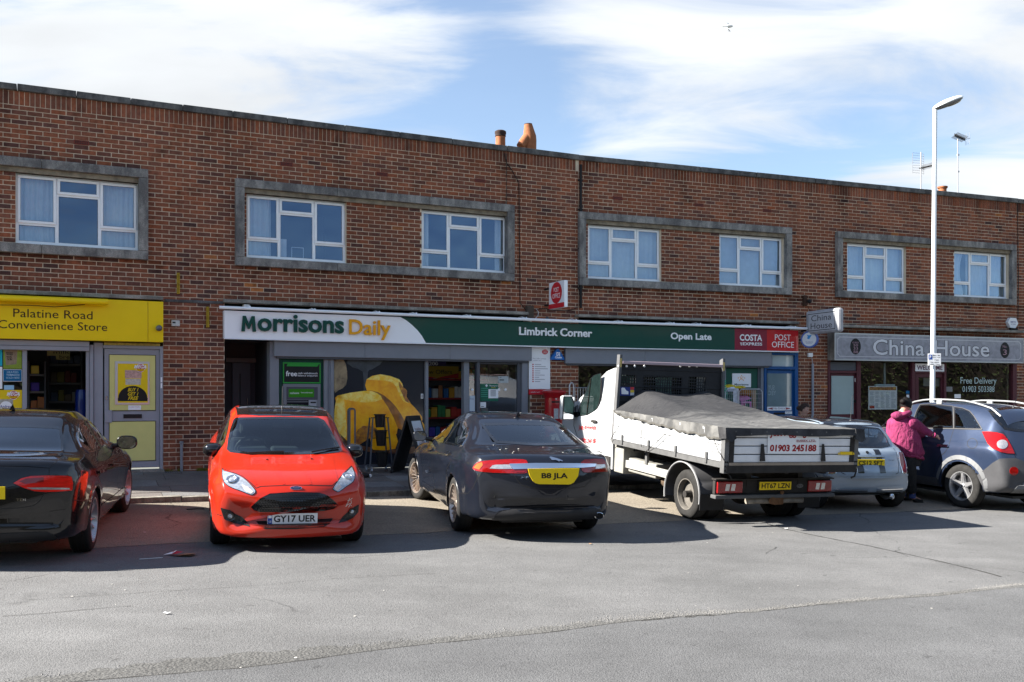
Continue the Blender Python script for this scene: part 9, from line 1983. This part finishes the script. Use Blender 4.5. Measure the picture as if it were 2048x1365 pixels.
w1=wing([(820,625),(720,740),(790,900),(855,1060),(690,920),(600,800),(545,700)],'wing',-260,None);w2=wing([(900,610),(870,560),(862,450),(850,380),(680,378),(720,450),(710,560)],'wing',260,None)
m=MB();V=[gp(*q,-250)for q in((742,905),(800,960),(856,1062),(760,990),(700,920))];m.add([(x,y-.04,z)for x,y,z in V],[tuple(range(5))]);obj('wing_tip',m,M_BLACK,w1);m=MB();m.ball(gp(985,642),(.07,.05,.045),8,6);obj('dark_head',m,M_BLACK,s_,smooth=True)
# ================================================================ people
def skin(name,J,E,Rd,mat,parent,sub=2,root=0,label=None):
 """continuous surface grown round a skeleton: joints, edges, radii"""
 me=bpy.data.meshes.new(name);me.from_pydata(J,E,[]);o=bpy.data.objects.new(name,me);COL.objects.link(o);md=o.modifiers.new('s','SKIN');md.use_smooth_shade=True
 for i,v in enumerate(me.skin_vertices[0].data):r=Rd[i];v.radius=(r,r)if not isinstance(r,tuple)else r;v.use_root=(i==root)
 sb=o.modifiers.new('u','SUBSURF');sb.levels=sub;sb.render_levels=sub
 dg=bpy.context.evaluated_depsgraph_get();m2=bpy.data.meshes.new_from_object(o.evaluated_get(dg));bpy.data.objects.remove(o);m2.name=name;m2.materials.clear();m2.materials.append(mat);m2.polygons.foreach_set('use_smooth',[True]*len(m2.polygons))
 q=bpy.data.objects.new(name,m2);COL.objects.link(q);q.parent=parent;return q
M_SKIN=pm('skin',(.52,.30,.22),.5,var=.12,vs=9);M_HAIR=pm('dark_hair',(.006,.0045,.004),.6,spec=.15,var=.4,vs=30,bump=.6,bs=120)
def cloth(name,base,dark,sc_=7):
 m=softmat(name,dark,base,sc_,.9);m.node_tree.nodes['Principled BSDF'].inputs['Coat Weight'].default_value=0
 nt=m.node_tree;N=nt.nodes;L=nt.links;tc=N.new('ShaderNodeTexCoord');mp=N.new('ShaderNodeMapping');mp.inputs['Scale'].default_value=(2.2,2.2,.9);mp.inputs['Rotation'].default_value=(0,.6,0);w=N.new('ShaderNodeTexNoise');w.inputs['Scale'].default_value=5;w.inputs['Detail'].default_value=4;w.inputs['Distortion'].default_value=1.2;L.new(tc.outputs['Object'],mp.inputs[0]);L.new(mp.outputs[0],w.inputs['Vector']);bp=N.new('ShaderNodeBump');bp.inputs['Strength'].default_value=.9;bp.inputs['Distance'].default_value=.05;L.new(w.outputs['Fac'],bp.inputs['Height']);L.new(bp.outputs[0],N['Principled BSDF'].inputs['Normal']);return m
M_HOOD=cloth('magenta_hoodie',(.25,.021,.090),(.16,.012,.055));M_LEGG=cloth('black_leggings',(.012,.012,.013),(.008,.008,.009));M_WHTOP=cloth('white_top',(.6,.6,.62),(.4,.4,.42))
def head(parent,c,face_dir,r=.105,hair=M_HAIR,bun=None,lean=0):
 """head with face: c centre, face_dir unit vector; returns nothing"""
 f=Vector(face_dir).normalized();q=f.to_track_quat('-Y','Z').to_matrix().to_4x4();T=Matrix.Translation(c)@q
 bm=bmesh.new();bmesh.ops.create_uvsphere(bm,u_segments=28,v_segments=20,radius=1)
 for v in bm.verts:
  x,y,z=v.co;jaw=1-.28*max(0,-z)**1.3;X=x*r*.74*jaw;Y=y*r*.92*(1-.12*max(0,-z));Z=z*r*1.18
  if y<-.3:
   nose=math.exp(-((x/.16)**2+((z+.08)/.20)**2));Y-=.022*nose;Y+=.010*(math.exp(-(((abs(x)-.36)/.2)**2+((z-.12)/.14)**2)));Y-=.007*math.exp(-((x/.3)**2+((z+.45)/.09)**2));Y-=.010*math.exp(-((x/.3)**2+((z+.85)/.2)**2))
  v.co=Vector((X,Y,Z))
 m=MB(T);m.bm(bm);bm.free();h=obj('head',m,M_SKIN,parent,smooth=True,angle=80)
 for sg in(-1,1):
  m=MB(T);m.ball((sg*r*.30,-r*.80,r*.10),(.014,.008,.008),10,6);obj('eye',m,pm('eye_white',(.6,.58,.55),.2),h,smooth=True);m=MB(T);m.ball((sg*r*.30,-r*.80-.006,r*.10),(.006,.004,.006),8,6);obj('pupil',m,M_BLACK,h);m=MB(T);m.tube([(sg*r*.16,-r*.86,r*.27),(sg*r*.32,-r*.85,r*.31),(sg*r*.46,-r*.76,r*.26)],.004,5);obj('eyebrow',m,hair,h)
  m=MB(T);m.ball((sg*r*.74,r*.02,r*.0),(.012,.022,.034),10,8);m.ball((sg*r*.76,-.004,r*.0),(.008,.012,.02),8,6);obj('ear',m,M_SKIN,h,smooth=True)
 m=MB(T);m.tube([(-r*.24,-r*.80,-r*.46),(0,-r*.87,-r*.44),(r*.24,-r*.80,-r*.46)],[.003,.006,.003],6);obj('mouth',m,pm('lips',(.42,.14,.12),.4),h)
 bm=bmesh.new();bmesh.ops.create_uvsphere(bm,u_segments=32,v_segments=20,radius=1);rr_=random.Random(4)
 for v in bm.verts:
  x,y,z=v.co;k=1.11+.02*math.sin(9*x+7*z)+.012*rr_.random();v.co=Vector((x*r*.78*k,y*r*.97*k,z*r*1.2*k))
 dl=[v for v in bm.verts if(v.co.y<-r*.38 and v.co.z<r*.62)or v.co.z<-r*.55 or(v.co.y<-r*.05 and v.co.z<r*.05)];bmesh.ops.delete(bm,geom=dl,context='VERTS')
 m=MB(T);m.bm(bm);bm.free();hr_=obj('hair',m,hair,h,smooth=True,angle=80)
 if bun:
  m=MB(T);m.ball(bun,(.055,.05,.05),14,10);obj('hair_bun',m,hair,hr_,smooth=True)
 m=MB(T);rr_=random.Random(2)
 for _ in range(60):a_=rr_.uniform(0,6.28);e=rr_.uniform(.0,1.3);d=Vector((math.cos(a_)*math.cos(e)*r*.86,abs(math.sin(a_))*math.cos(e)*r*1.05-.01,math.sin(e)*r*1.3));m.tube([d,d*1.1+Vector((rr_.uniform(-.01,.01),rr_.uniform(0,.012),rr_.uniform(-.015,.012)))],.0018,3)
 obj('loose_strands',m,hair,hr_,kind='stuff');return h
def hand(parent,wrist,tip,palm_n,curl=.6,s=1.0,left=False,mat=None):
 """palm plus five separate bent fingers, from wrist towards tip"""
 w=Vector(wrist);d=(Vector(tip)-w).normalized();n=Vector(palm_n).normalized();n=(n-d*n.dot(d)).normalized();sd=d.cross(n)*(-1 if left else 1);J=[w-d*.02*s,w+d*.02*s,w+d*.05*s,w+d*.085*s];Rr=[.024*s,.026*s,(.038*s,.014*s),(.040*s,.012*s)]
 h=skin('hand',[tuple(j)for j in J],[(0,1),(1,2),(2,3)],[.024*s,.028*s,.032*s,.03*s],mat or M_SKIN,parent,2)
 for k in range(4):
  o=w+d*.075*s+sd*(k-1.5)*.019*s;L_=(.075,.083,.078,.062)[k]*s;P=[o];dd=d.copy()
  for q in range(3):dd=(dd*math.cos(curl*(.5+.35*q))+n*math.sin(curl*(.5+.35*q))).normalized();P.append(P[-1]+dd*L_*(.45,.32,.23)[q])
  skin('finger',[tuple(j)for j in P],[(0,1),(1,2),(2,3)],[.0098*s,.0090*s,.0082*s,.0068*s],mat or M_SKIN,h,1)
 o=w+d*.03*s-sd*.028*s;P=[o,o-sd*.022*s+d*.022*s+n*.008*s,o-sd*.026*s+d*.050*s+n*.02*s,o-sd*.018*s+d*.072*s+n*.03*s];skin('thumb',[tuple(j)for j in P],[(0,1),(1,2),(2,3)],[.013*s,.0115*s,.010*s,.008*s],mat or M_SKIN,h,1);return h
# woman at the car door: local x to the image right, y away, z up
pf_=gpt(1826,1006);PZ=pf_.y;kk=PZ/FPX;WP=thing('person','woman in a magenta hoodie and black trousers reaching for the off-roader door handle','person',Matrix.Translation(pf_))
def q_(px,py,dy=0.0):z=ZC-(py-793)*(PZ+dy)/FPX-pf_.z;return((px-1024)/FPX*(PZ+dy)-pf_.x,dy,z)
hitp,hn=ANT.hit('C',1880,875);hw=MN@hitp;dyh=hw.y-PZ-.05
hc=Vector(q_(1812,812,.03));nk=q_(1806,826,.02)
J=[q_(1806,900,0),q_(1804,870,0),q_(1803,845,.02),nk,tuple(hc),q_(1822,842,-.10),q_(1846,860,dyh*.45),q_(1868,871,dyh-.05),q_(1795,842,.24),q_(1830,866,.30),q_(1853,872,.34),q_(1812,912,-.06),q_(1822,955,-.03),q_(1826,996,0),q_(1800,912,.12),q_(1806,955,.16),q_(1804,993,.22),q_(1842,1003,.06),q_(1822,1000,.30)]
E=[(0,1),(1,2),(2,3),(3,4),(2,5),(5,6),(6,7),(2,8),(8,9),(9,10),(0,11),(11,12),(12,13),(0,14),(14,15),(15,16),(13,17),(16,18)]
skin('body',J,E,[.15,.15,.13,.05,.07,.05,.04,.032,.05,.04,.032,.10,.075,.045,.12,.075,.045,.035,.035],M_SKIN,WP)
def loft(name,rings,mat,parent,n=32,cl=True):
 """soft garment through elliptical rings (centre, rx, ry), wrinkled a little"""
 m=MB();V=[];K=4;rg=[]
 for i in range(len(rings)-1):
  p=[rings[max(0,min(len(rings)-1,i+k))]for k in(-1,0,1,2)]
  for t in range(K):t/=K;rg.append([.5*((2*b)+(-a+c)*t+(2*a-5*b+4*c-d)*t*t+(-a+3*b-3*c+d)*t**3)for a,b,c,d in zip(*[list(q[0])+[q[1],q[2]]for q in p])])
 rg.append(list(rings[-1][0])+[rings[-1][1],rings[-1][2]])
 for i,(x,y,z,rx,ry)in enumerate(rg):
  for k in range(n):a=k*math.tau/n;w=1+.018*math.sin(5*a+i*.9)+.012*math.sin(9*a-i*.6);V.append((x+rx*math.cos(a)*w,y+ry*math.sin(a)*w,z+.02*math.cos(a)*0))
 m.add(V,[(i*n+k,i*n+(k+1)%n,(i+1)*n+(k+1)%n,(i+1)*n+k)for i in range(len(rg)-1)for k in range(n)]+[tuple(reversed(range(n))),tuple(range((len(rg)-1)*n,len(rg)*n))]);return obj(name,m,mat,parent,smooth=True,angle=70)
hd_=loft('hoodie',[(q_(1816,913,.02),.235,.21),(q_(1813,905,.02),.285,.25),(q_(1809,890,.02),.285,.26),(q_(1806,872,.02),.265,.25),(q_(1803,856,.03),.245,.22),(q_(1803,843,.03),.225,.19),(q_(1804,834,.03),.16,.14),(q_(1806,827,.03),.085,.08)],M_HOOD,WP)
skin('sleeve',[q_(1813,846,-.06),q_(1825,847,-.10),q_(1846,861,dyh*.45),q_(1866,870,dyh-.06)],[(0,1),(1,2),(2,3)],[.15,.125,.085,.050],M_HOOD,hd_,3);skin('sleeve',[q_(1800,845,.16),q_(1800,850,.24),q_(1830,867,.30),q_(1851,873,.34)],[(0,1),(1,2),(2,3)],[.11,.10,.075,.05],M_HOOD,hd_,3)
m=MB();P=[Vector(q_(1803,829,-.04))+Vector((.13*math.cos(t*math.tau/14),.11*math.sin(t*math.tau/14),.025*math.cos(t*math.tau/14)))for t in range(14)];m.tube(P,.045,10,closed=True);obj('hood',m,M_HOOD,WP,smooth=True,angle=80);m=MB();m.ball(q_(1797,832,-.12),(.12,.07,.075),16,10);obj('hood',m,M_HOOD,WP,smooth=True,angle=80)
m=MB();m.tube([q_(1866.5,870.3,dyh-.06),q_(1869.5,872,dyh-.05)],[.046,.040],12);obj('cuff',m,M_HOOD,WP,smooth=True)
m=MB();c0=q_(1815,911,.02);P=[(c0[0]+.245*math.cos(t*math.tau/28),c0[1]+.215*math.sin(t*math.tau/28),c0[2]+.012*math.sin(t*2.1)-.055*math.cos(t*math.tau/28))for t in range(28)];m.tube(P,.028,8,closed=True);obj('hem',m,M_HOOD,WP,smooth=True,angle=80)
J=[q_(1812,905,.03),q_(1815,925,-.06),q_(1821,958,-.04),q_(1825,990,0),q_(1806,925,.13),q_(1808,958,.17),q_(1807,988,.22)]
loft('trousers_seat',[(q_(1815,932,.03),.20,.20),(q_(1814,918,.03),.235,.215),(q_(1812,903,.03),.24,.22)],M_LEGG,WP)
skin('trousers',J,[(0,1),(1,2),(2,3),(0,4),(4,5),(5,6)],[.17,.150,.105,.075,.15,.10,.07],M_LEGG,WP,2)
for(a,b,c_,d0)in((q_(1825,997,0),q_(1834,1003,.02),q_(1846,1004,.07),0),(q_(1806,993,.22),q_(1814,998,.25),q_(1824,1000,.30),1)):
 skin('shoe',[a,b,c_],[(0,1),(1,2)],[.058,.05,.042],M_BLACK,WP,2);m=MB();m.tube([(a[0],a[1],a[2]+.0),(a[0],a[1],a[2]+.085)],.054,12);obj('sock',m,pm('blue_sock',(.04,.06,.16),.9),WP,smooth=True)
head(WP,tuple(hc),(.72,.66,-.30),.112,bun=(.0,.125,.035))
hd0=q_(1870,872,dyh-.05);tipd=WP.matrix_world.inverted()@Vector((hw.x,hw.y-.02,hw.z))if False else Vector((hw.x-pf_.x,hw.y-pf_.y-.03,hw.z-pf_.z));hand(WP,hd0,tuple(tipd),(0.2,.5,-.6),.55,.95)
# young woman on the pavement behind the mini
pz_=FR@Vector((fu(FR,1608,-1.1),-1.1,0));g0=gz(pz_.x,pz_.y);PZ2=pz_.y;hz=ZC-(820-793)*PZ2/FPX-g0;YP=thing('person','young woman with tied back dark hair looking down on the pavement behind the mini','person',Matrix.Translation((pz_.x,pz_.y,g0)))
Hh=hz;k2=Hh/1.52
J=[(0,0,.86*k2),(0,0,1.05*k2),(0,0,1.22*k2),(0,0,1.36*k2),(0,-.01,Hh),(-.16,0,1.24*k2),(-.2,-.02,1.0*k2),(-.1,-.14,.86*k2),(.16,0,1.24*k2),(.2,-.02,1.0*k2),(.12,-.16,.9*k2),(-.09,0,.8*k2),(-.09,0,.44*k2),(-.09,0,.07),(.09,0,.8*k2),(.1,.03,.44*k2),(.1,.06,.07),(-.05,-.12,.04),(.15,-.08,.04)]
skin('body',J,E,[.12,.12,.12,.045,.06,.055,.04,.028,.055,.04,.028,.09,.06,.04,.09,.06,.04,.03,.03],M_SKIN,YP)
skin('top',J[:11],E[:10],[.15,.155,.15,.055,.01,.075,.06,.045,.075,.06,.045],M_WHTOP,YP,2)if False else skin('top',[J[0],J[1],J[2],J[3],J[5],J[6],J[7],J[8],J[9],J[10]],[(0,1),(1,2),(2,3),(2,4),(4,5),(5,6),(2,7),(7,8),(8,9)],[.15,.155,.15,.055,.075,.06,.045,.075,.06,.045],M_WHTOP,YP,2)
skin('trousers',[J[0],J[11],J[12],J[13],J[14],J[15],J[16]],[(0,1),(1,2),(2,3),(0,4),(4,5),(5,6)],[.14,.11,.075,.06,.11,.075,.06],M_LEGG,YP,2)
for a,b in((13,17),(16,18)):skin('shoe',[J[a],J[b]],[(0,1)],[.05,.04],M_BLACK,YP,2)
hand(YP,J[7],(J[7][0]+.05,J[7][1]-.1,J[7][2]),(0,0,-1),.5,.9,True);hand(YP,J[10],(J[10][0]-.04,J[10][1]-.1,J[10][2]),(0,0,-1),.5,.9)
head(YP,(0,-.01,Hh),(.78,-.52,-.35),.108,hair=pm('brown_hair',(.05,.028,.018),.5,var=.4,vs=30,bump=.5,bs=110),bun=(0,.12,-.01))
# ================================================================ across the street, as the glass and paintwork mirror it
r=random.Random(77);M_LEAF=pm('dark_leaf',(.055,.075,.022),.7,var=.55,vs=1.3);M_BARK=pm('bark',(.07,.055,.042),.9,var=.4)
def tree_mesh(seed,H,cr,nl,bare):
 r=random.Random(seed);tk=MB();tips=[]
 def limb(p,d,L_,rad,lev):
  P=[p];q=p.copy();dd=d.copy()
  for k in range(3):dd=(dd+Vector((r.uniform(-.25,.25),r.uniform(-.25,.25),r.uniform(-.05,.2)))).normalized();q=q+dd*L_/3;P.append(q.copy())
  tk.tube(P,[rad,rad*.85,rad*.7,rad*.5],5 if lev else 8,cap=False)
  if lev<3:
   for _ in range(4 if lev else 6):a_=r.uniform(0,6.28);t=r.choice(P[1:]);limb(t,(dd*.5+Vector((math.cos(a_),math.sin(a_),r.uniform(.1,.8)))).normalized(),L_*r.uniform(.45,.68),rad*.45,lev+1)
  else:tips.append(q)
  if lev==2:tips.append(q)
 limb(Vector((0,0,0)),Vector((0,0,1)),H*.42,.17,0);lf=MB()
 for i in range(nl):
  t=r.choice(tips)+Vector((r.gauss(0,cr),r.gauss(0,cr),r.gauss(0,cr*.7)));s=r.uniform(.05,.13);a_=Vector((r.gauss(0,1),r.gauss(0,1),r.gauss(0,1))).normalized();b_=a_.orthogonal().normalized()*s;c_=a_.cross(b_).normalized()*s*.6;lf.add([t-b_,t-c_,t+b_,t+c_],[(0,1,2,3)])
 return tk.mesh('trunk',[M_BARK],True),lf.mesh('crown',[M_LEAF])
TM=[tree_mesh(5,8.5,.45,9000,0),tree_mesh(9,9.5,.55,2600,1),tree_mesh(13,7.0,.5,8000,0)]
LB=['bushy evergreen street tree','tall nearly bare tree','low rounded leafy tree'];PL=['at the left end behind the camera','left of centre behind the camera','straight behind the camera','right of centre behind the camera','far right behind the camera','farthest right behind the camera','at the far left corner behind the camera','behind the middle of the hedge']
for i,(s0,v0,k,sc_)in enumerate(((-14,27,0,1.0),(-7,25,0,1.1),(1,26,2,1.1),(8,25.5,1,1.05),(15,27,0,1.1),(21,26,2,1.2),(-22,28,1,1.1),(28,27,0,1.0))):
 p=street_pt(s0,v0);t_=thing('tree',LB[k]+' '+PL[i],'tree',Matrix.Translation((p.x,p.y,gz(p.x,p.y)))@Matrix.Rotation(i*1.3,4,'Z')@Matrix.Scale(sc_,4),'trees across the street')
 for nm,me in zip(('trunk','crown'),TM[k]):o=bpy.data.objects.new(nm,me);COL.objects.link(o);o.parent=t_
hg=MB();core=MB();r=random.Random(3)
for i in range(60000):
 s0=r.uniform(-28,44)if r.random()<.75 else r.uniform(44,90);v0=22.2+r.choice([0,1.1])+r.gauss(0,.09)if r.random()<.7 else r.uniform(22.2,23.3);top=5.2+.5*math.sin(s0*.7)+.15*math.sin(s0*2.3);z_=r.uniform(.05,1)*top if not 22.5<v0<23.1 else top+r.uniform(-.08,.1);p=street_pt(s0,v0);b_=Vector((r.gauss(0,1),r.gauss(0,1),r.gauss(0,1))).normalized()*.07;c_=b_.orthogonal().normalized()*.04;t=Vector((p.x,p.y,gz(p.x,p.y)+z_));hg.add([t-b_,t-c_,t+b_,t+c_],[(0,1,2,3)])
pts=[street_pt(-28+2*i,22.75)for i in range(60)];vs=[]
for p in pts:z=gz(p.x,p.y);vs+=[(p.x,p.y-.4,z),(p.x,p.y-.4,z+4.8),(p.x,p.y+.4,z+4.8),(p.x,p.y+.4,z)]
core.add(vs,[(4*i+k,4*i+4+k,4*i+5+k,4*i+1+k)for i in range(59)for k in range(3)])
hgo=thing('hedge','tall clipped evergreen hedge along the far side of the street behind the camera','hedge',Matrix.Identity(4));obj('leaves',hg,M_LEAF,hgo,kind='stuff');obj('twig_core',core,M_BARK,hgo)
# low houses beyond the hedge
for i,(s0,w_,h_)in enumerate(((-18,11,5.2),(-2,12,5.0),(14,11,5.3),(30,12,5.1))):
 p=street_pt(s0,38);F=FL if s0<ULJ else FR;M_=Matrix.Translation((p.x,p.y,0))@F.to_3x3().to_4x4();hs=thing('house',['leftmost','second','third','rightmost'][i]+' plain brick house with a tiled roof beyond the hedge behind the camera','house',M_,'houses beyond the hedge')
 m=MB();m.box(0,w_,-8,0,-.3,h_);obj('wall',m,pm('house_brick',(.22,.10,.07),.9,var=.2,vs=6),hs);m=MB();m.add([(-.4,-8.4,h_),(w_+.4,-8.4,h_),(w_+.4,.4,h_),(-.4,.4,h_),(-.4,-4,h_+2.6),(w_+.4,-4,h_+2.6)],[(0,1,5,4),(2,3,4,5),(0,4,3),(1,2,5)]);obj('roof',m,pm('house_tiles',(.14,.075,.055),.9,var=.3,vs=4),hs)
 for fl in(0,1):
  for k in range(3):m=MB();x=1.2+k*3.4;m.box(x,x+1.6,.001,.03,.9+fl*2.4,2.0+fl*2.4);wn_=obj('window',m,M_UPVC,hs);m=MB();m.box(x+.08,x+.76,.031,.034,.98+fl*2.4,1.92+fl*2.4);m.box(x+.84,x+1.52,.031,.034,.98+fl*2.4,1.92+fl*2.4);obj('pane',m,MATS['dark_glass'],wn_)
